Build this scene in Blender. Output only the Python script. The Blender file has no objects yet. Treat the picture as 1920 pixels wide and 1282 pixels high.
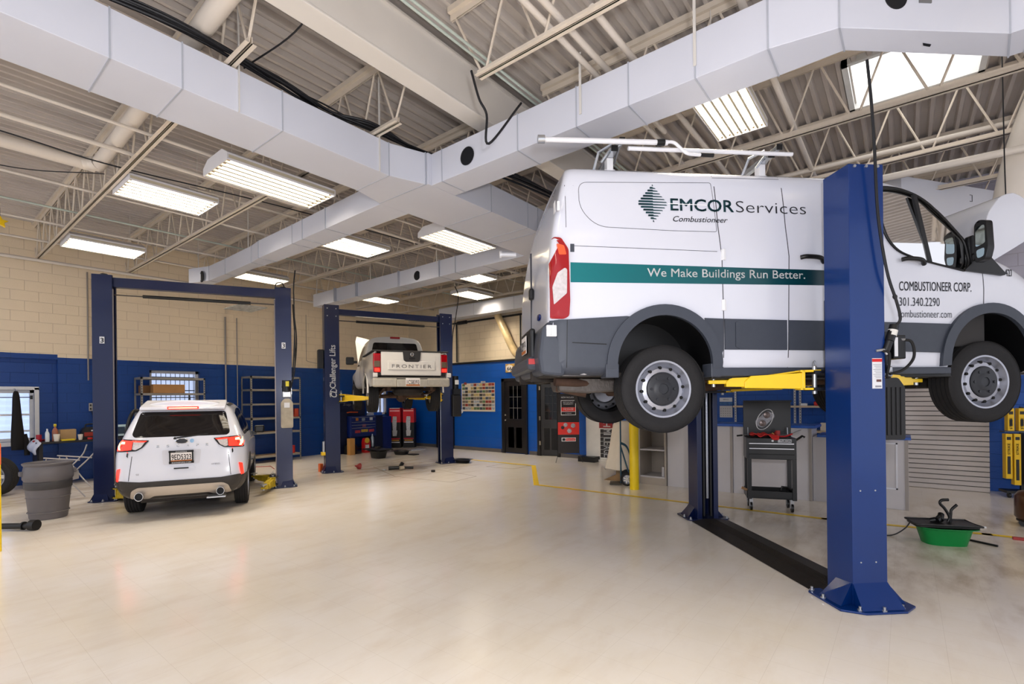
import bpy, bmesh, math, random
from mathutils import Vector, Matrix, Euler
from mathutils.bvhtree import BVHTree
from mathutils.geometry import tessellate_polygon
random.seed(7)
PI = math.pi
SC = bpy.context.scene
COL = SC.collection
CA, SA = math.cos(.673), math.sin(.673)
def wf(r, f):
    """room coordinates of a spot r metres right of and f metres in front of the tripod"""
    return (r*CA-f*SA, r*SA+f*CA)

# ------------------------------------------------------------------ materials
def lin(c):
    return tuple(((v/255)/12.92 if v/255 <= .04045 else (((v/255)+.055)/1.055)**2.4) for v in c)
MATS = {}
def M(name, rgb, rough=.5, metal=0., var=.06, vscale=6., bump=0., bscale=60., coat=0., emis=None, estr=0., alpha=1.):
    if name in MATS: return MATS[name]
    m = bpy.data.materials.new(name); m.use_nodes = True
    nt = m.node_tree; N = nt.nodes; L = nt.links; b = N['Principled BSDF']
    c = lin(rgb)
    b.inputs['Roughness'].default_value = rough; b.inputs['Metallic'].default_value = metal
    b.inputs['Coat Weight'].default_value = coat; b.inputs['Coat Roughness'].default_value = .08
    b.inputs['Base Color'].default_value = (*c, 1)
    tc = N.new('ShaderNodeTexCoord')
    if var > 0:
        nz = N.new('ShaderNodeTexNoise'); nz.inputs['Scale'].default_value = vscale; nz.inputs['Detail'].default_value = 4
        L.new(tc.outputs['Object'], nz.inputs['Vector'])
        mx = N.new('ShaderNodeMix'); mx.data_type = 'RGBA'
        mx.inputs[6].default_value = (*[max(0, v*(1-var*1.6)) for v in c], 1)
        mx.inputs[7].default_value = (*[min(1, v*(1+var*1.2)) for v in c], 1)
        L.new(nz.outputs['Fac'], mx.inputs[0]); L.new(mx.outputs[2], b.inputs['Base Color'])
    if bump > 0:
        nb = N.new('ShaderNodeTexNoise'); nb.inputs['Scale'].default_value = bscale
        L.new(tc.outputs['Object'], nb.inputs['Vector'])
        bp = N.new('ShaderNodeBump'); bp.inputs['Strength'].default_value = bump; bp.inputs['Distance'].default_value = .01
        L.new(nb.outputs['Fac'], bp.inputs['Height']); L.new(bp.outputs['Normal'], b.inputs['Normal'])
    if emis:
        b.inputs['Emission Color'].default_value = (*lin(emis), 1); b.inputs['Emission Strength'].default_value = estr
    MATS[name] = m; return m
def glass(name, rgb, tint=.35, rough=.03):
    if name in MATS: return MATS[name]
    m = bpy.data.materials.new(name); m.use_nodes = True
    nt = m.node_tree; N = nt.nodes; L = nt.links; N.remove(N['Principled BSDF'])
    g = N.new('ShaderNodeBsdfGlossy'); g.inputs['Roughness'].default_value = rough
    t = N.new('ShaderNodeBsdfTransparent'); c = lin(rgb); t.inputs['Color'].default_value = (*[v*tint for v in c], 1)
    fr = N.new('ShaderNodeFresnel'); fr.inputs['IOR'].default_value = 1.42
    mx = N.new('ShaderNodeMixShader'); L.new(fr.outputs[0], mx.inputs[0]); L.new(t.outputs[0], mx.inputs[1]); L.new(g.outputs[0], mx.inputs[2])
    L.new(mx.outputs[0], N['Material Output'].inputs['Surface']); MATS[name] = m; return m
def emit(name, rgb, s):
    if name in MATS: return MATS[name]
    m = bpy.data.materials.new(name); m.use_nodes = True
    nt = m.node_tree; N = nt.nodes; N.remove(N['Principled BSDF'])
    e = N.new('ShaderNodeEmission'); e.inputs[0].default_value = (*lin(rgb), 1); e.inputs[1].default_value = s
    nt.links.new(e.outputs[0], N['Material Output'].inputs['Surface']); MATS[name] = m; return m

# ------------------------------------------------------------------ geometry
class B:
    """collects shapes and links them as one mesh object"""
    def __init__(s): s.bm = bmesh.new()
    def box(s, a, b, rot=None, piv=None):
        (x0, y0, z0), (x1, y1, z1) = a, b
        v = [s.bm.verts.new(p) for p in ((x0,y0,z0),(x1,y0,z0),(x1,y1,z0),(x0,y1,z0),(x0,y0,z1),(x1,y0,z1),(x1,y1,z1),(x0,y1,z1))]
        for f in ((3,2,1,0),(4,5,6,7),(0,1,5,4),(1,2,6,5),(2,3,7,6),(3,0,4,7)): s.bm.faces.new([v[i] for i in f])
        if rot:
            c = Vector(piv) if piv else Vector(((x0+x1)/2,(y0+y1)/2,(z0+z1)/2))
            bmesh.ops.rotate(s.bm, verts=v, cent=c, matrix=Euler(rot).to_matrix())
        return s
    def cbox(s, c, d, rot=None): return s.box([c[i]-d[i]/2 for i in range(3)], [c[i]+d[i]/2 for i in range(3)], rot)
    def _frame(s, d):
        d = d.normalized(); u = d.cross(Vector((0,0,1)))
        if u.length < 1e-3: u = Vector((1,0,0))
        u.normalize(); return u, d.cross(u)
    def tube(s, pts, r, seg=10, closed=False, r2=None):
        pts = [Vector(p) for p in pts]; rings = []; n = len(pts); u = None
        for i, p in enumerate(pts):
            if closed: d = (pts[(i+1) % n]-pts[i-1])
            else: d = (pts[min(i+1, n-1)]-pts[max(i-1, 0)])
            if u is None: u, w = s._frame(d)
            else:
                dn = d.normalized(); u = (u-dn*u.dot(dn)).normalized(); w = dn.cross(u)
            rr = r if r2 is None else r+(r2-r)*i/(n-1)
            rings.append([s.bm.verts.new(p+u*rr*math.cos(2*PI*k/seg)+w*rr*math.sin(2*PI*k/seg)) for k in range(seg)])
        m = n if closed else n-1
        for i in range(m):
            a, b = rings[i], rings[(i+1) % n]
            for k in range(seg): s.bm.faces.new((a[k], a[(k+1) % seg], b[(k+1) % seg], b[k]))
        if not closed:
            s.bm.faces.new(rings[0][::-1]); s.bm.faces.new(rings[-1])
        return s
    def cyl(s, p0, p1, r, seg=20, r2=None): return s.tube([p0, p1], r, seg, r2=r2)
    def lathe(s, prof, org=(0,0,0), axis='z', seg=32, closed=False, cap=True):
        org = Vector(org); rings = []
        for (r, h) in prof:
            ring = []
            for k in range(seg):
                c, t = r*math.cos(2*PI*k/seg), r*math.sin(2*PI*k/seg)
                p = {'z': (c, t, h), 'y': (c, h, -t), 'x': (h, c, t)}[axis]
                ring.append(s.bm.verts.new(org+Vector(p)))
            rings.append(ring)
        n = len(prof)
        for i in range(n if closed else n-1):
            a, b = rings[i], rings[(i+1) % n]
            for k in range(seg): s.bm.faces.new((a[k], a[(k+1) % seg], b[(k+1) % seg], b[k]))
        if not closed and cap:
            if prof[0][0] > 1e-5: s.bm.faces.new(rings[0][::-1])
            if prof[-1][0] > 1e-5: s.bm.faces.new(rings[-1])
        return s
    def prism(s, poly, lo, hi, axis='y'):
        """poly in the plane across the axis: y->(x,z), x->(y,z), z->(x,y)"""
        f = {'y': lambda p, t: (p[0], t, p[1]), 'x': lambda p, t: (t, p[0], p[1]), 'z': lambda p, t: (p[0], p[1], t)}[axis]
        a = [s.bm.verts.new(f(p, lo)) for p in poly]; b = [s.bm.verts.new(f(p, hi)) for p in poly]
        n = len(poly)
        for i in range(n): s.bm.faces.new((a[i], a[(i+1) % n], b[(i+1) % n], b[i]))
        tri = tessellate_polygon([[Vector((p[0], p[1], 0)) for p in poly]])
        for t in tri:
            s.bm.faces.new([a[i] for i in t]); s.bm.faces.new([b[i] for i in t][::-1])
        return s
    def poly(s, pts):
        v = [s.bm.verts.new(p) for p in pts]; s.bm.faces.new(v); return s
    def mesh(s, verts, faces):
        v = [s.bm.verts.new(p) for p in verts]
        for f in faces:
            try: s.bm.faces.new([v[i] for i in f])
            except ValueError: pass
        return s
    def xf(s, m): bmesh.ops.transform(s.bm, matrix=m, verts=s.bm.verts); return s
    def obj(s, name, mat, parent=None, bev=0., smooth=False, sub=0, loc=None, rotz=None, norm=True):
        if norm: bmesh.ops.recalc_face_normals(s.bm, faces=s.bm.faces)
        me = bpy.data.meshes.new(name); s.bm.to_mesh(me); s.bm.free()
        o = bpy.data.objects.new(name, me); COL.objects.link(o)
        for mm in (mat if isinstance(mat, list) else [mat]): me.materials.append(mm)
        if parent: o.parent = parent
        if loc: o.location = loc
        if rotz is not None: o.rotation_euler = (0, 0, rotz)
        if smooth:
            me.shade_smooth()
            if not sub:
                try: me.set_sharp_from_angle(angle=math.radians(38))
                except Exception: pass
        if bev:
            md = o.modifiers.new('bevel', 'BEVEL'); md.width = bev; md.segments = 2; md.limit_method = 'ANGLE'; md.angle_limit = math.radians(40)
        if sub:
            md = o.modifiers.new('sub', 'SUBSURF'); md.levels = sub; md.render_levels = sub
        return o
def thing(name, label, cat, loc=(0,0,0), rotz=0, group=None):
    o = bpy.data.objects.new(name, None); COL.objects.link(o); o.empty_display_size = .1
    o.location = loc; o.rotation_euler = (0, 0, rotz); o['label'] = label; o['category'] = cat
    if group: o['group'] = group
    return o
def tag(o, label, cat, group=None, kind=None):
    o['label'] = label; o['category'] = cat
    if group: o['group'] = group
    if kind: o['kind'] = kind
    return o
def struct(o, label=None):
    o['kind'] = 'structure'
    if label: o['label'] = label
    return o
def dup(root, loc=None, rotz=None, label=None, group=None):
    r = root.copy(); COL.objects.link(r)
    if loc is not None: r.location = loc
    if rotz is not None: r.rotation_euler = (0, 0, rotz)
    if label: r['label'] = label
    if group: r['group'] = group
    for ch in list(root.children):
        c = ch.copy(); COL.objects.link(c); c.parent = r
        for g in ch.children:
            d = g.copy(); COL.objects.link(d); d.parent = c
    return r
def bez(pts, n=8):
    """Catmull-Rom through the points"""
    P = [Vector(p) for p in pts]; P = [P[0]*2-P[1]]+P+[P[-1]*2-P[-2]]; out = []
    for i in range(1, len(P)-2):
        for k in range(n):
            t = k/n; a, b, c, d = P[i-1:i+3]
            out.append(.5*((2*b)+(c-a)*t+(2*a-5*b+4*c-d)*t*t+(3*b-a-3*c+d)*t**3))
    out.append(P[-2]); return out
def rpoly(pts, r, n=5):
    """round the corners of a 2-D polygon"""
    out = []; N = len(pts)
    for i in range(N):
        p = Vector(pts[i]); a = Vector(pts[i-1]); b = Vector(pts[(i+1) % N])
        rr = r[i] if isinstance(r, (list, tuple)) else r
        da, db = (a-p), (b-p); d = min(rr, da.length*.48, db.length*.48)
        if d < 1e-4: out.append(tuple(p)); continue
        s, e = p+da.normalized()*d, p+db.normalized()*d
        for k in range(n+1):
            t = k/n; out.append(tuple(s*(1-t)**2+p*2*t*(1-t)+e*t*t))
    return out
def text_geo(s, w=None, h=None, bold=0., shear=0., spacing=1.):
    """flat lettering as verts/faces, scaled into a w x h box standing on the baseline"""
    cu = bpy.data.curves.new('lettering', 'FONT'); cu.body = s; cu.offset = min(bold, 0); cu.shear = shear; cu.space_character = spacing
    cu.fill_mode = 'FRONT'; cu.resolution_u = 3
    o = bpy.data.objects.new('lettering', cu); COL.objects.link(o)
    dg = bpy.context.evaluated_depsgraph_get(); e = o.evaluated_get(dg); me = e.to_mesh()
    vs = [tuple(v.co)[:2] for v in me.vertices]; fs = [tuple(p.vertices) for p in me.polygons]
    e.to_mesh_clear(); bpy.data.objects.remove(o); bpy.data.curves.remove(cu)
    x0, x1 = min(v[0] for v in vs), max(v[0] for v in vs); y1 = .729
    sy = (h/y1) if h else None; sx = (w/(x1-x0)) if w else sy
    if sy is None: sy = sx
    vs = [((v[0]-x0)*sx, v[1]*sy) for v in vs]
    if bold > 0:
        n = len(vs); d = bold*min(sx, sy)*.9; base = list(vs); fb = list(fs)
        for k, (dx, dy) in enumerate(((d, 0), (0, d), (d, d), (d*.5, d*.5))):
            vs += [(a+dx, c+dy) for a, c in base]; fs = fs+[tuple(i+n*(k+1) for i in f) for f in fb]
    return vs, fs
def sign_text(s, origin, ux, uz, mat, parent, w=None, h=None, bold=0., shear=0., name='lettering', spacing=1., bvh=None, d=None, off=.003):
    """lettering laid on a surface; ux, uz are the reading and up directions"""
    vs, fs = text_geo(s, w, h, bold, shear, spacing)
    O, X, Z = Vector(origin), Vector(ux).normalized(), Vector(uz).normalized()
    P = [O+X*a+Z*b for a, b in vs]
    if bvh: P = [cast(bvh, p, d, off) for p in P]
    b = B(); b.mesh(P, fs); return b.obj(name, mat, parent, norm=False)
def cast(bvh, p, d, off):
    d = Vector(d).normalized(); h = bvh.ray_cast(p-d*3, d, 8)
    if h[0] is None:
        n = bvh.find_nearest(p); return n[0]-d*off
    return h[0]-d*off
def panel(poly, to3, bvh, d, mat, name, parent, t=.004, off=.0, res=.08, smooth=True):
    """a shaped panel laid onto a body: poly (2-D) -> to3 -> pressed onto the surface along d, with thickness t"""
    bm = bmesh.new(); vs = [bm.verts.new((p[0], p[1], 0)) for p in poly]
    for tr in tessellate_polygon([[Vector((p[0], p[1], 0)) for p in poly]]):
        try: bm.faces.new([vs[i] for i in tr])
        except ValueError: pass
    for _ in range(7):
        long = [e for e in bm.edges if e.calc_length() > res]
        if not long: break
        bmesh.ops.subdivide_edges(bm, edges=long, cuts=1); bmesh.ops.triangulate(bm, faces=bm.faces)
    d = Vector(d).normalized()
    for v in bm.verts: v.co = cast(bvh, Vector(to3(v.co.x, v.co.y)), d, off+t)
    ex = bmesh.ops.extrude_edge_only(bm, edges=[e for e in bm.edges if e.is_boundary])
    for g in ex['geom']:
        if isinstance(g, bmesh.types.BMVert): g.co += d*(t+off+.004)
    b = B(); b.bm.free(); b.bm = bm
    return b.obj(name, mat, parent, smooth=smooth)
def baked(o):
    """apply the modifiers of a body and give back its surface for laying panels on"""
    dg = bpy.context.evaluated_depsgraph_get(); e = o.evaluated_get(dg)
    me = bpy.data.meshes.new_from_object(e, depsgraph=dg); o.modifiers.clear(); o.data = me; me.shade_smooth()
    try: me.set_sharp_from_angle(angle=math.radians(40))
    except Exception: pass
    bm = bmesh.new(); bm.from_mesh(me)
    if all(e.is_manifold for e in bm.edges) and bm.calc_volume(signed=True) < 0:
        bmesh.ops.reverse_faces(bm, faces=bm.faces); bm.to_mesh(me)
    t = BVHTree.FromBMesh(bm); bm.free(); return t
def cut(o, cutters):
    """carve the cutters out of a body; a carve that leaves anything outside the body is done again with the cutter moved a hair"""
    org = o.data
    def bounds(me): return [f(v.co[i] for v in me.vertices) for i in range(3) for f in (min, max)]
    for c in cutters:
        before = o.data; b0 = bounds(before); done = False
        for k in range(8):
            md = o.modifiers.new('cut', 'BOOLEAN'); md.operation = 'DIFFERENCE'; md.solver = 'EXACT' if k < 6 else 'FAST'; md.object = c
            try: md.material_mode = 'TRANSFER'
            except Exception: pass
            dg = bpy.context.evaluated_depsgraph_get(); dg.update(); me = bpy.data.meshes.new_from_object(o.evaluated_get(dg), depsgraph=dg); o.modifiers.clear()
            ok = len(me.vertices) > 50
            if ok:
                b1 = bounds(me); ok = all(b1[i] >= b0[i]-.004 for i in (0, 2, 4)) and all(b1[i] <= b0[i]+.004 for i in (1, 3, 5)) and sum(b1[i]-b1[i-1] for i in (1, 3, 5)) > .9*sum(b0[i]-b0[i-1] for i in (1, 3, 5))
            if ok: o.data = me; done = True; break
            c.location = c.location+Vector((.0017*(k+1), .0013, -.0021*(k+1))); bpy.context.view_layer.update()
        if not done: print('CUT SKIPPED', o.name)
    o.data.shade_smooth()
    try: o.data.set_sharp_from_angle(angle=math.radians(40))
    except Exception: pass
    for c in cutters: bpy.data.objects.remove(c)
def loft(st, mat, name, parent, sub=2, ncol=3):
    """closed body from cross-sections; a station is a list of rows (u, half width, z) from sill to roof edge, plus crown heights"""
    bm = bmesh.new(); G = []
    ts = [1-2*(k+1)/(ncol+1) for k in range(ncol)]
    for rows, cb, ct in st:
        Lf = [bm.verts.new((u, h, z)) for (u, h, z) in rows]; Rt = [bm.verts.new((u, -h, z)) for (u, h, z) in rows]
        ub, hb, zb = rows[0]; ut, ht, zt = rows[-1]
        bot = [bm.verts.new((ub, hb*t, zb-cb*(1-t*t))) for t in ts]; top = [bm.verts.new((ut, ht*t, zt+ct*(1-t*t))) for t in ts]
        G.append((Lf, Rt, bot, top))
    for a, b in zip(G, G[1:]):
        for i in range(len(a[0])-1):
            bm.faces.new((a[0][i], b[0][i], b[0][i+1], a[0][i+1])); bm.faces.new((a[1][i+1], b[1][i+1], b[1][i], a[1][i]))
        for q, j in ((2, 0), (3, -1)):
            ra = [a[0][j]]+a[q]+[a[1][j]]; rb = [b[0][j]]+b[q]+[b[1][j]]
            for i in range(len(ra)-1): bm.faces.new((ra[i], ra[i+1], rb[i+1], rb[i]))
    for g, rows in ((G[0], st[0][0]), (G[-1], st[-1][0])):
        n = len(rows); grid = []
        for i in range(n):
            if i == 0: mid = g[2]
            elif i == n-1: mid = g[3]
            else: mid = [bm.verts.new((rows[i][0], rows[i][1]*t, rows[i][2])) for t in ts]
            grid.append([g[0][i]]+mid+[g[1][i]])
        for i in range(n-1):
            for k in range(ncol+1): bm.faces.new((grid[i][k], grid[i][k+1], grid[i+1][k+1], grid[i+1][k]))
    b = B(); b.bm.free(); b.bm = bm
    return b.obj(name, mat, parent, smooth=True, sub=sub)

# ------------------------------------------------------------------ camera and light
cam = bpy.data.cameras.new('camera'); co = bpy.data.objects.new('camera', cam); COL.objects.link(co)
cam.sensor_width = 36; cam.lens = 925.25/1920*36; cam.shift_y = 104/1920; cam.clip_start = .05; cam.clip_end = 200
co.matrix_world = Matrix.Translation((0, 0, 1.75)) @ Matrix.Rotation(.673, 4, 'Z') @ Matrix.Rotation(PI/2, 4, 'X') @ Matrix.Rotation(-.0113, 4, 'Z')
SC.camera = co
SC.view_settings.view_transform = 'Standard'; SC.view_settings.look = 'None'; SC.view_settings.exposure = 0.10; SC.view_settings.gamma = 0.94
W = bpy.data.worlds.new('daylight'); SC.world = W; W.use_nodes = True
bg = W.node_tree.nodes['Background']; bg.inputs[0].default_value = (*lin((244, 246, 255)), 1); bg.inputs[1].default_value = 1.15
SC.cycles.max_bounces = 7; SC.cycles.diffuse_bounces = 3; SC.cycles.glossy_bounces = 3; SC.cycles.transparent_max_bounces = 12
SC.cycles.caustics_reflective = False; SC.cycles.caustics_refractive = False; SC.cycles.sample_clamp_indirect = 6
def area(name, loc, sx, sy, power, rgb=(255, 240, 215), rot=(0, 0, 0)):
    l = bpy.data.lights.new(name, 'AREA'); l.shape = 'RECTANGLE'; l.size = sx; l.size_y = sy; l.energy = power; l.color = lin(rgb)
    o = bpy.data.objects.new(name, l); COL.objects.link(o); o.location = loc; o.rotation_euler = rot; return o
LP_FIX = 48; FLASH = 360
# ------------------------------------------------------------------ building
def wall_mat(name, low, up, split, axis, brick=True, wob=.006, up_shaded=None, split_x=None):
    m = bpy.data.materials.new(name); m.use_nodes = True
    nt = m.node_tree; N = nt.nodes; L = nt.links; b = N['Principled BSDF']; b.inputs['Roughness'].default_value = .42
    tc = N.new('ShaderNodeTexCoord'); sp = N.new('ShaderNodeSeparateXYZ'); L.new(tc.outputs['Object'], sp.inputs[0])
    nz = N.new('ShaderNodeTexNoise'); nz.inputs['Scale'].default_value = 3; nz.inputs['Detail'].default_value = 6; L.new(tc.outputs['Object'], nz.inputs['Vector'])
    nb = N.new('ShaderNodeTexNoise'); nb.inputs['Scale'].default_value = .6; L.new(tc.outputs['Object'], nb.inputs['Vector'])
    def tone(rgb, k):
        c = lin(rgb); mx = N.new('ShaderNodeMix'); mx.data_type = 'RGBA'
        mx.inputs[6].default_value = (*[v*(1-k) for v in c], 1); mx.inputs[7].default_value = (*[min(1, v*(1+k)) for v in c], 1)
        ad = N.new('ShaderNodeMath'); ad.operation = 'ADD'; L.new(nz.outputs['Fac'], ad.inputs[0]); L.new(nb.outputs['Fac'], ad.inputs[1])
        ml = N.new('ShaderNodeMath'); ml.operation = 'MULTIPLY'; ml.inputs[1].default_value = .5; L.new(ad.outputs[0], ml.inputs[0])
        L.new(ml.outputs[0], mx.inputs[0]); return mx.outputs[2]
    a = N.new('ShaderNodeMath'); a.operation = 'MULTIPLY_ADD'; a.inputs[1].default_value = wob*2; a.inputs[2].default_value = -wob; L.new(nz.outputs['Fac'], a.inputs[0])
    z = N.new('ShaderNodeMath'); z.operation = 'ADD'; L.new(sp.outputs['Z'], z.inputs[0]); L.new(a.outputs[0], z.inputs[1])
    g = N.new('ShaderNodeMath'); g.operation = 'GREATER_THAN'; g.inputs[1].default_value = split; L.new(z.outputs[0], g.inputs[0])
    mx = N.new('ShaderNodeMix'); mx.data_type = 'RGBA'; L.new(g.outputs[0], mx.inputs[0]); L.new(tone(low, .13), mx.inputs[6])
    upc = tone(up, .05)
    if up_shaded:
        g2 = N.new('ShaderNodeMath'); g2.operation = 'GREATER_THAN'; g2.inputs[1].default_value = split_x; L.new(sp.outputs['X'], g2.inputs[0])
        m2 = N.new('ShaderNodeMix'); m2.data_type = 'RGBA'; L.new(g2.outputs[0], m2.inputs[0]); L.new(upc, m2.inputs[6]); L.new(tone(up_shaded, .05), m2.inputs[7]); upc = m2.outputs[2]
    L.new(upc, mx.inputs[7]); out = mx.outputs[2]
    bp = N.new('ShaderNodeBump'); bp.inputs['Strength'].default_value = .5; bp.inputs['Distance'].default_value = .012
    if brick:
        cb = N.new('ShaderNodeCombineXYZ'); L.new(sp.outputs[axis], cb.inputs[0]); L.new(sp.outputs['Z'], cb.inputs[1])
        br = N.new('ShaderNodeTexBrick'); br.inputs['Scale'].default_value = 1; br.inputs['Brick Width'].default_value = .44; br.inputs['Row Height'].default_value = .218
        br.inputs['Mortar Size'].default_value = .006; br.inputs['Mortar Smooth'].default_value = .6; L.new(cb.outputs[0], br.inputs['Vector'])
        dk = N.new('ShaderNodeMix'); dk.data_type = 'RGBA'; dk.blend_type = 'MULTIPLY'; dk.inputs[7].default_value = (.80, .77, .74, 1)
        L.new(br.outputs['Fac'], dk.inputs[0]); L.new(out, dk.inputs[6]); out = dk.outputs[2]
        sb = N.new('ShaderNodeMath'); sb.operation = 'MULTIPLY_ADD'; sb.inputs[1].default_value = -1; L.new(br.outputs['Fac'], sb.inputs[0])
        n3 = N.new('ShaderNodeTexNoise'); n3.inputs['Scale'].default_value = 60; L.new(tc.outputs['Object'], n3.inputs['Vector'])
        hh = N.new('ShaderNodeMath'); hh.operation = 'MULTIPLY'; hh.inputs[1].default_value = .5; L.new(n3.outputs['Fac'], hh.inputs[0]); L.new(hh.outputs[0], sb.inputs[2])
        L.new(sb.outputs[0], bp.inputs['Height']); L.new(bp.outputs['Normal'], b.inputs['Normal'])
    L.new(out, b.inputs['Base Color']); return m
MWL = wall_mat('painted_block_left', (0, 60, 134), (242, 224, 196), 2.745, 'Y')
MWLC = wall_mat('painted_block_recess', (0, 60, 134), (242, 224, 196), 2.81, 'Y')
MWF = wall_mat('painted_wall_far', (0, 80, 170), (226, 210, 184), 2.92, 'X', True, .0, (176, 174, 190), -1.4)  # right of the split, shade is put into the upper wall colour as grey
blk = M('black_satin', (22, 21, 22), .4); whitep = M('white_gloss_paint', (236, 236, 238), .35)

def wall(name, plane, p0, p1, u0, u1, z0, z1, holes, mat):
    us = sorted({u0, u1, *[h[0] for h in holes], *[h[1] for h in holes]}); zs = sorted({z0, z1, *[h[2] for h in holes], *[h[3] for h in holes]})
    b = B()
    for a, c in zip(us, us[1:]):
        for d, e in zip(zs, zs[1:]):
            mu, mz = (a+c)/2, (d+e)/2
            if any(h[0] < mu < h[1] and h[2] < mz < h[3] for h in holes): continue
            if plane == 'x': b.box((p0, a, d), (p1, c, e))
            else: b.box((a, p0, d), (c, p1, e))
    return struct(b.obj(name, mat))
W1 = (.55, 1.91, .93, 2.03); W2 = (3.96, 5.07, 1.55, 2.53); W3 = (10.25, 11.14, 1.2, 2.5)
wall('wall_left', 'x', -14.9, -14.62, 2.27, 12.4, 0, 5.8, [W2, W3], MWL)
wall('wall_left_recess', 'x', -14.98, -14.72, -3.6, 2.27, 0, 2.70, [W1], MWLC)
wall('wall_left_header', 'x', -14.98, -14.62, -3.6, 2.27, 2.70, 5.8, [], MWLC)
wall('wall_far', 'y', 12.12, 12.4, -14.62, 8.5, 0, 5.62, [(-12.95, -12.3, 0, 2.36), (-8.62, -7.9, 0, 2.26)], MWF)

# floor: waxed twelve-inch tiles
fm = bpy.data.materials.new('waxed_tile_floor'); fm.use_nodes = True
nt = fm.node_tree; N = nt.nodes; L = nt.links; b = N['Principled BSDF']
tc = N.new('ShaderNodeTexCoord'); mp = N.new('ShaderNodeMapping'); mp.inputs['Location'].default_value = (.1, .08, 0); L.new(tc.outputs['Object'], mp.inputs['Vector'])
br = N.new('ShaderNodeTexBrick'); br.offset = 0; br.inputs['Scale'].default_value = 1; br.inputs['Brick Width'].default_value = .305; br.inputs['Row Height'].default_value = .305
br.inputs['Mortar Size'].default_value = .0012; br.inputs['Mortar Smooth'].default_value = .3; L.new(mp.outputs[0], br.inputs['Vector'])
n1 = N.new('ShaderNodeTexNoise'); n1.inputs['Scale'].default_value = .55; n1.inputs['Detail'].default_value = 7; n1.inputs['Roughness'].default_value = .62; L.new(tc.outputs['Object'], n1.inputs['Vector'])
mp2 = N.new('ShaderNodeMapping'); mp2.inputs['Scale'].default_value = (3.2, 1.2, 1); mp2.inputs['Rotation'].default_value = (0, 0, .35); L.new(tc.outputs['Object'], mp2.inputs['Vector'])
n2 = N.new('ShaderNodeTexNoise'); n2.inputs['Scale'].default_value = 1.1; n2.inputs['Detail'].default_value = 5; n2.inputs['Roughness'].default_value = .6; n2.inputs['Distortion'].default_value = .0; L.new(mp2.outputs[0], n2.inputs['Vector'])
r1 = N.new('ShaderNodeValToRGB'); r1.color_ramp.elements[0].position = .3; r1.color_ramp.elements[0].color = (*lin((240, 229, 210)), 1)
r1.color_ramp.elements[1].position = .7; r1.color_ramp.elements[1].color = (*lin((248, 241, 233)), 1); L.new(n1.outputs['Fac'], r1.inputs[0])
r2 = N.new('ShaderNodeValToRGB'); r2.color_ramp.elements[0].position = .48; r2.color_ramp.elements[0].color = (1, 1, 1, 1)
r2.color_ramp.elements[1].position = .80; r2.color_ramp.elements[1].color = (.80, .72, .62, 1); L.new(n2.outputs['Fac'], r2.inputs[0])
mu = N.new('ShaderNodeMix'); mu.data_type = 'RGBA'; mu.blend_type = 'MULTIPLY'; mu.inputs[0].default_value = .45; L.new(r1.outputs[0], mu.inputs[6]); L.new(r2.outputs[0], mu.inputs[7])
# grime gathers where the cars stand: a worn zone under the lifts
sp = N.new('ShaderNodeSeparateXYZ'); L.new(tc.outputs['Object'], sp.inputs[0])
def blob(cx, cy, rr):
    v = N.new('ShaderNodeVectorMath'); v.operation = 'DISTANCE'; v.inputs[1].default_value = (cx, cy, 0); L.new(tc.outputs['Object'], v.inputs[0])
    q = N.new('ShaderNodeMapRange'); q.inputs[1].default_value = rr; q.inputs[2].default_value = rr*.3; q.interpolation_type = 'SMOOTHSTEP'; L.new(v.outputs['Value'], q.inputs[0]); return q.outputs[0]
acc = None
for cx, cy, rr in ((-10.6, 3.4, 3.2), (-12.6, 1.6, 2.6), (-10.3, 8.0, 3.0), (.35, 6.9, 2.2), (1.3, 8.6, 2.6), (-1.3, 8.1, 1.2)):
    o_ = blob(cx, cy, rr)
    if acc is None: acc = o_
    else:
        x_ = N.new('ShaderNodeMath'); x_.operation = 'MAXIMUM'; L.new(acc, x_.inputs[0]); L.new(o_, x_.inputs[1]); acc = x_.outputs[0]
r3 = N.new('ShaderNodeValToRGB'); r3.color_ramp.elements[0].position = .42; r3.color_ramp.elements[0].color = (.22, .22, .22, 1); r3.color_ramp.elements[1].position = .66; r3.color_ramp.elements[1].color = (1, 1, 1, 1); L.new(n2.outputs['Fac'], r3.inputs[0])
gm = N.new('ShaderNodeMath'); gm.operation = 'MULTIPLY'; L.new(acc, gm.inputs[0]); L.new(r3.outputs[0], gm.inputs[1])
gm2 = N.new('ShaderNodeMath'); gm2.operation = 'MULTIPLY'; gm2.inputs[1].default_value = .62; L.new(gm.outputs[0], gm2.inputs[0])
mg = N.new('ShaderNodeMix'); mg.data_type = 'RGBA'; mg.blend_type = 'MULTIPLY'; mg.inputs[7].default_value = (.50, .43, .35, 1); L.new(gm2.outputs[0], mg.inputs[0]); L.new(mu.outputs[2], mg.inputs[6])
ml = N.new('ShaderNodeMix'); ml.data_type = 'RGBA'; ml.blend_type = 'MULTIPLY'; ml.inputs[7].default_value = (.72, .68, .62, 1)
lf = N.new('ShaderNodeMath'); lf.operation = 'MULTIPLY'; L.new(br.outputs['Fac'], lf.inputs[0]); L.new(n1.outputs['Fac'], lf.inputs[1]); L.new(lf.outputs[0], ml.inputs[0]); L.new(mg.outputs[2], ml.inputs[6])
L.new(ml.outputs[2], b.inputs['Base Color'])
rr_ = N.new('ShaderNodeMapRange'); rr_.inputs[3].default_value = .10; rr_.inputs[4].default_value = .26; L.new(n2.outputs['Fac'], rr_.inputs[0]); L.new(rr_.outputs[0], b.inputs['Roughness'])
b.inputs['Specular IOR Level'].default_value = .45
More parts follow.
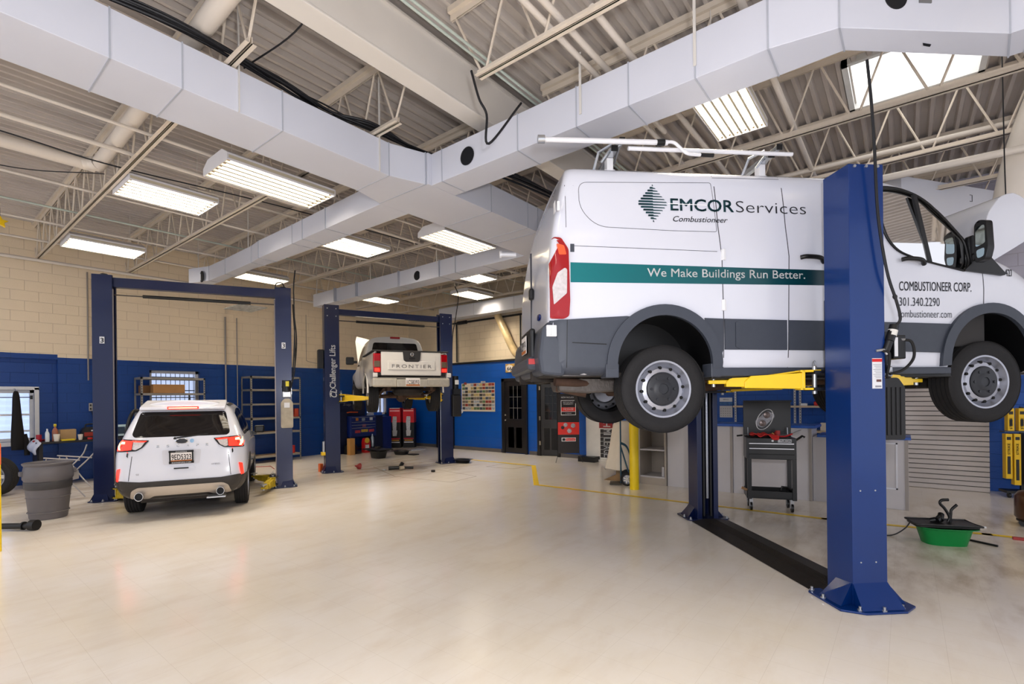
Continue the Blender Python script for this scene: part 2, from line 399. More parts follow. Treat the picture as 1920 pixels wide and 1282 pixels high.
bm_ = N.new('ShaderNodeBump'); bm_.inputs['Strength'].default_value = .06; bm_.inputs['Distance'].default_value = .01; n4 = N.new('ShaderNodeTexNoise'); n4.inputs['Scale'].default_value = 5; L.new(tc.outputs['Object'], n4.inputs['Vector']); L.new(n4.outputs['Fac'], bm_.inputs['Height']); L.new(bm_.outputs[0], b.inputs['Normal'])
struct(B().box((-14.98, -3.6, -.12), (8.5, 12.9, 0)).obj('floor', fm))

# ribbed steel roof deck
dm = M('painted_steel_deck', (205, 196, 188), .55, .0, .12, 1.5)
pr = []; x = -14.9
while x < 8.4:
    pr += [(x, 5.615), (x+.04, 5.615), (x+.06, 5.675), (x+.132, 5.675)]; x += .152
bb = B(); v0 = [bb.bm.verts.new((p[0], -3.4, p[1])) for p in pr]; v1 = [bb.bm.verts.new((p[0], 12.4, p[1])) for p in pr]
SKY = (-.5, .72, 7.05, 8.15)
holes_y = [(-3.4, 7.05), (7.05, 8.15), (8.15, 12.4)]
bb = B()
for (ya, yb) in holes_y:
    for i in range(len(pr)-1):
        p, q = pr[i], pr[i+1]
        if ya == 7.05 and p[0] > SKY[0]-.02 and q[0] < SKY[1]+.03: continue
        bb.poly([(p[0], ya, p[1]), (q[0], ya, q[1]), (q[0], yb, q[1]), (p[0], yb, p[1])])
struct(bb.obj('ceiling', dm, norm=False))
# skylight in the deck
sk = B()
for a, c in (((-.56, 6.99, 5.6), (-.5, 8.21, 5.95)), ((.72, 6.99, 5.6), (.78, 8.21, 5.95)), ((-.56, 6.99, 5.6), (.78, 7.05, 5.95)), ((-.56, 8.15, 5.6), (.78, 8.21, 5.95))): sk.box(a, c)
t = thing('skylight', 'bright rectangular skylight in the roof deck above the van', 'skylight', (0, 0, 0))
sk.obj('curb', M('skylight_curb', (240, 240, 238), .5), t)
B().box((-.5, 7.05, 5.93), (.72, 8.15, 5.945)).obj('pane', emit('skylight_pane', (255, 253, 250), 2.6), t)

# open-web joists
jm = M('joist_paint', (226, 213, 196), .5, 0, .08, 3)
def joist(y, x0, x1, label):
    t = thing('roof_joist', label, 'joist', (0, y, 0), 0, 'open-web joists under the roof deck')
    b = B()
    for s in (-1, 1):
        b.box((x0-.35, s*.008, 5.56), (x1+.35, s*.055, 5.567)); b.box((x0-.35, s*.008, 5.50), (x1+.35, s*.014, 5.567))
    b.box((x0-.35, -.055, 5.567), (x1+.35, .055, 5.618)); b.obj('top_chord', jm, t)
    b = B()
    for s in (-1, 1):
        b.box((x0, s*.008, 4.80), (x1, s*.05, 4.806)); b.box((x0, s*.008, 4.80), (x1, s*.014, 4.862))
    b.obj('bottom_chord', jm, t)
    b = B(); n = max(1, round((x1-x0)/.66)); st = (x1-x0-.1)/n; pts = []
    for i in range(n):
        a = x0+.05+i*st
        pts += [(a, 0, 4.85), (a+.03, 0, 4.83), (a+.06, 0, 4.86), (a+st/2-.03, 0, 5.53), (a+st/2, 0, 5.55), (a+st/2+.03, 0, 5.53), (a+st-.03, 0, 4.86)]
    b.tube(pts, .0125, 6)
    b.cyl((x0-.3, 0, 5.53), (x0+.04, 0, 4.85), .0125, 6); b.cyl((x1+.3, 0, 5.53), (x1-.04, 0, 4.85), .0125, 6)
    b.obj('web', jm, t)
YJ = [.35, 1.93, 3.5, 5.09, 6.67, 8.25, 9.83, 11.4]
ordn = ['nearest', 'second', 'third', 'fourth', 'fifth', 'sixth', 'seventh', 'farthest']
for i, y in enumerate(YJ):
    joist(y, -14.55, -4.35, f'{ordn[i]} cream open-web joist from the viewer, on the left side of the boxed girder')
    joist(y, -3.16, 7.0, f'{ordn[i]} cream open-web joist from the viewer, on the right side of the boxed girder')
# boxed girder
gm_ = M('girder_paint', (228, 222, 214), .5, 0, .05, 2)
g = B(); g.box((-4.02, -3.3, 4.99), (-3.80, 12.1, 5.49)); g.box((-4.03, -3.3, 4.985), (-3.79, 12.1, 5.01)); g.box((-4.05, -3.3, 5.47), (-3.77, 12.1, 5.50))
tag(g.obj('boxed_girder', gm_, bev=.006), 'wide boxed roof girder running away above the duct crossing', 'girder')

# bridging pipes and conduits under the roof
pm = M('pipe_paint', (226, 216, 204), .45, 0, .05, 4); gp = M('conduit_green_grey', (196, 206, 196), .45, .2, .05, 4)
def pipe(x, y0, y1, z, r, mat, label, kind='roof_pipe', cat='pipe'):
    tag(B().cyl((x, y0, z), (x, y1, z), r, 10).obj(kind, mat, smooth=True), label, cat)
pipe(-6.95, -3.3, 12.1, 4.90, .020, pm, 'thin white pipe crossing the joists between the two left light fixtures')
pipe(-7.70, -3.3, 12.1, 4.91, .028, pm, 'slim cream pipe crossing under the joists beside the large elbowed pipe')
pipe(-9.50, -3.3, 12.1, 4.90, .020, pm, 'thin cream pipe crossing the joists left of the large elbowed pipe')
pipe(-10.85, -3.3, 12.1, 4.93, .016, gp, 'pale green conduit crossing the joists over the white car')
pipe(-11.7, -3.3, 9, 4.90, .020, pm, 'cream pipe crossing the joists above the overhead bar of the car lift')
pipe(-13.2, -3.3, 12.1, 4.92, .022, pm, 'cream pipe crossing the joist ends, nearer to the left wall than the hanging light')
pipe(-14.1, -3.3, 8.0, 4.72, .035, pm, 'cream pipe running just in front of the top of the left wall')
pipe(-3.13, -3.3, 7.4, 4.95, .013, gp, 'green-grey conduit beside the boxed girder, left of a pair')
pipe(-3.07, -3.3, 7.4, 4.95, .013, gp, 'green-grey conduit beside the boxed girder, right of a pair')
pipe(-2.38, -3.3, 12, 4.95, .028, pm, 'white pipe above the long duct, left of three')
pipe(-2.27, -3.3, 5.9, 4.97, .03, pm, 'white pipe above the long duct, middle of three')
pipe(-1.99, 3.6, 12, 4.95, .03, pm, 'white pipe passing under the roof left of the hanging strip light over the van')
pipe(-1.02, 4.0, 12, 4.96, .032, pm, 'cream pipe passing under the roof between the strip light and the skylight')
pipe(-5.1, 5.6, 12, 4.93, .02, pm, 'cream bridging pipe above the cross duct')
pipe(-12.1, 2, 12, 5.3, .014, gp, 'grey-green conduit under the roof deck over the far end of the first side duct')
pipe(-9.0, 3, 12, 5.2, .02, pm, 'cream pipe under the roof deck between the two side ducts')
b = B(); b.tube(bez([(-8.75, -3.3, 5.02), (-8.75, 1.3, 5.02), (-8.73, 1.66, 5.02), (-8.60, 1.76, 5.02), (-8.3, 1.78, 5.02), (-4.12, 1.70, 5.02)], 6), .085, 16)
tag(b.obj('elbowed_pipe', pm, smooth=True), 'large cream pipe with an elbow passing above the first duct', 'pipe')
for nm, a, c, r, lb in (('r', (-2.6, 8.12, 4.95), (5, 8.5, 4.95), .03, 'white sprinkler pipe passing behind the van roof, upper of two'), ('r', (-1.6, 7.62, 4.42), (5, 7.95, 4.42), .042, 'pale green-white pipe passing just over the van cab, lower of two')):
    tag(B().cyl(a, c, r, 12).obj('roof_pipe', pm, smooth=True), lb, 'pipe')
b = B(); b.tube(bez([(.95, 8.3, 3.7), (1.05, 8.25, 4.35), (1.22, 8.2, 5.0), (1.45, 8.1, 5.6)], 6), .16, 18)
tag(b.obj('slanting_pipe', pm, smooth=True), 'thick slanting white pipe at the right edge behind the van hood', 'pipe')
cb = M('black_cable', (28, 28, 32), .5)
def cable(pts, r, label, mat=None, name='cable', cat='cable', n=8):
    return tag(B().tube(bez(pts, n), r, 7).obj(name, mat or cb, smooth=True), label, cat)
for i in range(9):
    random.seed(40+i); j = lambda s: random.uniform(-s, s)
    cable([(-5.0+j(.09), .6, 4.98+j(.05)), (-4.75+j(.06), 1.5, 4.92+j(.03)), (-4.85+j(.04), 2.4, 4.93+j(.03)), (-4.95+j(.06), 3.0, 4.94+j(.04)), (-4.8+j(.05), 3.5, 4.9+j(.02)), (-4.8+j(.04), 4.4, 4.9+j(.03)), (-4.4+j(.1), 5.6, 4.95+j(.05)), (-4.3+j(.1), 8.2, 4.95+j(.04))], .009+.003*(i % 3),
          'black cable in the bundle lying over the first duct and the duct crossing')['group'] = 'cables of the bundle over the ducts'
cable([(-8.3, -1, 5.0), (-8.34, .9, 4.97), (-8.31, 1.9, 4.93), (-8.1, 4, 4.97), (-8.0, 7, 5.0)], .009, 'black cable crossing under the joists behind the upper left light')
cable([(-9.9, -1, 5.1), (-9.7, .9, 5.02), (-8.9, 1.9, 5.0)], .007, 'thin dark cable sagging between joists at the left edge')
cable([(-5.0, 2.15, 4.98), (-4.2, 2.3, 5.1), (-3.7, 2.35, 5.5), (-3.0, 2.6, 5.3), (-2.0, 3.3, 4.95), (-1.2, 3.5, 4.95)], .008, 'grey wire looping across the girder to a junction box')
cable([(-3.2, 3.45, 4.86), (-3.15, 3.5, 4.6), (-3.1, 3.55, 4.45), (-3.12, 3.6, 4.2), (-3.14, 4.15, 4.85)], .012, 'grey flexible cord hanging below the end of the joist by the girder')

# sheet metal ducts
du = M('galvanised_white_duct', (216, 218, 228), .32, 0, .04, 1.2, bump=.05, bscale=1.5)
dark = M('duct_hole', (12, 14, 22), .6)
rod = M('hanger_strap', (222, 218, 212), .4)
def duct(name, label, plan, z0, z1, seams=(), parent=None):
    t = thing(name, label, 'duct', (0, 0, 0))
    B().prism(plan, z0, z1, 'z').obj('casing', du, t, bev=.004)
    for (a, c) in seams:
        s = B(); (x0, y0), (x1, y1) = a, c; d = Vector((x1-x0, y1-y0, 0)); ln = d.length; d.normalize(); n_ = Vector((-d.y, d.x, 0))
        w = .012; m = Vector(((x0+x1)/2, (y0+y1)/2, (z0+z1)/2)); k = .006
        s.cbox((0, 0, 0), (ln+2*k, w, z1-z0+2*k)); s.xf(Matrix.Translation(m) @ Matrix.Rotation(math.atan2(d.y, d.x), 4, 'Z')); s.obj('seam_flange', M('duct_seam', (188, 192, 202), .35, .1), t)
    return t
ZD0, ZD1 = 4.40, 4.79
t1 = duct('air_duct', 'white sheet metal duct crossing the upper left of the ceiling', [(-5.42, -3.3), (-4.77, -3.3), (-4.77, 3.69), (-4.62, 4.14), (-5.55, 4.14), (-5.42, 3.69)], ZD0, ZD1, [((-5.42, y), (-4.77, y)) for y in (-2, -.2, 1.06, 1.55, 2.41, 3.69)]+[((-5.55, 4.13), (-4.62, 4.13))])
t2 = duct('air_duct', 'white central duct box where the four ducts meet', [(-5.55, 4.141), (-4.59, 4.141), (-4.59, 7.39), (-5.55, 7.39)], ZD0, ZD1, [((-5.55, y), (-4.59, y)) for y in (5.33, 6.2, 6.47)])
t3 = duct('air_duct', 'long white duct running right over the van toward the upper right corner', [(-4.589, 4.20), (-.80, 4.20), (-.35, 4.29), (.63, 5.17), (2.4, 5.17), (2.4, 5.52), (.66, 5.52), (-.345, 4.6), (-.8, 4.615), (-4.589, 4.61)], ZD0, ZD1, [((x, 4.2), (x, 4.61)) for x in (-4.4, -3.23, -2.5, -1.95, -1.35, -.8)]+[((-.35, 4.29), (-.345, 4.6)), ((.63, 5.17), (.66, 5.52)), ((.75, 5.17), (.75, 5.52))])
# the right half of that duct is deeper
B().prism([(-.36, 4.285), (.635, 5.165), (2.4, 5.165), (2.4, 5.5), (.66, 5.5), (-.345, 4.58)], ZD1, 4.98, 'z').obj('upper_casing', du, t3)
t4 = duct('air_duct', 'white side duct ending by the left wall above the white car', [(-5.551, 4.15), (-8.1, 4.235), (-9.39, 4.258), (-9.8, 4.31), (-11.1, 4.35), (-11.98, 4.36), (-12.57, 4.16), (-12.6, 4.56), (-12.0, 4.57), (-10.28, 4.55), (-9.4, 4.6), (-5.551, 4.63)], ZD0, 4.72, [((-7.0, 4.19), (-7.0, 4.62)), ((-7.74, 4.22), (-7.74, 4.61)), ((-8.1, 4.235), (-8.1, 4.61)), ((-9.39, 4.258), (-9.4, 4.6)), ((-9.8, 4.31), (-9.82, 4.57)), ((-11.1, 4.35), (-11.1, 4.56)), ((-11.98, 4.36), (-12.0, 4.56))])
t5 = duct('air_duct', 'white side duct ending over the lifted pickup truck', [(-4.59, 7.391), (-5.6, 7.391), (-6.5, 7.40), (-8.9, 7.46), (-13.2, 7.5), (-13.2, 7.86), (-8.9, 7.86), (-4.59, 7.92)], ZD0, 4.75, [((x, 7.41), (x, 7.87)) for x in (-5.9, -6.6, -7.4, -7.9, -9.3, -11.0, -12.0)])
t6 = duct('air_duct', 'cream duct along the far wall behind the lifted pickup', [(-6.0, 11.42), (-12.2, 11.42), (-12.2, 11.8), (-6.0, 11.8)], 4.36, 4.74, [((x, 11.42), (x, 11.8)) for x in (-7.3, -9, -10.6)])
def hole(p, ry, rz, parent, nrm='y'):
    b = B(); b.lathe([(0, 0), (1, 0), (1.06, -.006), (1.0, .01)], (0, 0, 0), 'y', 24); b.xf(Matrix.Translation(p) @ Matrix.Diagonal((ry, 1, rz, 1))); b.obj('round_opening', dark, parent)
hole((-3.97, 4.194, 4.57), .10, .10, t3); hole((-8.66, 7.452, 4.545), .10, .10, t5); hole((-12.15, 4.28, 4.50), .09, .12, t4)
b = B(); b.lathe([(0, -.004), (.085, -.004), (.09, .004)], (0, 0, 0), 'y', 28); b.xf(Matrix.Translation((-.028, 4.579, 4.635)) @ Matrix.Rotation(.7317, 4, 'Z')); b.obj('round_opening', dark, t3)
b = B(); b.poly([(.126, 4.878, 4.398), (.178, 4.94, 4.398), (.17, 4.97, 4.398), (.13, 4.92, 4.398)]); b.obj('torn_notch', dark, t3)
b = B(); b.prism([(-.045, 0), (.05, 0), (.05, .04), (-.045, .05)], -.008, .0, 'y'); b.xf(Matrix.Translation((.135, 4.726, 4.60)) @ Matrix.Rotation(.7317, 4, 'Z')); b.obj('bent_tab', M('tab_grey', (120, 120, 122), .5), t3)
def strap(x, y, z0, z1, parent): B().box((x-.012, y-.004, z0), (x+.012, y+.004, z1)).obj('hanger_strap', rod, parent)
strap(-4.76, 2.0, 4.4, 5.55, t1); strap(-4.76, 3.55, 4.4, 5.5, t1); strap(-2.45, 4.192, 4.5, 5.1, t3); strap(-1.35, 4.192, 4.5, 5.5, t3)
for x in (-9.9, -12.4): strap(x, 4.3, 4.7, 5.5, t4)
for x in (-8, -10.4, -12.9): strap(x, 7.44, 4.7, 5.5, t5)

# strip light fixtures
tubem = emit('fluorescent_tube', (255, 252, 244), 3.5); refl = M('fixture_reflector', (196, 186, 164), .35, 0, .02)
fixm = M('fixture_white', (236, 234, 236), .4, 0, .03)
def fixture(label, nt_=6, ln=1.25, wd=.66):
    t = thing('strip_light', label, 'light fixture', (0, 0, 0), 0, 'hanging fluorescent strip lights')
    h = .165; sd = .085; b = B()
    b.prism([(-wd/2, 0), (-wd/2, sd), (-wd*.3, h), (wd*.3, h), (wd/2, sd), (wd/2, 0), (wd/2-.012, 0), (wd/2-.012, sd-.005), (wd*.3-.008, h-.012), (-wd*.3+.008, h-.012), (-wd/2+.012, sd-.005), (-wd/2+.012, 0)], -ln/2, ln/2, 'y')
    for s in (-1, 1): b.prism([(-wd/2, 0), (-wd/2, sd), (-wd*.3, h), (wd*.3, h), (wd/2, sd), (wd/2, 0)], s*ln/2-.006, s*ln/2+.006, 'y')
    b.obj('housing', fixm, t, bev=.002)
    r = B(); pw = (wd-.03)/nt_
    for i in range(nt_+1):
        c = -wd/2+.015+pw*i; r.prism([(c-.013, .006), (c+.013, .006), (c+.02, .058), (c-.02, .058)], -ln/2+.01, ln/2-.01, 'y')
    r.obj('reflector', refl, t)
    for i in range(nt_):
        c = -wd/2+.015+pw*(i+.5); tb_ = B().cyl((c, -ln/2+.05, .03), (c, ln/2-.05, .03), .013, 8).obj('tube', tubem, t, smooth=True)
        q = B()
        for s in (-1, 1): q.cyl((c, s*(ln/2-.05), .03), (c, s*(ln/2-.02), .03), .016, 8)
        q.obj('lamp_holder', M('holder_brown', (150, 128, 96), .5), tb_)
    for s in (-1, 1): B().cyl((0, s*ln*.36, h), (s*.02, s*ln*.36, h+.6), .004, 5).obj('hanger_wire', rod, t)
    return t
FX = [(-6.56, 3.17, 4.59, 1.40, .72, 'large hanging strip light under the first duct, nearest of the left side'), (-8.52, 2.55, 4.74, 1.1, .8, 'hanging strip light behind the nearest one on the left, seen between two joists'),
      (-12.26, 2.6, 4.74, 1.15, .8, 'hanging strip light near the left wall above the trash can'), (-8.5, 5.75, 4.74, 1.05, .8, 'strip light hanging between the two side ducts'),
      (-6.18, 6.28, 4.5, 1.3, .66, 'wide strip light hanging just left of the van'), (-12.45, 5.72, 4.74, 1.05, .66, 'strip light by the left wall beyond the first side duct'),
      (-12.5, 9.2, 4.74, 1.1, .7, 'strip light seen just above the pickup lift crossbar'), (-8.4, 9.0, 4.74, 1.1, .7, 'small distant strip light left of the van tail'),
      (-9.9, 10.6, 4.74, 1.1, .7, 'strip light partly hidden behind the far lift post near the far wall'), (-1.43, 5.42, 4.72, 1.27, .53, 'strip light hanging over the van under the long duct')]
f0 = None
for i, (x, y, z, ln, wd, lb) in enumerate(FX):
    if f0 is None: f0 = fixture(lb); f0.location = (x, y, z); f0.scale = (wd/.66, ln/1.25, 1)
    else: d = dup(f0, (x, y, z), 0, lb); d.scale = (wd/.66, ln/1.25, 1)
    area('tube_glow', (x, y, z+.062), wd*.95, ln*.97, LP_FIX*(4.0 if x < -8 else 1), (255, 243, 224))
# unseen fixtures added over and behind the tripod for more light
for i, (x, y) in enumerate(((-2.2, 1.2), (1.8, 5.4), (-6.5, -.9), (2.2, 1.0), (-10.5, -1.2), (1.7, 9.6), (-2.2, -1.8))):
    d = dup(f0, (x, y, 5.0), 0, 'hanging strip light added for light over the open floor, outside the picture'); area('tube_glow', (x, y, 5.062), .6, 1.2, LP_FIX, (255, 248, 238))

# the photographer's flash beside the tripod
fl = bpy.data.lights.new('camera_flash', 'POINT'); fl.energy = FLASH; fl.shadow_soft_size = .12; fl.color = lin((250, 250, 255)); fo_ = bpy.data.objects.new('camera_flash', fl); COL.objects.link(fo_); fo_.location = (.25, .1, 2.15)
# ------------------------------------------------------------------ shared vehicle materials
wpaint = M('white_car_paint', (218, 220, 230), .22, 0, .015, 2, coat=.6)
clad = M('grey_plastic_cladding', (66, 71, 82), .5, 0, .06, 20, bump=.05, bscale=300)
rub = M('tyre_rubber', (29, 28, 30), .75, 0, .1, 15, bump=.2, bscale=90)
seam = M('panel_gap', (58, 58, 66), .6)
chrome = M('chrome', (215, 218, 222), .12, 1., 0)
steel = M('silver_wheel_paint', (176, 178, 188), .32, .6, .03)
blkp = M('black_plastic', (18, 18, 20), .38, 0, .05)
under = M('underbody_dirt', (52, 46, 42), .8, .1, .3, 9, bump=.4, bscale=25)
rust = M('rusty_metal', (84, 62, 50), .8, .3, .35, 9, bump=.4, bscale=30)
lred = M('tail_lamp_red', (158, 4, 18), .12, 0, .05, 3, coat=.5, emis=(200, 10, 10), estr=.02)
lredlit = M('tail_lamp_lit', (255, 60, 50), .2, 0, .05, 3, emis=(255, 40, 25), estr=2.2)
lhot = M('lamp_hot', (255, 200, 150), .2, 0, 0, emis=(255, 196, 140), estr=3.0)
lamb = M('lamp_amber', (235, 92, 50), .15, 0, .05, 3, coat=.8, emis=(240, 90, 40), estr=.12)
lclr = M('lamp_clear', (214, 206, 206), .1, .2, .2, 40, coat=.8)
gl_dark = glass('tinted_glass', (150, 165, 160), .22); gl_side = glass('side_glass', (205, 225, 220), .5)
gl_blk = M('dark_glass', (22, 20, 22), .04, 0, .3, 2, coat=.5)
seatm = M('seat_cloth', (58, 56, 56), .8)
def wheel(parent, c, R_, w, side, rim, style, mats=None, name='wheel'):
    """side=+1 faces +y, -1 faces -y; parts: tyre, rim, hub_cap"""
    e = B(); hw = w/2
    prof = [(rim*.98, -hw*.86), (R_*.80, -hw), (R_*.93, -hw*.96), (R_*.985, -hw*.80)]
    for g in range(5):
        a = -hw*.72+g*hw*.36
        prof += [(R_, a-hw*.14), (R_, a+hw*.14), (R_*.972, a+hw*.15), (R_*.972, a+hw*.21)] if g < 4 else [(R_, a-hw*.14), (R_, a+hw*.1)]
    prof += [(R_*.985, hw*.80), (R_*.93, hw*.96), (R_*.80, hw), (rim*.98, hw*.86)]
    e.lathe(prof+[(rim*.9, hw*.5), (rim*.9, -hw*.5)], c, 'y', 56, closed=True)
    ty = e.obj(name, rub, parent, smooth=True)
    s = side; C = Vector(c)
    if style == 'steel':
        prof = [(rim*1.02, hw*.84), (rim*1.0, hw*.9), (rim*.94, hw*.88), (rim*.90, hw*.6), (rim*.84, hw*.35), (rim*.80, hw*.42), (rim*.73, hw*.66), (rim*.60, hw*.74), (rim*.55, hw*.60), (rim*.50, hw*.5), (0, hw*.5)]
    else:
        prof = [(rim*1.02, hw*.84), (rim*1.0, hw*.92), (rim*.95, hw*.88), (rim*.92, hw*.3), (rim*.9, -hw*.6), (0, -hw*.6)]
    r = B(); r.lathe([(a, s*h) for a, h in prof], c, 'y', 48, cap=False); rm = r.obj('rim', steel if style != 'alloyd' else blkp, ty, smooth=True)
    if style == 'steel':
        hb = B()
        for k in range(12):
            a = 2*PI*k/12+.1; p = C+Vector((math.cos(a)*rim*.745, s*hw*.60, math.sin(a)*rim*.745))
            hb.tube([p-Vector((0, s*.02, 0)), p+Vector((0, s*.0035+s*.012, 0))], rim*.055, 14)
        hb.obj('rim_opening', M('wheel_hole', (8, 8, 9), .8), ty)
        h = B(); h.lathe([(rim*.575, s*hw*.5), (rim*.57, s*hw*.78), (rim*.52, s*hw*.84), (rim*.36, s*hw*.80), (rim*.30, s*hw*.86), (rim*.18, s*hw*.9), (rim*.17, s*hw*.84), (0, s*hw*.84)], c, 'y', 40, cap=False)
        for k in range(6):
            a = 2*PI*k/6; h.cbox((0, 0, 0), (.001, .001, .001)) if 0 else h.tube([C+Vector((math.cos(a)*rim*.42, s*hw*.78, math.sin(a)*rim*.42)), C+Vector((math.cos(a)*rim*.42, s*hw*.88, math.sin(a)*rim*.42))], rim*.05, 8)
        h.obj('hub_cap', M('hub_cap_black', (40, 42, 48), .45), ty, smooth=True)
    else:
        sp_ = B(); n = 7 if style != 'five' else 5
        for k in range(n):
            a = 2*PI*k/n; ca, sa = math.cos(a), math.sin(a); t = Vector((-sa, 0, ca)); rdir = Vector((ca, 0, sa))
            def P(rr, tt, hh): return C+rdir*rr+t*tt+Vector((0, s*hh, 0))
            q = [P(rim*.12, -rim*.10, hw*.78), P(rim*.12, rim*.10, hw*.78), P(rim*.93, rim*.15, hw*.82), P(rim*.93, -rim*.15, hw*.82)]
            q2 = [v-Vector((0, s*.03, 0)) for v in q]; v = [sp_.bm.verts.new(x) for x in q+q2]
            for f in ((0, 1, 2, 3), (7, 6, 5, 4), (0, 3, 7, 4), (1, 5, 6, 2), (0, 4, 5, 1), (3, 2, 6, 7)): sp_.bm.faces.new([v[i] for i in f])
        sp_.lathe([(rim*.2, s*hw*.6), (rim*.2, s*hw*.82), (rim*.12, s*hw*.86), (0, s*hw*.86)], c, 'y', 24)
        sp_.obj('spokes', M('alloy_silver', (196, 190, 180), .3, .7, .04), ty, bev=.003)
    return ty
def plate(parent, center, w, h, nrm_rot, text, frame=None, top=None, bottom=None):
    """licence plate facing -x of its local frame"""
    pl = B(); pl.cbox((0, 0, 0), (.006, w, h)); pl.xf(Matrix.Translation(center) @ Matrix.Rotation(nrm_rot, 4, 'Y'))
    o = pl.obj('licence_plate', M('plate_white', (238, 232, 228), .4), parent, bev=.002)
    Rm = Matrix.Rotation(nrm_rot, 4, 'Y'); ux = Rm @ Vector((0, -1, 0)); uz = Rm @ Vector((0, 0, 1)); nx = Rm @ Vector((-1, 0, 0)); c = Vector(center)
    sign_text(text, c+nx*.0055-ux*w*.43-uz*h*.26, ux, uz, M('plate_black', (30, 22, 28), .5), o, w=w*.86, h=h*.52, bold=.02)
    st_ = B(); st_.cbox((0, 0, 0), (.002, w*.96, h*.18)); st_.xf(Matrix.Translation(c+nx*.004-uz*h*.38) @ Rm); st_.obj('plate_band', M('plate_band', (190, 110, 40), .5, 0, .6, 60), o)
    if frame:
        f = B()
        for (a, b_, d_) in (((0, 0, h/2), (.012, w+.03, .028), 0), ((0, 0, -h/2), (.012, w+.03, .034), 0), ((0, w/2, 0), (.012, .02, h+.03), 0), ((0, -w/2, 0), (.012, .02, h+.03), 0)): f.cbox(a, b_)
        f.xf(Matrix.Translation(c+nx*.003) @ Rm); fo = f.obj('plate_frame', M('plate_frame_black', (12, 12, 14), .35), o)
        if bottom: sign_text(bottom, c+nx*.0105-ux*w*.42-uz*(h/2+.010), ux, uz, whitep, fo, w=w*.84, h=.018)
        if top: sign_text(top, c+nx*.0105-ux*w*.25+uz*(h/2-.008), ux, uz, whitep, fo, w=w*.5, h=.014)
    return o

# ------------------------------------------------------------------ the white service van on the lift
VO = wf(1.39, 4.45); VA = .673+math.atan(.106)
van = thing('service_van', 'white high service van with teal stripe raised on the right-hand lift', 'van', (VO[0], VO[1], 1.41), VA)
ZB = 1.41  # all heights below are above the floor, the root stands at 1.41
def vz(rows): return [(u, h, z-ZB) for u, h, z in rows]
def vsec(u, k=1., top=None, ru=None):
    """one cross-section; half widths about the centre line (y=1.0)"""
    P = [(.84, 1.93), (.975, 1.95), (1.0, 2.02), (1.0, 2.25), (1.0, 2.6), (1.0, 2.95), (1.0, 3.2), (.992, 3.40), (.98, 3.60), (.965, 3.72), (.93, 3.80), (.84, 3.845), (.66, 3.855)]
    out = []
    for h, z in P:
        if top and z > 2.6: z = 2.6+(z-2.6)*(top-2.6)/(3.83-2.6)
        uu = u+(ru(z) if ru else 0)
        out.append((uu, h*k, z-ZB))
    return out
rl = lambda z: .0 if z < 2.6 else (z-2.6)**2*.13
rlf = lambda z: rl(z)
st = []
for du_, k in ((-1.07, .90), (-1.062, .955), (-1.03, .99), (-.95, 1.0)): st.append((vsec(du_, k, None, rlf), 0, .045))
for u in (-.6, -.1, .5, 1.1, 1.7, 2.1): st.append((vsec(u), 0, .05))
st.append((vsec(2.35, 1, 3.80), 0, .05)); st.append((vsec(2.55, .998, 3.735), 0, .05)); st.append((vsec(2.75, .995, 3.63), 0, .05)); st.append((vsec(2.95, .99, 3.45), 0, .05))
st.append((vsec(3.15, .985, 3.23), 0, .05)); st.append((vsec(3.36, .985, 3.09), 0, .05)); st.append((vsec(3.6, .98, 3.02), 0, .05)); st.append((vsec(3.9, .95, 2.80), 0, .04)); st.append((vsec(4.15, .90, 2.68), 0, .04)); st.append((vsec(4.28, .82, 2.62), 0, .02))
body = loft(st, [wpaint, blkp], 'body', van, sub=2, ncol=5)
body.location = (0, 1.0, 0)
baked(body); VB = BVHTree.FromPolygons([v.co+Vector((0, 1.0, 0)) for v in body.data.vertices], [p.vertices for p in body.data.polygons])
bpy.context.view_layer.update()
def cutter(b, mat=None):
    o = b.obj('cutter', mat or blkp, van); o.location = (0, 0, 0); bpy.context.view_layer.update(); return o
def disc(cx, cz, r, n=40): return [(cx+r*math.cos(2*PI*k/n), cz+r*math.sin(2*PI*k/n)) for k in range(n)]
def archp(cx, cz, r, zb): return [(cx+r, zb)]+[(cx+r*math.cos(PI*k/24), cz+r*math.sin(PI*k/24)) for k in range(25)]+[(cx-r, zb)]
cs = []
AR = ((-.01, 2.03, .445), (3.30, 2.06, .46))
for (cx, cz, r) in AR:
    for ylo, yhi in ((-.2, .52), (1.48, 2.2)): cs.append(cutter(B().prism([(a, z-ZB) for a, z in archp(cx, cz, r, 1.7)], ylo, yhi, 'y')))
cab = [(1.95, 2.15), (3.25, 2.15), (3.28, 2.8), (3.20, 3.02), (2.9, 3.36), (2.72, 3.56), (2.5, 3.70), (1.95, 3.73)]
cs.append(cutter(B().prism([(a, z-ZB) for a, z in cab], .14, 1.86, 'y')))
cs.append(cutter(B().prism([(1.9, 2.2-ZB), (3.2, 2.2-ZB), (3.2, 2.95-ZB), (2.95, 3.22-ZB), (2.7, 3.35-ZB), (1.9, 3.35-ZB)], .045, 1.955, 'y')))
WIN = [(2.10, 3.715), (2.35, 3.715), (2.60, 3.645), (2.85, 3.42), (3.045, 3.22), (3.075, 3.0), (3.03, 2.925), (2.79, 2.97), (2.50, 3.03), (2.30, 3.10), (2.19, 3.22), (2.12, 3.45)]
WINr = rpoly(WIN, [.03, .1, .12, .1, .06, .06, .04, .2, .2, .12, .1, .1], 4)
cs.append(cutter(B().prism([(a, z-ZB) for a, z in WINr], -.3, .16, 'y'))); cs.append(cutter(B().prism([(a, z-ZB) for a, z in WINr], 1.84, 2.3, 'y')))
wsq = [(2.66, 3.86), (2.56, 3.62), (3.18, 2.96), (3.42, 3.08)]
cs.append(cutter(B().prism([(a, z-ZB) for a, z in wsq], .25, 1.75, 'y')))
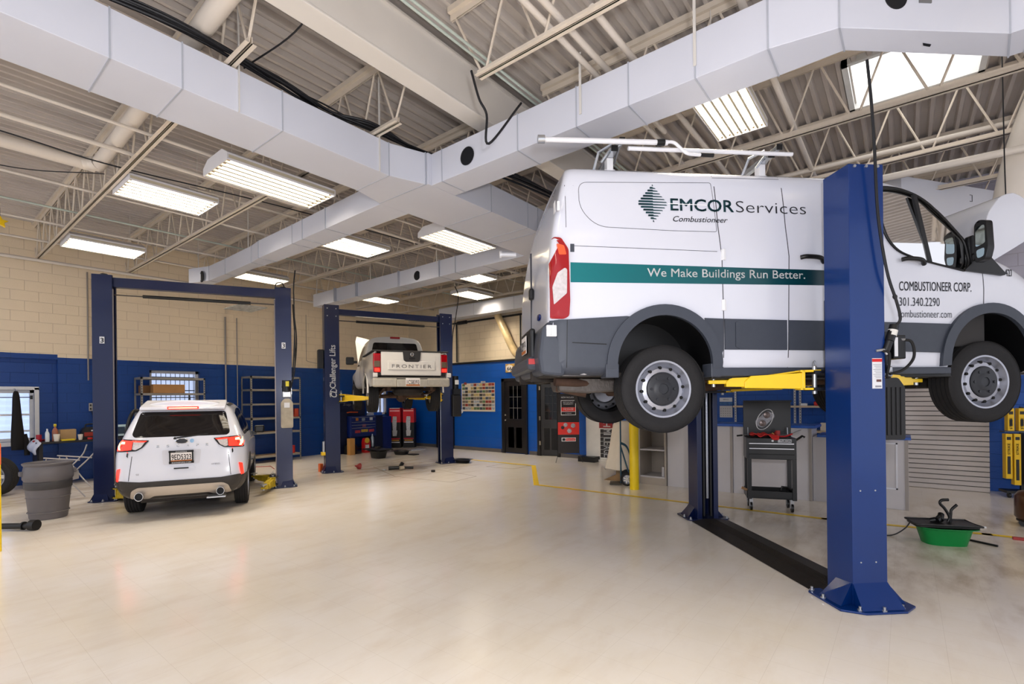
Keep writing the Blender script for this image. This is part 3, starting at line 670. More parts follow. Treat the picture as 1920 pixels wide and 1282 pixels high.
# bay under the open hood
bpy.context.view_layer.update()
cut(body, cs)
Y = Vector((0, 1, 0)); to = lambda u, z: (u, -1.0, z-ZB)
def vp(poly, mat, name, t=.004, parent=van, res=.1, far=False, off=0.):
    if far: return panel(poly, lambda u, z: (u, 3.2, z-ZB), VB, -Y, mat, name, parent, t, off, res)
    return panel(poly, to, VB, Y, mat, name, parent, t, off, res)
# glass
for yy, nm in ((.035, 'door_glass'), (1.965, 'door_glass')):
    g = B(); tr = tessellate_polygon([[Vector((p[0], p[1], 0)) for p in WINr]])
    lean = lambda z: .0 if z < 3.2 else (z-3.2)*.07
    g.mesh([(p[0], (yy+lean(p[1])) if yy < 1 else (yy-lean(p[1])), p[1]-ZB) for p in WINr], tr); g.obj(nm, gl_side, van, norm=False)
B().prism([(a, z-ZB) for a, z in ((2.63, 3.755), (2.62, 3.75), (3.31, 3.0), (3.32, 3.01))], .22, 1.78, 'y').obj('windshield', gl_side, van)
# black surround of the door glass and the divider
def ringp(poly, g):
    c = Vector((sum(p[0] for p in poly)/len(poly), sum(p[1] for p in poly)/len(poly))); return [tuple(c+(Vector(p)-c)*(1+g)) for p in poly]
def ring3(outer, inner, mat, name, t=.006):
    b = B(); n = len(outer); V_ = []
    for p in outer+inner:
        q = cast(VB, Vector((p[0], -1, p[1]-ZB)), Y, t) if 1 else 0; V_.append(q)
    # keep the inner edge on the outer skin plane
    for i in range(n): V_[n+i].y = V_[i].y
    b.mesh(V_, [(i, (i+1) % n, n+(i+1) % n, n+i) for i in range(n)]); o = b.obj(name, mat, van, smooth=True)
    md = o.modifiers.new('thick', 'SOLIDIFY'); md.thickness = .02; md.offset = 0; return o
ring3(ringp(WINr, .035), ringp(WINr, -.015), blkp, 'window_frame')
vp([(2.485, 3.72), (2.525, 3.72), (2.70, 2.98), (2.66, 2.98)], blkp, 'window_divider', t=.0) if 0 else B().prism([(2.50, 3.655-ZB), (2.54, 3.64-ZB), (2.70, 3.0-ZB), (2.66, 3.0-ZB)], .025, .05, 'y').obj('window_divider', blkp, van)
# cab furniture seen through the glass
cabi = B(); cabi.box((3.0, .1, 2.2-ZB), (3.35, 1.9, 2.92-ZB)); cabi.prism([(2.85, 2.8-ZB), (3.3, 2.86-ZB), (3.3, 2.98-ZB), (2.95, 2.95-ZB)], .12, 1.88, 'y')
cabi.obj('dashboard', seatm, van, bev=.02)
sw = B(); cc = Vector((2.86, .55, 3.02-ZB)); ax = Vector((-.75, 0, .6)).normalized(); e1 = Vector((0, 1, 0)); e2 = ax.cross(e1)
sw.tube([cc+(e1*math.cos(2*PI*k/28)+e2*math.sin(2*PI*k/28))*.19 for k in range(28)], .016, 8, closed=True)
for a in (0, 2.4, 3.9): sw.cyl(cc, cc+(e1*math.cos(a)+e2*math.sin(a))*.19, .014, 6)
sw.cyl(cc-ax*.02, cc-ax*.3, .03, 8); sw.cyl(cc-ax*.02, cc+ax*.02, .06, 14); sw.obj('steering_wheel', M('wheel_leather', (30, 46, 50), .5), van, smooth=True)
for yc in (.5, 1.5):
    s_ = B(); s_.box((2.05, yc-.24, 2.3-ZB), (2.55, yc+.24, 2.75-ZB)); s_.box((1.98, yc-.24, 2.6-ZB), (2.12, yc+.24, 3.25-ZB), (0, -.12, 0)); s_.box((2.0, yc-.13, 3.26-ZB), (2.1, yc+.13, 3.46-ZB)); s_.obj('seat', seatm, van, bev=.04)
B().box((1.93, .05, 2.1-ZB), (1.96, 1.95, 3.74-ZB)).obj('bulkhead', M('bulkhead_grey', (96, 94, 92), .6), van)
# rear and side lamps
tl = [(-1.045, 3.12), (-1.02, 3.165), (-.95, 3.15), (-.885, 3.05), (-.875, 2.6), (-.885, 2.46), (-.93, 2.435), (-1.0, 2.435), (-1.05, 2.44)]
tlo = vp(rpoly(tl, .02, 3), lred, 'tail_lamp', .022)
vp(rpoly([(-.99, 3.10), (-.925, 3.08), (-.905, 3.0), (-.97, 3.0)], .01, 2), lamb, 'amber_lens', .026, tlo)
vp(rpoly([(-.985, 2.84), (-.92, 2.885), (-.90, 2.87), (-.905, 2.66), (-1.02, 2.56), (-1.03, 2.72)], .01, 2), lclr, 'clear_lens', .026, tlo)
vp([(-.865, 3.10), (-.83, 3.10), (-.83, 3.03), (-.865, 3.03)], clad, 'lamp_tab', .006)
# rear lamp wraps onto the back face
X = Vector((1, 0, 0))
# lower cladding
arc = lambda cx, cz, r, a0, a1, n=16: [(cx+r*math.cos(a0+(a1-a0)*k/n), cz+r*math.sin(a0+(a1-a0)*k/n)) for k in range(n+1)]
RA, FA = (-.01, 2.03), (3.30, 2.06)
p = [(-1.06, 2.0), (-1.055, 2.425), (-.9, 2.432), (-.36, 2.465)]+arc(*RA, .53, math.radians(126), PI-.12, 10)+[(-.50, 2.03), (-.445, 2.02), (-.445, 1.935), (-1.0, 1.945)]
vp(p, clad, 'quarter_cladding', .014)
vp([(.37, 2.452), (.545, 2.446), (.545, 2.165), (.50, 2.165), (.52, 2.1)]+arc(*RA, .53, .1, math.radians(44), 8), clad, 'cladding_strip', .012)
vp([(.56, 2.446), (1.165, 2.436), (1.165, 2.16), (.56, 2.165)], clad, 'cladding_strip', .014)
vp([(.66, 2.41), (.70, 2.43), (.70, 2.17), (.66, 2.19)], clad, 'cladding_rib', .022)
vp([(1.185, 2.436), (2.12, 2.424), (2.12, 2.15), (1.185, 2.16)], clad, 'cladding_strip', .014)
vp([(2.14, 2.424), (2.90, 2.41)]+arc(*FA, .52, math.radians(140), math.radians(172), 6)+[(2.80, 2.137), (2.14, 2.15)], clad, 'cladding_strip', .014)
for (cx, cz), r, a0, a1 in ((RA, .445, -.08, PI+.08), (FA, .46, -.1, PI+.1)):
    vp(arc(cx, cz, r+.095, a0, a1, 30)+arc(cx, cz, r-.002, a1, a0, 30), clad, 'wheel_arch_flare', .035, res=.07)
B().prism([(.50, 2.0-ZB), (2.84, 1.995-ZB), (2.84, 1.93-ZB), (.50, 1.92-ZB)], -.02, .1, 'y').obj('rocker_moulding', clad, van, bev=.01)
B().prism([(.42, 1.97-ZB), (2.88, 1.97-ZB), (2.9, 1.90-ZB), (.45, 1.90-ZB)], .03, .3, 'y').obj('sill_underside', blkp, van, bev=.01)
vp([(-.86, 2.232), (-.55, 2.218), (-.55, 2.208), (-.86, 2.224)], blkp, 'cladding_groove', .016)
vp([(-.905, 2.43), (-.90, 2.43), (-.91, 1.95), (-.915, 1.95)], blkp, 'bumper_gap', .016)
# rear bumper, step and plate
bp_ = B(); bp_.prism([(-1.05, 2.43-ZB), (-1.13, 2.36-ZB), (-1.16, 2.1-ZB), (-1.14, 1.95-ZB), (-.92, 1.93-ZB), (-.92, 2.2-ZB)], -.005, 2.005, 'y')
bp_.obj('rear_bumper', clad, van, bev=.035)
B().box((-1.225, .25, 2.0-ZB), (-1.1, 1.70, 2.13-ZB)).obj('bumper_step', clad, van, bev=.04)
rfl = B(); rfl.box((-1.215, .235, 2.055-ZB), (-1.15, .256, 2.105-ZB)); rfl.obj('reflector', M('reflector_red', (190, 40, 40), .25), van)
B().box((-1.19, .32, 2.10-ZB), (-1.135, .95, 2.40-ZB)).obj('plate_recess', blkp, van, bev=.02)
plate(van, (-1.205, .62, 2.26-ZB), .33, .17, 0, '2BP 74')
# rear doors detail
for z in (3.42, 2.33):
    h_ = B(); h_.box((-1.09 + rl(z), -.028, z-.05-ZB), (-1.0, .05, z+.05-ZB)); h_.cyl((-1.06+rl(z), -.03, z-.04-ZB), (-1.06+rl(z), -.03, z+.04-ZB), .014, 8); h_.obj('rear_door_hinge', whitep, van, bev=.008)
rd = B(); rd.box((-1.078, .995, 2.3-ZB), (-1.06, 1.005, 3.3-ZB)); rd.obj('door_gap', seam, van)
B().box((-1.11, .86, 2.78-ZB), (-1.06, .95, 2.9-ZB)).obj('rear_handle', blkp, van, bev=.02)
bd = B(); bd.lathe([(0, 0), (1, 0), (.9, -.012), (0, -.014)], (0, 0, 0), 'x', 24); bd.xf(Matrix.Translation((-1.075, .45, 2.52-ZB)) @ Matrix.Diagonal((1, .075, .032, 1))); bd.obj('oval_badge', M('badge_blue', (20, 40, 110), .2), van, smooth=True)
# seams of the side doors
def line(pts, w=.0035, name='door_gap'):
    for (a, b_) in zip(pts, pts[1:]):
        d_ = Vector((b_[0]-a[0], b_[1]-a[1])).normalized(); n_ = Vector((-d_.y, d_.x))*w
        vp([(a[0]+n_.x, a[1]+n_.y), (b_[0]+n_.x, b_[1]+n_.y), (b_[0]-n_.x, b_[1]-n_.y), (a[0]-n_.x, a[1]-n_.y)], seam, name, .0015, res=.15)
line([(.485, 3.775), (.51, 3.3), (.545, 3.0), (.555, 2.44), (.55, 2.0)]); line([(1.145, 3.79), (1.17, 3.3), (1.20, 3.03), (1.19, 2.44), (1.18, 1.995)])
line([(.485, 3.755), (1.145, 3.765)], .002); line([(3.225, 2.915), (3.235, 2.75), (3.23, 2.575)]); line([(2.13, 3.76), (2.12, 2.0)])
line([(-.90, 3.77), (-.90, 3.25), (-1.02, 3.17)], .002); line([(-.86, 3.085), (.0, 3.07), (.5, 3.06)], .002)
ips = rpoly([(-.78, 3.66), (.46, 3.70), (.50, 3.24), (.1, 3.24), (-.62, 3.26), (-.78, 3.42)], [.08, .02, .02, .05, .35, .25], 6)
line(ips[:-1]+[ips[0]], .0018, 'pressed_panel_edge')
line([(-.6, 3.80), (1.7, 3.81)], .002, 'roof_seam')
for z in (3.03, 2.57):
    q = B(); q.box((.535, -.016, z-.05-ZB), (.575, .01, z+.05-ZB)); q.cyl((.552, -.018, z-.05-ZB), (.552, -.018, z+.05-ZB), .011, 8); q.obj('side_door_hinge', whitep, van, bev=.004)
for u0 in (1.30, 2.33):
    hd = B(); hd.tube(bez([(u0, -.02, 3.015-ZB), (u0+.05, -.045, 3.02-ZB), (u0+.18, -.045, 3.01-ZB), (u0+.235, -.018, 2.975-ZB)], 5), .02, 10); hd.obj('door_handle', blkp, van, smooth=True)
B().lathe([(0, -.014), (.016, -.014), (.024, -.006), (.024, .004)], (2.27, 0, 2.665-ZB), 'y', 18).obj('lock_cap', blkp, van)
# mirror and its black corner panel
mir = B(); mir.prism(rpoly([(-.05, 3.35-ZB), (-.09, 3.385-ZB), (-.16, 3.36-ZB), (-.175, 3.1-ZB), (-.15, 3.0-ZB), (-.06, 2.98-ZB), (-.045, 3.08-ZB)], .025, 3), 3.06, 3.13, 'x')
mo = mir.obj('wing_mirror', blkp, van, bev=.015, smooth=True)
B().prism(rpoly([(-.065, 3.32-ZB), (-.148, 3.325-ZB), (-.153, 3.15-ZB), (-.065, 3.13-ZB)], .02, 2), 3.057, 3.063, 'x').obj('mirror_glass', M('mirror_glass', (150, 165, 170), .03, 1, 0), mo)
B().prism(rpoly([(-.07, 3.10-ZB), (-.148, 3.11-ZB), (-.14, 3.03-ZB), (-.08, 3.02-ZB)], .02, 2), 3.057, 3.063, 'x').obj('mirror_glass', MATS['mirror_glass'], mo)
B().box((3.08, -.07, 3.02-ZB), (3.15, .05, 3.09-ZB)).obj('mirror_arm', blkp, mo, bev=.015)
B().prism(rpoly([(3.05, 3.25-ZB), (3.10, 3.27-ZB), (3.22, 3.13-ZB), (3.45, 2.905-ZB), (3.44, 2.885-ZB), (3.0, 2.925-ZB), (3.08, 3.0-ZB)], .01, 2), -.012, .03, 'y').obj('corner_panel', blkp, van, bev=.004)
# graphics
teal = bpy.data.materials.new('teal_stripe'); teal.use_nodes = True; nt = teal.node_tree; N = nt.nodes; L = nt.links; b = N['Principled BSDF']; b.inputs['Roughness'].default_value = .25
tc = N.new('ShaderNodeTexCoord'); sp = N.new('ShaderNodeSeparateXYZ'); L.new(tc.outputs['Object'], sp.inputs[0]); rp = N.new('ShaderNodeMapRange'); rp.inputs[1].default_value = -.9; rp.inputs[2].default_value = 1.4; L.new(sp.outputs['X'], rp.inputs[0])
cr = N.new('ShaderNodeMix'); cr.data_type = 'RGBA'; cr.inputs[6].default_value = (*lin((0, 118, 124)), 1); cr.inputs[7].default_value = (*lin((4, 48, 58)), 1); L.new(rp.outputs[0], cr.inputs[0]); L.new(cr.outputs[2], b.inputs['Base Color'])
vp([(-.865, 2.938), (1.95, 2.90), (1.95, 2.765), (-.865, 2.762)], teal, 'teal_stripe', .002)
def vtext(s, u, z, w, h, mat, bold=0, shear=0, name='lettering', off=.0042, spacing=1.): return sign_text(s, (u, -1, z-ZB), (1, 0, 0), (0, 0, 1), mat, van, w, h, bold, shear, name, spacing, VB, Y, off)
lt = M('lettering_white', (245, 245, 245), .4, 0, 0); ldk = M('lettering_teal_black', (6, 58, 66), .4, 0, 0); lbk = M('lettering_black', (34, 36, 44), .4, 0, 0)
vtext('We Make Buildings Run Better.', -.165, 2.822, 1.52, .078, lt, .012, name='slogan_lettering')
vtext('EMCOR', .065, 3.425, .60, .115, ldk, .028, name='brand_lettering')
vtext('Services', .69, 3.425, .69, .115, lbk, -.012, name='brand_lettering')
vtext('Combustioneer', .085, 3.325, .52, .052, lbk, .004, .3, name='brand_lettering')
vtext('COMBUSTIONEER CORP.', 2.315, 2.725, .78, .092, lbk, .006, name='contact_lettering')
vtext('301.340.2290', 2.315, 2.58, .43, .085, lbk, -.002, name='contact_lettering')
vtext('combustioneer.com', 2.30, 2.47, .575, .075, lbk, -.006, name='contact_lettering')
vtext('427', 3.485, 2.885, .10, .075, lbk, .03, .12, name='fleet_number')
b = B()
for i in range(14):  # striped diamond emblem
    z = 3.315+i*.0255; k = abs(z-3.48)/.175
    if k > 1: k = .98
    a0, a1 = -.245+.15*k, -.095+.14*(1-k)
    b.mesh([cast(VB, Vector((a0+.012*(1 if z < 3.48 else -1)*0, -1, z-ZB)), Y, .004), cast(VB, Vector((a1, -1, z-ZB)), Y, .004), cast(VB, Vector((a1-.01, -1, z-ZB+.008)), Y, .004), cast(VB, Vector((a0, -1, z-ZB+.014)), Y, .004)], [(0, 1, 2, 3)])
    b.mesh([cast(VB, Vector((a0+.0, -1, z-ZB)), Y, .004), cast(VB, Vector(((a0+a1)/2, -1, z-ZB)), Y, .004), cast(VB, Vector(((a0+a1)/2, -1, z-ZB+.017)), Y, .004), cast(VB, Vector((a0+.004, -1, z-ZB+.017)), Y, .004)], [(0, 1, 2, 3)])
b.obj('diamond_emblem', ldk, van, norm=False)
b = B(); b.mesh([cast(VB, Vector((u, -1, z-ZB)), Y, .0048) for u, z in ((.04, 3.484), (.41, 3.480), (.41, 3.487), (.04, 3.491))], [(0, 1, 2, 3)]); b.obj('emblem_line', lt, van, norm=False)
# wheels
for (u, z, s_) in ((.0, 1.812, 0), (3.29, 1.852, 0)):
    wheel(van, (u, .165, z-ZB), .402, .25, -1, .262, 'steel'); wheel(van, (u, 1.835, z-ZB), .402, .25, 1, .262, 'steel')
# chassis
ch = B()
for y in (.55, 1.45): ch.box((-1.15, y-.05, 1.90-ZB), (4.0, y+.05, 2.0-ZB))
for u in (-.95, -.4, .6, 1.6, 2.6): ch.box((u-.04, .5, 1.9-ZB), (u+.04, 1.5, 1.97-ZB))
ch.box((-1.1, .12, 1.93-ZB), (4.0, 1.88, 1.97-ZB)); ch.obj('chassis_frame', under, van, bev=.01)
ax_ = B(); ax_.cyl((0, .3, 1.80-ZB), (0, 1.7, 1.80-ZB), .05, 14); ax_.lathe([(0, -.16), (.1, -.12), (.15, 0), (.1, .12), (0, .16)], (0, 1.0, 1.8-ZB), 'x', 20)
for y in (.3, 1.7): ax_.tube(bez([(-.7, y+.12*(1-y), 1.93-ZB), (-.3, y+.12*(1-y), 1.85-ZB), (0, y+.12*(1-y), 1.83-ZB), (.35, y+.12*(1-y), 1.86-ZB), (.75, y+.12*(1-y), 1.93-ZB)], 5), .025, 8); ax_.cyl((.05, y, 1.8-ZB), (-.1, y+.1*(1-y), 2.1-ZB), .03, 8)
ax_.cyl((0, 1.0, 1.8-ZB), (2.4, 1.0, 1.9-ZB), .04, 10); ax_.obj('rear_axle', rust, van, smooth=True)
ex = B(); ex.tube(bez([(-.62, .42, 1.80-ZB), (-.9, .5, 1.86-ZB)], 3), .06, 12); ex.tube(bez([(-.95, .35, 1.90-ZB), (-.6, .4, 1.87-ZB), (-.35, .55, 1.82-ZB), (.1, .6, 1.84-ZB), (.6, .7, 1.86-ZB), (1.8, .8, 1.86-ZB)], 6), .045, 12)
ex.obj('exhaust', rust, van, smooth=True)
sh = B(); sh.prism([(-.93, 1.93-ZB), (-.90, 1.80-ZB), (-.62, 1.78-ZB), (-.3, 1.80-ZB), (-.2, 1.92-ZB)], .35, .75, 'y'); sh.obj('heat_shield', M('heat_shield', (98, 92, 88), .55, .5, .2, 9, bump=.5, bscale=30), van, bev=.03)
fa = B(); fa.cyl((3.29, .3, 1.85-ZB), (3.29, 1.7, 1.85-ZB), .05, 12); fa.box((3.0, .5, 1.8-ZB), (3.6, 1.5, 1.93-ZB)); fa.obj('front_axle', under, van, bev=.02)
# roof ladder racks
rk = M('rack_white', (232, 232, 236), .3, .1, .03); ral = M('rack_aluminium', (190, 194, 200), .25, .8, .03)
for i, u in enumerate((-.46, 1.02)):
    r = B()
    for y in (.15, 1.85): r.box((u-.03, y-.04, 3.80-ZB), (u+.03, y+.04, 3.93-ZB)); r.box((u-.05, y-.03, 3.8-ZB), (u+.05, y+.03, 3.83-ZB))
    rr_o = r.obj('rack_foot', rk, van, bev=.004)
    r = B(); r.box((u-.025, -.02, 3.93-ZB), (u+.025, 2.02, 3.97-ZB)); r.box((u+.04, -.05, 3.99-ZB), (u+.08, 1.9, 4.03-ZB)); r.obj('rack_crossbar', ral, van, bev=.003)
    r = B(); r.box((u-.03, -.03, 3.925-ZB), (u+.03, -.02, 3.975-ZB)); r.box((u+.035, -.06, 3.985-ZB), (u+.085, -.05, 4.035-ZB)); r.obj('bar_end_cap', blkp, van)
    r = B(); r.tube([(u-.1, .06, 3.86-ZB), (u-.02, .04, 3.97-ZB), (u+.06, .0, 4.0-ZB), (u+.1, .3, 3.97-ZB)], .012, 8); r.tube([(u-.12, .3, 3.83-ZB), (u-.08, .2, 4.02-ZB), (u+.02, .1, 4.05-ZB)], .014, 8); r.obj('rack_linkage', ral, van)
rb = B(); rb.tube([(-1.12, -.09, 3.965-ZB), (.0, -.09, 3.985-ZB)], .022, 12); rb.obj('ladder_rail', rk, van, smooth=True)
rb = B(); rb.tube([(-.35, -.06, 3.935-ZB), (1.2, -.06, 3.945-ZB)], .018, 12); rb.obj('ladder_rail', rk, van, smooth=True)
rb = B(); rb.tube(bez([(-.02, -.1, 3.985-ZB), (.06, -.1, 3.98-ZB), (.16, -.1, 3.90-ZB), (.24, -.1, 3.885-ZB), (.34, -.1, 3.885-ZB)], 6), .014, 10); rb.obj('handle_rod', rk, van, smooth=True)
rb = B(); rb.cyl((.30, -.1, 3.885-ZB), (.42, -.1, 3.885-ZB), .018, 10); rb.cyl((-.10, -.09, 3.98-ZB), (-.03, -.09, 3.985-ZB), .03, 12); rb.obj('handle_grip', blkp, van, smooth=True)
rb = B(); rb.cyl((-1.16, -.09, 3.965-ZB), (-1.10, -.09, 3.967-ZB), .034, 12); rb.obj('rail_end', ral, van, smooth=True)
rb = B(); rb.cyl((-1.12, 1.95, 3.56-ZB), (-1.3, 1.95, 3.56-ZB), .03, 12); rb.cyl((-1.3, 1.95, 3.56-ZB), (-1.33, 1.95, 3.56-ZB), .045, 12); rb.obj('rail_end', rk, van, smooth=True)
# hood standing open
P = rpoly([(3.44, 3.03), (3.40, 3.25), (3.46, 3.55), (3.60, 3.73), (3.76, 3.78), (3.92, 3.70), (4.02, 3.50), (4.03, 3.36), (3.75, 3.20)], .07, 3)
hd_ = B(); hd_.prism([(a, z-ZB) for a, z in P], .16, 1.84, 'y'); ho = hd_.obj('hood', wpaint, van, bev=.05, smooth=True)
B().cyl((3.62, 1.6, 3.2-ZB), (3.75, 1.7, 2.88-ZB), .008, 8).obj('hood_strut', blkp, van)
for (u0, u1) in ((-.56, -.44), (.42, .52)): B().box((u0, -.02, 1.915-ZB), (u1, .15, 2.04-ZB)).obj('cladding_foot', clad, van, bev=.008)
# ------------------------------------------------------------------ two-post lifts
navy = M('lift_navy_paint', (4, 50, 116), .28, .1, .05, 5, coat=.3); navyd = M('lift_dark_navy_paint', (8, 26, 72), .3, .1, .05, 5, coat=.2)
yel = M('lift_yellow_paint', (246, 205, 10), .3, 0, .05, 6, coat=.3); yeld = M('worn_yellow_paint', (196, 170, 30), .5, 0, .35, 14)
zinc = M('zinc_bolt', (190, 192, 196), .35, .8, .05); rubb = M('black_rubber', (24, 23, 24), .7, 0, .1, 20)
def column(t, x, f, H, sx, sy, mat, flare=.17, hgt=.19):
    """f=+1: open side faces +x"""
    a, b_, w = sx/2, sy/2, .012
    P = [(-a, -b_), (a, -b_), (a, -b_*.55), (a-w, -b_*.55), (a-w, -b_+w), (-a+w, -b_+w), (-a+w, b_-w), (a-w, b_-w), (a-w, b_*.55), (a, b_*.55), (a, b_), (-a, b_)]
    P = [(x+f*p, q) for p, q in P]
    c = B().prism(P, .015, H, 'z').obj('post', mat, t, bev=.004)
    g = B(); X0, X1 = -a-flare, a+.06; ch = .09
    g.prism([(x+f*p, q) for p, q in [(X0, -b_-.02), (X0+ch, -b_-flare), (X1-.05, -b_-flare), (X1, -b_-flare+.05), (X1, b_+flare-.05), (X1-.05, b_+flare), (X0+ch, b_+flare), (X0, b_+.02)]], .002, .018, 'z')
    bp = g.obj('base_plate', mat, t, bev=.003)
    s_ = B()  # flared skirt on the three closed sides
    xb = x-f*a; xo = x-f*(a+flare-.03)
    s_.mesh([(xb, -b_, hgt), (xb, b_, hgt), (xo, b_+.03, .02), (xo, -b_-.03, .02), (xb, -b_, .02), (xb, b_, .02)], [(0, 1, 2, 3), (0, 3, 4), (1, 5, 2)])
    for sgn in (-1, 1):
        y0 = sgn*b_; y1 = sgn*(b_+flare-.04)
        s_.mesh([(x-f*a*.9, y0, hgt), (x+f*a*.3, y0, hgt*.9), (x+f*a*.5, y1, .02), (x-f*a*1.2, y1, .02), (x-f*a*.9, y0, .02), (x+f*a*.3, y0, .02)], [(0, 1, 2, 3), (0, 3, 4), (1, 5, 2)])
    s_.obj('gusset', mat, bp)
    for i, (p, q) in enumerate([(X0+.03, 0), (X0+.06, b_+.03), (X0+.06, -b_-.03), (0, b_+flare-.02), (0, -b_-flare+.02), (X1-.04, b_+flare-.04), (X1-.04, -b_-flare+.04)]):
        q_ = B(); q_.cyl((x+f*p, q, .018), (x+f*p, q, .026), .02, 12); q_.cyl((x+f*p, q, .026), (x+f*p, q, .05), .011, 6); q_.obj('anchor_bolt', zinc, bp)
    return c, bp
def carriage(t, x, f, z, sy, name='carriage', h=.75):
    b = B(); b.box((x-f*.10, -sy*.36, z-.05), (x+f*.16, sy*.36, z+h)) ; c = b.obj(name, M('carriage_black', (20, 22, 32), .4), t, bev=.01)
    b = B(); b.box((x+f*.12, -.22, z-.06), (x+f*.28, .22, z-.03)); b.box((x+f*.12, -.22, z+.09), (x+f*.28, .22, z+.12)); b.obj('arm_yoke', M('carriage_black', (0, 0, 0)), c, bev=.004); return c
def arm(t, p0, p1, z, mat, pad=True, fold=1.):
    a, b_ = Vector((*p0, z)), Vector((*p1, z)); d = (b_-a); Ln = d.length; ang = math.atan2(d.y, d.x)
    def seg(x0, x1, w, h, z0, taper=None):
        q = B(); q.box((x0, -w/2, z0-h/2), (x1, w/2, z0+h/2)); return q
    Mx = Matrix.Translation(a) @ Matrix.Rotation(ang, 4, 'Z')
    s = B(); s.prism([(.10, -.085), (.10, .085), (Ln*.62, .055), (Ln*.62+.08, .03), (Ln*.62+.08, -.03), (Ln*.62, -.055)] if 0 else [(.10, .07), (Ln*.64, .05), (Ln*.70, .0), (Ln*.70, -.06), (.10, -.075)], -.06, .06, 'y')
    o = s.xf(Mx).obj('lift_arm', mat, t, bev=.006)
    s = B(); s.prism([(Ln*.45, .045), (Ln*.84, .035), (Ln*.88, .0), (Ln*.88, -.045), (Ln*.45, -.055)], -.045, .045, 'y'); s.xf(Mx).obj('inner_arm', mat, o, bev=.005)
    s = B(); s.box((Ln*.75, -.035, -.018), (Ln+.05, .035, .018)); s.xf(Mx).obj('arm_tip', mat, o, bev=.006)
    s = B(); s.box((-.03, -.07, .075), (.14, .07, .095)); s.box((-.03, -.07, -.085), (.14, .07, -.065)); s.box((.10, -.07, -.085), (.125, .07, .095))
    s.prism([(.12, .095), (.12, .08), (.40, .045), (.42, .055)], -.012, .012, 'y'); s.xf(Mx).obj('arm_fork', mat, o, bev=.004)
    s = B(); s.cyl((0, 0, -.12), (0, 0, .13), .02, 12); s.tube([(0, .03*math.cos(k*PI/6), .15+.03*math.sin(k*PI/6)) for k in range(12)], .004, 6, closed=True); s.xf(Mx).obj('pivot_pin', zinc, o, smooth=True)
    if pad:
        s = B(); s.cyl((Ln, 0, -.045), (Ln, 0, .05), .018, 12); s.lathe([(.03, .045), (.06, .05), (.065, .07), (.0, .07)], (Ln, 0, 0), 'z', 20); s.xf(Mx).obj('lift_pad', zinc, o, smooth=True)
    return o
Mc = (2.8275, 5.6525); Lp = wf(*Mc); La = .673+PI/2+.068
vl = thing('vehicle_lift', 'blue two-post lift without top beam carrying the white service van', 'vehicle lift', (Lp[0], Lp[1], 0), La)
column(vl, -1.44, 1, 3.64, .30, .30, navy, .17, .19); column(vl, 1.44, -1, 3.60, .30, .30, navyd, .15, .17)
carriage(vl, -1.38, 1, 1.84, .30); carriage(vl, 1.38, -1, 1.84, .30)
arm(vl, (-1.18, .17), (-.964, 1.008), 1.872, yel); arm(vl, (-1.18, -.17), (-.848, -1.115), 1.872, yel)
arm(vl, (1.18, .17), (.75, 1.1), 1.872, yel); arm(vl, (1.18, -.17), (.8, -1.15), 1.872, yel)
for y in (-.05, .05): B().box((1.30, y-.012, .05), (1.32, y+.012, 3.5)).obj('slide_rail', blk, vl)
B().cyl((1.31, 0, .3), (1.31, 0, 1.8), .022, 10).obj('lift_cylinder', M('cylinder_steel', (150, 152, 160), .2, .9), vl, smooth=True)
for x_, y_ in ((-1.592, .10), (-1.592, 0), (-1.592, -.1)): B().cyl((x_+.004, y_, 3.62), (x_-.008, y_, 3.62), .012, 8).obj('cover_bolt', zinc, vl)
for z_ in (.95, .36):
    for y_ in (-.05, .08): B().cyl((-1.588, y_, z_), (-1.594, y_, z_), .007, 8).obj('side_bolt', zinc, vl)
w_ = M('label_white', (225, 226, 230), .5, 0, .02)
lb = B().box((-1.593, -.12, 1.79), (-1.5905, -.035, 2.04)).obj('warning_label', w_, vl)
B().box((-1.5945, -.12, 2.01), (-1.592, -.035, 2.035)).obj('label_header', M('label_red', (210, 30, 34), .5), lb)
b = B()
for k in range(9): b.box((-1.5942, -.112, 1.985-k*.0135), (-1.592, -.043-.01*(k % 3), 1.989-k*.0135))
b.box((-1.5942, -.112, 1.80), (-1.592, -.06, 1.815)); b.obj('label_print', M('label_grey', (150, 150, 158), .5), lb)
B().box((-1.5942, -.112, 1.845), (-1.592, -.07, 1.865)).obj('label_mark', M('label_brown', (104, 70, 66), .5), lb)
# power unit on the near post
pu = B(); pu.cyl((-1.44, -.235, 2.0), (-1.44, -.235, 2.27), .062, 20); pu.lathe([(.066, 2.02), (.07, 2.03), (.07, 2.06), (.066, 2.07)], (-1.44, -.235, 0), 'z', 20); pu.obj('power_unit', blkp, vl, smooth=True)
tk = B(); tk.prism(rpoly([(-.17, 1.36), (-.17, 1.88), (-.30, 1.88), (-.36, 1.80), (-.36, 1.36)], .02, 3), -1.55, -1.33, 'x')
for k in range(4): tk.box((-1.557, -.33+k*.04, 1.40), (-1.545, -.315+k*.04, 1.80))
tk.obj('oil_tank', blk, vl, bev=.008)
B().box((-1.52, -.40, 2.04), (-1.36, -.29, 2.24)).obj('motor_box', blkp, vl, bev=.008)
B().box((-1.523, -.325, 2.06), (-1.5195, -.295, 2.22)).obj('motor_label', w_, vl)
pbk = B(); pbk.box((-1.50, -.30, 1.89), (-1.38, -.17, 1.98)); pbk.obj('valve_block', zinc, vl, bev=.01)
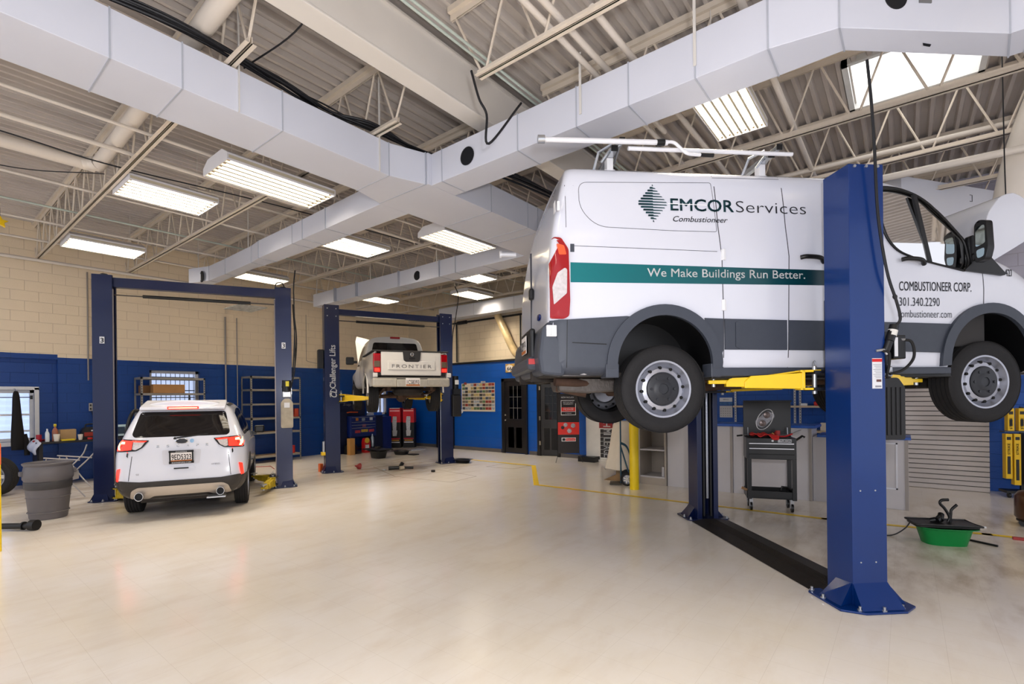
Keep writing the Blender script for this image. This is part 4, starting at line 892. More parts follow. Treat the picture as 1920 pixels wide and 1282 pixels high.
for pts, nm in (([(-1.50, -.37, 2.20), (-1.54, -.43, 2.18), (-1.55, -.44, 2.05), (-1.54, -.36, 1.95), (-1.52, -.25, 1.91)], 'hose'), ([(-1.60, -.12, 2.10), (-1.62, -.16, 2.08), (-1.60, -.175, 1.98), (-1.56, -.19, 1.89), (-1.52, -.25, 1.88)], 'hose')):
    B().tube(bez(pts, 6), .011, 8).obj(nm, rubb, vl, smooth=True)
B().tube([(-1.59, -.07, 2.10), (-1.60, -.13, 2.11), (-1.605, -.155, 2.07)], .012, 10).obj('hose_fitting', zinc, vl, smooth=True)
B().cyl((-1.50, -.375, 2.20), (-1.52, -.375, 2.21), .02, 8).obj('hose_fitting', zinc, vl)
# drop cable and plug that feed the power unit
b = B(); loc = lambda x, y, z: (Vector((x*math.cos(La)-y*math.sin(La)+Lp[0], x*math.sin(La)+y*math.cos(La)+Lp[1], z)))
cbl = [loc(-1.70, .07, 4.42), loc(-1.69, .03, 4.1), loc(-1.66, -.02, 3.7), loc(-1.64, -.06, 3.2), loc(-1.64, -.13, 2.75), loc(-1.63, -.22, 2.5), loc(-1.62, -.26, 2.36), loc(-1.6, -.23, 2.30)]
tag(B().tube(bez(cbl, 6), .011, 8).obj('power_cable', cb, smooth=True), 'thick black cable hanging from the roof to the plug on the near lift post', 'cable')
t = thing('cable_plug', 'black and white locking plug hanging on the near blue lift post', 'plug', tuple(loc(-1.6, -.225, 2.28)), La)
b = B(); b.cyl((0, 0, .03), (0, .045, -.10), .034, 16); b.obj('plug_body', blkp, t, smooth=True)
b = B(); b.cyl((0, .012, -.01), (0, .026, -.055), .036, 16); b.obj('plug_collar', M('plug_white', (222, 220, 214), .4), t, smooth=True)
b = B(); b.cyl((0, .045, -.10), (.01, .07, -.18), .03, 16); b.tube(bez([(.01, .07, -.18), (.02, .06, -.28), (.05, .03, -.36)], 4), .010, 8); b.obj('socket', blkp, t, smooth=True)
# black floor cover between the posts
fc = thing('floor_cover', 'long black ribbed ramp lying between the two posts of the van lift', 'floor cover', (Lp[0], Lp[1], 0), La)
b = B(); b.prism([(-.26, .004), (-.06, .03), (.10, .03), (.27, .004)], -1.30, 1.22, 'x'); b.xf(Matrix.Translation((0, .0, 0))); b.obj('ramp', M('black_ramp_rubber', (40, 36, 33), .45, 0, .25, 8, bump=.4, bscale=120), fc)
b = B()
for k in range(7): b.box((-1.30, -.05+k*.022, .03), (1.22, -.043+k*.022, .034))
b.obj('ribs', M('ramp_rib', (52, 47, 43), .5), fc)

def overhead(t, span, H, zb, bh, mat, bar=True):
    B().box((-span/2-.02, -.07, zb), (span/2+.02, .07, zb+bh)).obj('top_beam', mat, t, bev=.006)
    if bar:
        b = B(); b.cyl((-span/2+.12, -.06, zb-.14), (span/2-.12, -.06, zb-.14), .012, 8); br_ = b.obj('shutoff_bar', M('bar_steel', (90, 84, 80), .4, .6), t)
        B().cyl((-span*.30, -.06, zb-.14), (span*.30, -.06, zb-.14), .03, 12).obj('bar_padding', blk, br_, smooth=True)
def lift_frame(A, Bp): 
    m = ((A[0]+Bp[0])/2, (A[1]+Bp[1])/2); d = (Bp[0]-A[0], Bp[1]-A[1]); return m, math.hypot(*d), math.atan2(d[1], d[0])
# lift over the white crossover
m_, sp1, an1 = lift_frame((-11.15, 2.36), (-9.84, 4.94))
l1 = thing('vehicle_lift', 'dark blue two-post lift with top beam standing over the white car', 'vehicle lift', (m_[0], m_[1], 0), an1)
for x, f in ((-sp1/2, 1), (sp1/2, -1)):
    column(l1, x, f, 4.0, .29, .26, navyd, .08, .14)
    carriage(l1, x, f, .12, .24, h=.28)
    n3 = B().box((x-.035, -.145, 2.78), (x+.035, -.1405, 2.90)).obj('number_plate', w_, l1)
    sign_text('3', (x-.022, -.1462, 2.795), (1, 0, 0), (0, 0, 1), lbk, n3, w=.044, h=.085, bold=.03)
    B().box((x+f*.145, -.125, .1), (x+f*.165, -.105, 3.75)).obj('slide_rail', M('rail_worn', (120, 112, 110), .35, .6), l1)
    s_ = B(); s_.lathe([(0, .05), (.05, .045), (.09, .0)], (x, 0, 3.99), 'z', 16); s_.obj('pulley_cap', blk, l1)
overhead(l1, sp1, 4.0, 3.80, .17, navyd)
arm(l1, (-sp1/2+.18, -.15), (-sp1/2+.60, -.62), .14, yeld, pad=True); arm(l1, (-sp1/2+.18, .15), (-sp1/2+.60, .75), .14, yeld)
arm(l1, (sp1/2-.22, -.14), (sp1/2-.36, -.85), .14, yeld); arm(l1, (sp1/2-.2, .15), (sp1/2-.6, .8), .14, yeld)
pu = B(); pu.cyl((sp1/2+.05, -.22, 1.92), (sp1/2+.05, -.22, 2.14), .085, 18); pu.lathe([(.09, 2.0), (.095, 2.0), (.095, 2.02), (.09, 2.02)], (sp1/2+.05, -.22, 0), 'z', 18); pu.obj('power_unit', blkp, l1, smooth=True)
B().box((sp1/2+.03, -.31, 2.02), (sp1/2+.09, -.30, 2.12)).obj('motor_label', M('label_yellow', (222, 206, 60), .5), l1)
B().box((sp1/2-.03, -.29, 1.80), (sp1/2+.13, -.17, 1.92)).obj('valve_block', zinc, l1, bev=.015)
b = B(); b.prism(rpoly([(sp1/2-.06, 1.20), (sp1/2+.16, 1.20), (sp1/2+.16, 1.70), (sp1/2+.10, 1.78), (sp1/2, 1.78), (sp1/2-.06, 1.70)], .03, 3), -.32, -.16, 'y'); tk = b.obj('oil_tank', M('tank_dirty_white', (176, 166, 148), .5, 0, .25, 9), l1, bev=.02)
B().box((sp1/2+.0, -.325, 1.60), (sp1/2+.10, -.321, 1.70)).obj('tank_label', w_, tk)
for k in range(2): B().tube(bez([(sp1/2+.12, -.15+.04*k, 1.95), (sp1/2+.2, -.12+.05*k, 2.4), (sp1/2+.21+.03*k, -.05, 3.0), (sp1/2+.18, 0, 3.7)], 6), .012, 7).obj('hose', rubb, l1, smooth=True)
B().tube(bez([(sp1/2-.15, 0, 3.97), (sp1/2-.12, 0, 4.1), (sp1/2-.02, 0, 4.12), (sp1/2+.05, 0, 3.98)], 6), .01, 7).obj('hose', rubb, l1, smooth=True)
cable([(-9.75, 5.15, 4.4), (-9.72, 5.1, 4.0), (-9.66, 5.08, 3.2), (-9.68, 5.05, 2.4), (-9.72, 5.0, 2.1)], .012, 'black cable dropping from the duct to the right post of the car lift')
# lift under the pickup
A2, B2 = (-10.85, 6.61), (-9.77, 9.34); m2, sp2, an2 = lift_frame(A2, B2)
l2 = thing('vehicle_lift', 'dark blue two-post lift with lettered post raising the white pickup truck', 'vehicle lift', (m2[0], m2[1], 0), an2)
for x, f in ((-sp2/2, 1), (sp2/2, -1)):
    column(l2, x, f, 4.02, .34, .28, navyd, .09, .16); carriage(l2, x, f, 1.72, .28)
    for dx in (-.1, .1):
        for z_ in (3.75, 3.93): B().cyl((x+dx, -.139, z_), (x+dx, -.148, z_), .014, 8).obj('cover_bolt', zinc, l2)
overhead(l2, sp2, 4.02, 3.80, .14, navyd)
for z_ in (1.1, 1.55, 2.2, .7): B().box((-sp2/2-.176, -.04, z_), (-sp2/2-.170, .06, z_+.07)).obj('lock_plate', M('lock_grey', (96, 98, 120), .4), l2)
x0 = -sp2/2
sign_text('Challenger Lifts', (x0+.075, -.1425, 2.02), (0, 0, 1), (-1, 0, 0), lt, l2, w=1.03, h=.14, bold=.035, name='post_lettering')
sign_text('CL', (x0+.10, -.1425, 1.80), (0, 0, 1), (-1, 0, 0), lt, l2, w=.17, h=.15, bold=.05, shear=.3, name='post_emblem')
b = B(); b.tube([(x0+.06+.0*math.cos(a), -.142, 1.9) if 0 else (x0+.03+.09*math.cos(a), -.142, 1.885+.13*math.sin(a)) for a in [PI*(.2+1.0*k/16) for k in range(17)]], .006, 6); b.obj('emblem_ring', lt, l2)
arm(l2, (x0+.2, -.14), (x0+.95, -.55), 1.78, yel); arm(l2, (x0+.2, .15), (x0+.8, .9), 1.78, yel)
arm(l2, (sp2/2-.2, -.14), (sp2/2-.75, -.62), 1.78, yel); arm(l2, (sp2/2-.2, .15), (sp2/2-.8, .9), 1.78, yel)
B().box((sp2/2-.30, -.25, 1.66), (sp2/2-.20, -.12, 1.90)).obj('arm_lock', yel, l2, bev=.01)
b = B(); b.box((x0-.23, -.1, .42), (x0-.18, -.02, .75)); b.obj('arm_hook', zinc, l2, bev=.01)
B().box((x0-.26, -.12, .42), (x0-.16, .02, .50)).obj('hook_bracket', yel, l2, bev=.01)
B().box((x0-.24, -.16, .03), (x0-.17, .0, .26), (.25, .2, 0)).obj('orange_tool', M('orange_plastic', (214, 100, 40), .5), l2, bev=.01) if 0 else None
B().cyl((sp2/2-.17, -.09, .1), (sp2/2-.17, -.09, 1.7), .018, 10).obj('lift_cylinder', M('cylinder_steel', (150, 152, 160), .2, .9), l2, smooth=True)
pu = B(); pu.cyl((sp2/2+.25, -.12, 2.0), (sp2/2+.25, -.12, 2.35), .09, 16); pu.box((sp2/2+.15, -.25, 1.85), (sp2/2+.36, -.02, 2.0)); pu.obj('power_unit', blkp, l2, smooth=True)
B().box((sp2/2+.12, -.24, 1.25), (sp2/2+.38, .02, 1.85)).obj('oil_tank', M('tank_black', (30, 28, 28), .5), l2, bev=.03)
B().box((sp2/2+.20, -.226, 2.12), (sp2/2+.31, -.215, 2.24)).obj('motor_label', w_, l2)
b = B(); b.box((x0-.30, -.05, 2.5), (x0-.17, .15, 2.95)); b.obj('control_box', blk, l2, bev=.02)
cable([(-9.6, 9.6, 4.8), (-9.5, 9.62, 4.5), (-9.55, 9.55, 3.9), (-9.62, 9.5, 3.4), (-9.66, 9.5, 2.4)], .012, 'black cable looping down to the right post of the pickup lift')

# ------------------------------------------------------------------ white crossover on the floor
sa_ = 2.684
suv = thing('crossover_car', 'white crossover car seen from behind with lit tail lights, parked between lift posts', 'car', (-9.27, 3.07, 0), sa_)
def pw(z, pts):
    for (a, b_), (c, d) in zip(pts, pts[1:]):
        if z <= c: return b_+(d-b_)*max(0, (z-a))/(c-a)
    return pts[-1][1]
RU = [(.26, -.70), (.30, -.86), (.42, -.95), (.58, -.96), (.70, -.93), (.82, -.90), (1.0, -.885), (1.08, -.86), (1.2, -.79), (1.5, -.60), (1.62, -.55)]
HZ = [(.62, .27), (.80, .30), (.89, .42), (.925, .60), (.935, .80), (.93, .95), (.90, 1.05), (.85, 1.15), (.785, 1.32), (.71, 1.48), (.64, 1.58), (.54, 1.63)]
def ssec(u, k=1, top=None, rear=False):
    r = []
    for h, z in HZ:
        zz = z if (not top or z < .9) else .9+(z-.9)*(top-.9)/(1.63-.9)
        r.append(((pw(z, RU)+u) if rear else u, h*k, zz))
    return r
st = [(ssec(0, .70, None, True), 0, .035), (ssec(.02, .84, None, True), 0, .035), (ssec(.08, .935, None, True), 0, .035), (ssec(.20, .985, None, True), 0, .035), (ssec(.42, 1, None, True), 0, .035)]
for u, k, tp in ((.05, 1, None), (.5, 1, None), (1.0, 1, None), (1.35, 1, 1.62), (1.7, 1, 1.55), (2.05, 1, 1.36), (2.4, .995, 1.12), (2.6, .99, 1.03), (3.0, .97, .99), (3.35, .92, .90), (3.55, .86, .82), (3.66, .74, .76)): st.append((ssec(u, k, tp), 0, .035))
sb = loft(st, [wpaint, blkp], 'body', suv, sub=2, ncol=5)
SB = baked(sb)
bpy.context.view_layer.update()
cs = []
for cx in (0, 2.71):
    for ylo, yhi in ((-1.213, 1.207),): cs.append(B().prism(archp(cx, .351, .375, .107), ylo, yhi, 'y').obj('cutter', blkp, suv))
bpy.context.view_layer.update(); cut(sb, cs)
X = Vector((1, 0, 0))
def sp_(poly, mat, name, t=.004, parent=suv, res=.07, sm=True):   # on the rear, poly in (y right positive as seen from behind, z)
    return panel(poly, lambda a, z: (-2, -a, z), SB, X, mat, name, parent, t, 0, res, sm)
def ss_(poly, mat, name, side, t=.004, parent=suv, res=.08):
    return panel(poly, lambda a, z: (a, -2*side, z), SB, Y*side, mat, name, parent, t, 0, res)
def mir_(p): return [(-a, b_) for a, b_ in p]
sp_(rpoly([(-.64, 1.15), (.64, 1.15), (.68, 1.19), (.60, 1.50), (-.60, 1.50), (-.68, 1.19)], .04, 3), gl_blk, 'rear_window', .003)
b = B(); b.prism([(-.56, 1.60), (-.70, 1.565), (-.72, 1.53), (-.64, 1.515), (-.50, 1.56), (-.2, 1.67)], -.60, .60, 'y'); spo = b.obj('roof_spoiler', wpaint, suv, bev=.02, smooth=True)
B().box((-.725, -.22, 1.535), (-.70, .22, 1.575)).obj('brake_light', lredlit, spo, bev=.004); B().box((-.73, -.20, 1.548), (-.72, .20, 1.560)).obj('brake_light_core', lhot, spo)
TLs = [(.44, 1.110), (.88, 1.140), (.905, 1.035), (.885, 0.960), (.60, 0.970), (.52, 1.015)]
for sgn in (1, -1):
    P = TLs if sgn > 0 else mir_(TLs)
    q = sp_(rpoly(P, .015, 3), blkp, 'tail_lamp', .012)
    I1 = [(.655, 1.110), (.875, 1.125), (.89, 1.035), (.872, 0.975), (.665, 0.990)]; I2 = [(.49, 1.095), (.645, 1.105), (.655, 0.995), (.61, 0.985), (.54, 1.020)]
    sp_(rpoly(I1 if sgn > 0 else mir_(I1), .01, 2), lredlit, 'red_lens', .017, q); sp_(rpoly(I2 if sgn > 0 else mir_(I2), .01, 2), lclr, 'clear_lens', .017, q)
    I3 = [(.76, 1.100), (.86, 1.105), (.873, 1.035), (.85, 0.990), (.815, 0.990), (.835, 1.035), (.825, 1.070), (.76, 1.070)]
    sp_(I3 if sgn > 0 else mir_(I3), lhot, 'lit_bar', .021, q)
    I4 = [(.47, 1.103), (.66, 1.115), (.66, 1.095), (.50, 1.087)]; sp_(I4 if sgn > 0 else mir_(I4), lredlit, 'upper_strip', .020, q)
    RF = rpoly([(.81, .74), (.865, .725), (.885, .56), (.845, .555)], .01, 2); sp_(RF if sgn > 0 else mir_(RF), lredlit, 'bumper_reflector', .012)
    # panel gap of the tailgate
    G = [(.655, .90), (.663, .90), (.70, .57), (.692, .57)]; sp_(G if sgn > 0 else mir_(G), seam, 'tailgate_gap', .002)
bl = [(-.93, .565), (-.80, .57), (-.55, .545), (.55, .545), (.80, .57), (.93, .565), (.92, .40), (.80, .30), (.62, .285), (-.62, .285), (-.80, .30), (-.92, .40)]
q = sp_(bl, M('charcoal_bumper', (52, 48, 46), .5, 0, .1, 40), 'bumper_lower', .012)
for sgn in (1, -1): ss_([(-.86, .56), (-.45, .56), (-.40, .40), (-.45, .28), (-.80, .30), (-.86, .40)], M('charcoal_bumper', (0, 0, 0)), 'bumper_side', sgn, .014)
sv = rpoly([(-.66, .43), (-.58, .47), (.58, .47), (.66, .43), (.70, .30), (.45, .295), (.38, .335), (-.38, .335), (-.45, .295), (-.70, .30)], .03, 3)
sp_(sv, M('satin_silver', (190, 180, 170), .35, .4, .05), 'bumper_valance', .026, q)
for y in (-.55, .55):
    e = B(); e.lathe([(.052, -1.03), (.058, -1.03), (.058, -.85), (.046, -.85), (.046, -1.02)], (0, y, .355), 'x', 22, closed=True); e.obj('exhaust_tip', chrome, suv, smooth=True)
    B().lathe([(.047, -.98), (0, -.98)], (0, y, .355), 'x', 18, cap=False).obj('exhaust_bore', dark, suv)
B().box((-.98, -.62, .255), (-.8, -.35, .275)).obj('tow_bracket', zinc, suv)
sp_(rpoly([(-.27, .965), (.27, .965), (.25, .76), (-.25, .76)], .03, 3), M('plate_recess_white', (206, 206, 214), .3), 'plate_recess', .002)
plate(suv, (-.925, 0, .865), .31, .155, -.10, '9ED5323', True, 'ANNAPOLIS', 'KOONSFORD.COM')
sp_(rpoly([(-.20, .69), (.20, .69), (.17, .735), (-.17, .735)], .02, 3), wpaint, 'tailgate_step', .012); B().box((-.96, -.10, .70), (-.94, .10, .716)).obj('handle_recess', blkp, suv)
b = B(); b.lathe([(0, -.008), (.8, -.007), (1, 0)], (0, 0, 0), 'x', 28); b.xf(Matrix.Translation((-.873, 0, 1.085)) @ Matrix.Diagonal((1, .095, .036, 1))); o = b.obj('oval_badge', chrome, suv, smooth=True)
b = B(); b.lathe([(0, -.011), (.84, -.010), (.86, -.002)], (0, 0, 0), 'x', 28); b.xf(Matrix.Translation((-.873, 0, 1.085)) @ Matrix.Diagonal((1, .095, .036, 1))); b.obj('badge_field', M('badge_dark', (44, 44, 50), .25), o, smooth=True)
b = B(); b.lathe([(0, -.004), (.03, 0)], (-.874, -.14, 1.085), 'x', 16); b.obj('blue_sticker', M('pale_blue', (150, 190, 225), .4), suv)
for i, ch in enumerate('ESCAPE'): sign_text(ch, (-2, .34-i*.135, 1.005), (0, -1, 0), (0, 0, 1), chrome, suv, h=.034, w=.034, bold=.02, bvh=SB, d=X, off=.006)
for s_, y_, z_ in (('SE', .60, .64), ('HYBRID', -.42, .73)): sign_text(s_, (-2, y_, z_), (0, -1, 0), (0, 0, 1), M('badge_grey', (120, 120, 126), .3, .5), suv, h=.022, w=.02*len(s_), bvh=SB, d=X, off=.006)
sign_text('TITANIUM', (-2, -.50, 1.085), (0, -1, 0), (0, 0, 1), M('badge_grey', (120, 120, 126), .3, .5), suv, h=.02, w=.16, bvh=SB, d=X, off=.006) if 0 else None
b = B(); b.cyl((-.83, .08, 1.13), (-.80, -.36, 1.17), .010, 8); b.cyl((-.84, .10, 1.12), (-.78, .10, 1.13), .02, 10); b.obj('rear_wiper', blkp, suv)
b = B(); b.prism([(-.12, 1.66), (-.02, 1.66), (-.03, 1.70), (-.07, 1.745), (-.10, 1.75)], -.012, .012, 'y'); b.obj('roof_fin', blkp, suv, bev=.004)
for sgn in (1, -1):
    ss_(rpoly([(-.30, 1.12), (-.42, 1.22), (-.28, 1.46), (.3, 1.52), (.5, 1.12)], .05, 3), gl_blk, 'side_window', sgn, .004)
    ss_(rpoly([(.53, 1.12), (.36, 1.52), (1.05, 1.53), (1.15, 1.12)], .04, 3), gl_blk, 'side_window', sgn, .004)
    ss_(rpoly([(1.2, 1.10), (1.12, 1.52), (1.55, 1.45), (2.05, 1.12)], .04, 3), gl_blk, 'side_window', sgn, .004)
    ss_(archp(0, .35, .47, .28)[:-1]+[(-.47, .28), (-.39, .28)]+[(0+.39*math.cos(PI-PI*k/20), .35+.39*math.sin(PI-PI*k/20)) for k in range(21)]+[(.39, .28)], M('charcoal_bumper', (0, 0, 0)), 'wheel_arch_trim', sgn, .012)
    ss_([(.45, .44), (2.3, .44), (2.3, .29), (.45, .29)], M('charcoal_bumper', (0, 0, 0)), 'sill_cladding', sgn, .012)
    ss_([(-.35, 1.60), (.9, 1.62), (.9, 1.60), (-.35, 1.575)], blkp, 'roof_rail', sgn, .02)
for cx in (0, 2.71):
    wheel(suv, (cx, .80, .345), .345, .225, 1, .235, 'alloy'); wheel(suv, (cx, -.80, .345), .345, .225, -1, .235, 'alloy')
B().box((-.7, -.6, .22), (3.2, .6, .30)).obj('floor_pan', under, suv, bev=.02)
b = B(); b.box((1.80, -1.14, 1.03), (1.92, -.94, 1.17)); m3 = b.obj('wing_mirror', blkp, suv, bev=.03); b = B(); b.box((1.84, -.98, 1.0), (1.92, -.86, 1.06)); b.obj('mirror_arm', blkp, m3)
# the driver's door stands open
dr = B(); dr.box((-1.05, -.035, .35), (0, .035, 1.08)); o = dr.obj('open_door', wpaint, suv, bev=.03); o.location = (1.95, .92, 0); o.rotation_euler = (0, 0, -math.radians(13))
fr_ = B(); fr_.tube(bez([(0, 0, 1.05), (-.25, -.02, 1.25), (-.6, -.06, 1.46), (-.88, -.08, 1.50), (-1.0, -.07, 1.42), (-1.03, -.03, 1.25), (-1.04, 0, 1.05)], 6), .03, 10); fr_.obj('door_window_frame', blkp, o, smooth=True)
b = B(); b.box((-.1, .02, 1.0), (-.02, .22, 1.14)); b.obj('door_mirror', wpaint, o, bev=.03)

# ------------------------------------------------------------------ white pickup on the middle lift
pa = 2.658
pk = thing('pickup_truck', 'white pickup truck with open hood raised on the middle lift, seen from behind', 'pickup truck', (-8.91, 7.494, 1.478), pa)
cream = M('white_truck_paint', (226, 222, 216), .25, 0, .02, 2, coat=.5); trim_ = M('truck_black_trim', (48, 46, 46), .45)
# bed: left and right sides with flared arches
hw = .86
def side_(sgn):
    rows = []
    for (u, fl_) in ((.10, 0), (.35, 0), (.62, .0), (.75, .045), (.95, .06), (1.25, .06), (1.45, .045), (1.58, 0), (1.75, 0), (1.98, 0)):
        r = []
        for h, z in ((-.09, 1.24), (0, 1.26), (.005, 1.12), (.01, .98), (.012+fl_, .84), (.005+fl_, .68), (-.01+fl_*.8, .52)): r.append((u, sgn*(hw+h), z))
        rows.append(r)
    n = len(rows[0]); b = B(); b.mesh([p for r in rows for p in r], [(i*n+k, i*n+k+1, (i+1)*n+k+1, (i+1)*n+k) for i in range(len(rows)-1) for k in range(n-1)])
    o = b.obj('bed_side', cream, pk, smooth=True, sub=1); md = o.modifiers.new('th', 'SOLIDIFY'); md.thickness = .03
    bpy.context.view_layer.update(); c = B().prism(archp(1.1, .38, .42, .2), min(sgn*.5, sgn*1.2), max(sgn*.5, sgn*1.2), 'y').obj('cutter', blkp, pk); bpy.context.view_layer.update(); cut(o, [c])
    b = B(); n2 = 20
    pts = [(1.1+.43*math.cos(PI*k/n2), sgn*(hw+.055), .38+.43*math.sin(PI*k/n2)) for k in range(n2+1)]; b.tube(pts, .022, 8); b.obj('arch_lip', cream, pk, smooth=True)
side_(1); side_(-1)
B().box((.1, -.80, .74), (1.98, .80, .80)).obj('bed_floor', trim_, pk); B().box((1.95, -.8, .8), (1.99, .8, 1.22)).obj('bed_front', cream, pk)
tg = B(); tg.box((.055, -.70, .74), (.11, .70, 1.245)); tgo = tg.obj('tailgate', cream, pk, bev=.02)
b = B(); b.box((.035, -.55, .86), (.06, .55, 1.05)); b.obj('tailgate_panel', cream, tgo, bev=.012)
B().box((.04, -.88, 1.243), (.14, .88, 1.27)).obj('rail_cap', trim_, pk, bev=.01)
for s_ in (1, -1): B().box((.1, s_*.84-.04, 1.25), (2.0, s_*.84+.04, 1.275)).obj('rail_cap', trim_, pk, bev=.01)
b = B(); b.prism(rpoly([(-.21, 1.255), (-.19, 1.07), (-.15, 1.03), (.15, 1.03), (.19, 1.07), (.21, 1.255)], .02, 3), .03, .06, 'x'); hbz = b.obj('handle_panel', trim_, tgo, bev=.006)
b = B(); b.tube([(.022, .035*math.cos(2*PI*k/20), 1.19+.035*math.sin(2*PI*k/20)) for k in range(20)], .007, 6, closed=True); b.box((.018, -.045, 1.183), (.026, .045, 1.197)); b.obj('round_badge', chrome, hbz)
B().box((.026, -.07, 1.08), (.032, .07, 1.12)).obj('handle_slot', blk, hbz)
sign_text('FRONTIER', (.0335, .46, .90), (0, -1, 0), (0, 0, 1), M('letter_grey', (140, 138, 140), .4), tgo, w=.92, h=.075, bold=.02, spacing=1.3)
for s_ in (1, -1):
    b = B(); b.box((.05, s_*.78-.075, .80), (.16, s_*.78+.09, 1.20)); o = b.obj('tail_lamp', lred, pk, bev=.02)
    b = B(); b.box((.044, s_*.78-.06, .915), (.06, s_*.78+.075, 1.04)); b.obj('lamp_lens', M('lens_smoke', (110, 96, 80), .15, 0, .2, 30), o, bev=.01)
    B().box((.04, s_*.78-.05, .82), (.06, s_*.78+.06, .89)).obj('lit_lens', lredlit, o, bev=.008)
    B().box((.06, s_*.86-.09, .70), (.2, s_*.86+.02, .80)).obj('corner_panel', cream, pk, bev=.02)
    B().box((.0, s_*.62-.28, .50), (.16, s_*.62+.28, .69)).obj('bumper_end', M('bumper_dull', (190, 184, 172), .35, .3, .12, 14), pk, bev=.04)
B().box((-.03, -.36, .50), (.12, .36, .66)).obj('bumper_centre', M('bumper_dull', (0, 0, 0)), pk, bev=.02)
B().box((.02, -.82, .665), (.14, .82, .70)).obj('bumper_step', M('step_grey', (120, 116, 110), .5), pk, bev=.01)
plate(pk, (-.045, 0, .60), .33, .17, 0, '1CS8393')
# cab
KH = [(.70, .50), (.83, .54), (.87, .70), (.875, .90), (.86, 1.06), (.83, 1.18), (.77, 1.45), (.72, 1.62), (.66, 1.71), (.54, 1.76)]
def ksec(u, top=None, k=1., lean=0): return [(u+lean*max(0, z-1.1), h*k, z if (not top or z < .9) else .9+(z-.9)*(top-.9)/(1.76-.9)) for h, z in KH]
st = [(ksec(2.03, None, .93, .16), 0, .03), (ksec(2.04, None, .97, .16), 0, .03), (ksec(2.10, None, 1, .16), 0, .03), (ksec(2.5), 0, .03), (ksec(3.0), 0, .03), (ksec(3.3, 1.72), 0, .03), (ksec(3.6, 1.50), 0, .03), (ksec(3.85, 1.28), 0, .03), (ksec(4.0, 1.18), 0, .03), (ksec(4.5, 1.14, .98), 0, .03), (ksec(4.95, 1.05, .95), 0, .03), (ksec(5.15, .95, .88), 0, .02)]
kb = loft(st, [cream, blkp], 'cab', pk, sub=2, ncol=3); KB = baked(kb); bpy.context.view_layer.update()
cs = [B().prism(archp(4.3, .38, .42, .2), a, c, 'y').obj('cutter', blkp, pk) for a, c in ((-1.2, -.5), (.5, 1.2))]; bpy.context.view_layer.update(); cut(kb, cs)
panel(rpoly([(-.62, 1.25), (.62, 1.25), (.645, 1.30), (.57, 1.63), (-.57, 1.63), (-.645, 1.30)], .05, 3), lambda a, z: (0, -a, z), KB, X, gl_blk, 'rear_window', pk, .004)
for s_ in (-.2, .2): panel([(s_-.008, 1.26), (s_+.008, 1.26), (s_+.008, 1.62), (s_-.008, 1.62)], lambda a, z: (0, -a, z), KB, X, blkp, 'window_divider', pk, .008)
B().box((2.14, -.5, 1.27), (2.16, .5, 1.285)).obj('guard_bar', chrome, pk)
B().box((2.10, -.13, 1.735), (2.18, .13, 1.785)).obj('brake_light', lred, pk, bev=.008)
for s_ in (1, -1):
    panel(rpoly([(2.62, 1.22), (2.52, 1.62), (3.15, 1.62), (3.7, 1.24)], .04, 3), lambda a, z: (a, -2*s_, z), KB, Y*s_, gl_blk, 'side_window', pk, .004)
    panel([(2.58, 1.7), (2.592, 1.7), (2.592, .55), (2.58, .55)], lambda a, z: (a, -2*s_, z), KB, Y*s_, seam, 'door_gap', pk, .003); panel([(3.75, 1.15), (3.76, 1.15), (3.76, .6), (3.75, .6)], lambda a, z: (a, -2*s_, z), KB, Y*s_, seam, 'door_gap', pk, .003)
    b = B(); b.box((3.42, s_*1.04-.11, 1.16), (3.52, s_*1.04+.11, 1.36)); m4 = b.obj('wing_mirror', blkp, pk, bev=.03); B().box((3.44, min(s_*.84, s_*.95), 1.20), (3.52, max(s_*.84, s_*.95), 1.26)).obj('mirror_arm', blkp, m4)
    B().box((2.65, s_*.885-.015, 1.07), (2.85, s_*.885+.015, 1.11)).obj('door_handle', blkp, pk, bev=.01)
for cx in (1.1, 4.3):
    wheel(pk, (cx, .76, .31), .365, .24, 1, .205, 'alloy'); wheel(pk, (cx, -.76, .31), .365, .24, -1, .205, 'alloy')
b = B(); b.cyl((1.1, -.7, .31), (1.1, .7, .31), .045, 12); b.lathe([(0, -.14), (.1, -.1), (.14, 0), (.1, .1), (0, .14)], (1.1, .05, .31), 'x', 18)
for s_ in (1, -1): b.box((.2, s_*.5-.035, .42), (2.2, s_*.5+.035, .50)); b.tube(bez([(.3, s_*.6, .45), (.8, s_*.6, .38), (1.1, s_*.6, .35), (1.5, s_*.6, .38), (1.9, s_*.6, .46)], 4), .03, 8)
b.cyl((1.1, 0, .31), (3.2, 0, .4), .04, 10); b.obj('rear_axle', rust, pk, smooth=True)
B().lathe([(0, .0), (.30, .0), (.34, .05), (.34, .13), (.25, .18), (0, .18)], (.52, 0, .32), 'z', 28).obj('spare_wheel', under, pk, smooth=True)
b = B()
for s_ in (1, -1): b.box((2.0, s_*.45-.04, .38), (5.0, s_*.45+.04, .50))
b.box((2.0, -.75, .48), (4.9, .75, .56)); b.box((.15, -.7, .70), (2.0, .7, .75)); b.obj('chassis_frame', under, pk, bev=.01)
b = B(); b.mesh([(4.0, -.72, 1.20), (4.0, .76, 1.20), (4.3, .80, 1.84), (4.5, -.70, 1.60), (4.5, .74, 2.0), (4.72, -.62, 1.74)], [(0, 1, 2, 3), (3, 2, 4, 5)]); ho = b.obj('hood', cream, pk); md = ho.modifiers.new('t', 'SOLIDIFY'); md.thickness = .03

suv.scale = (.925, .925, 1.06); pk.scale = (1, 1, 1.09)
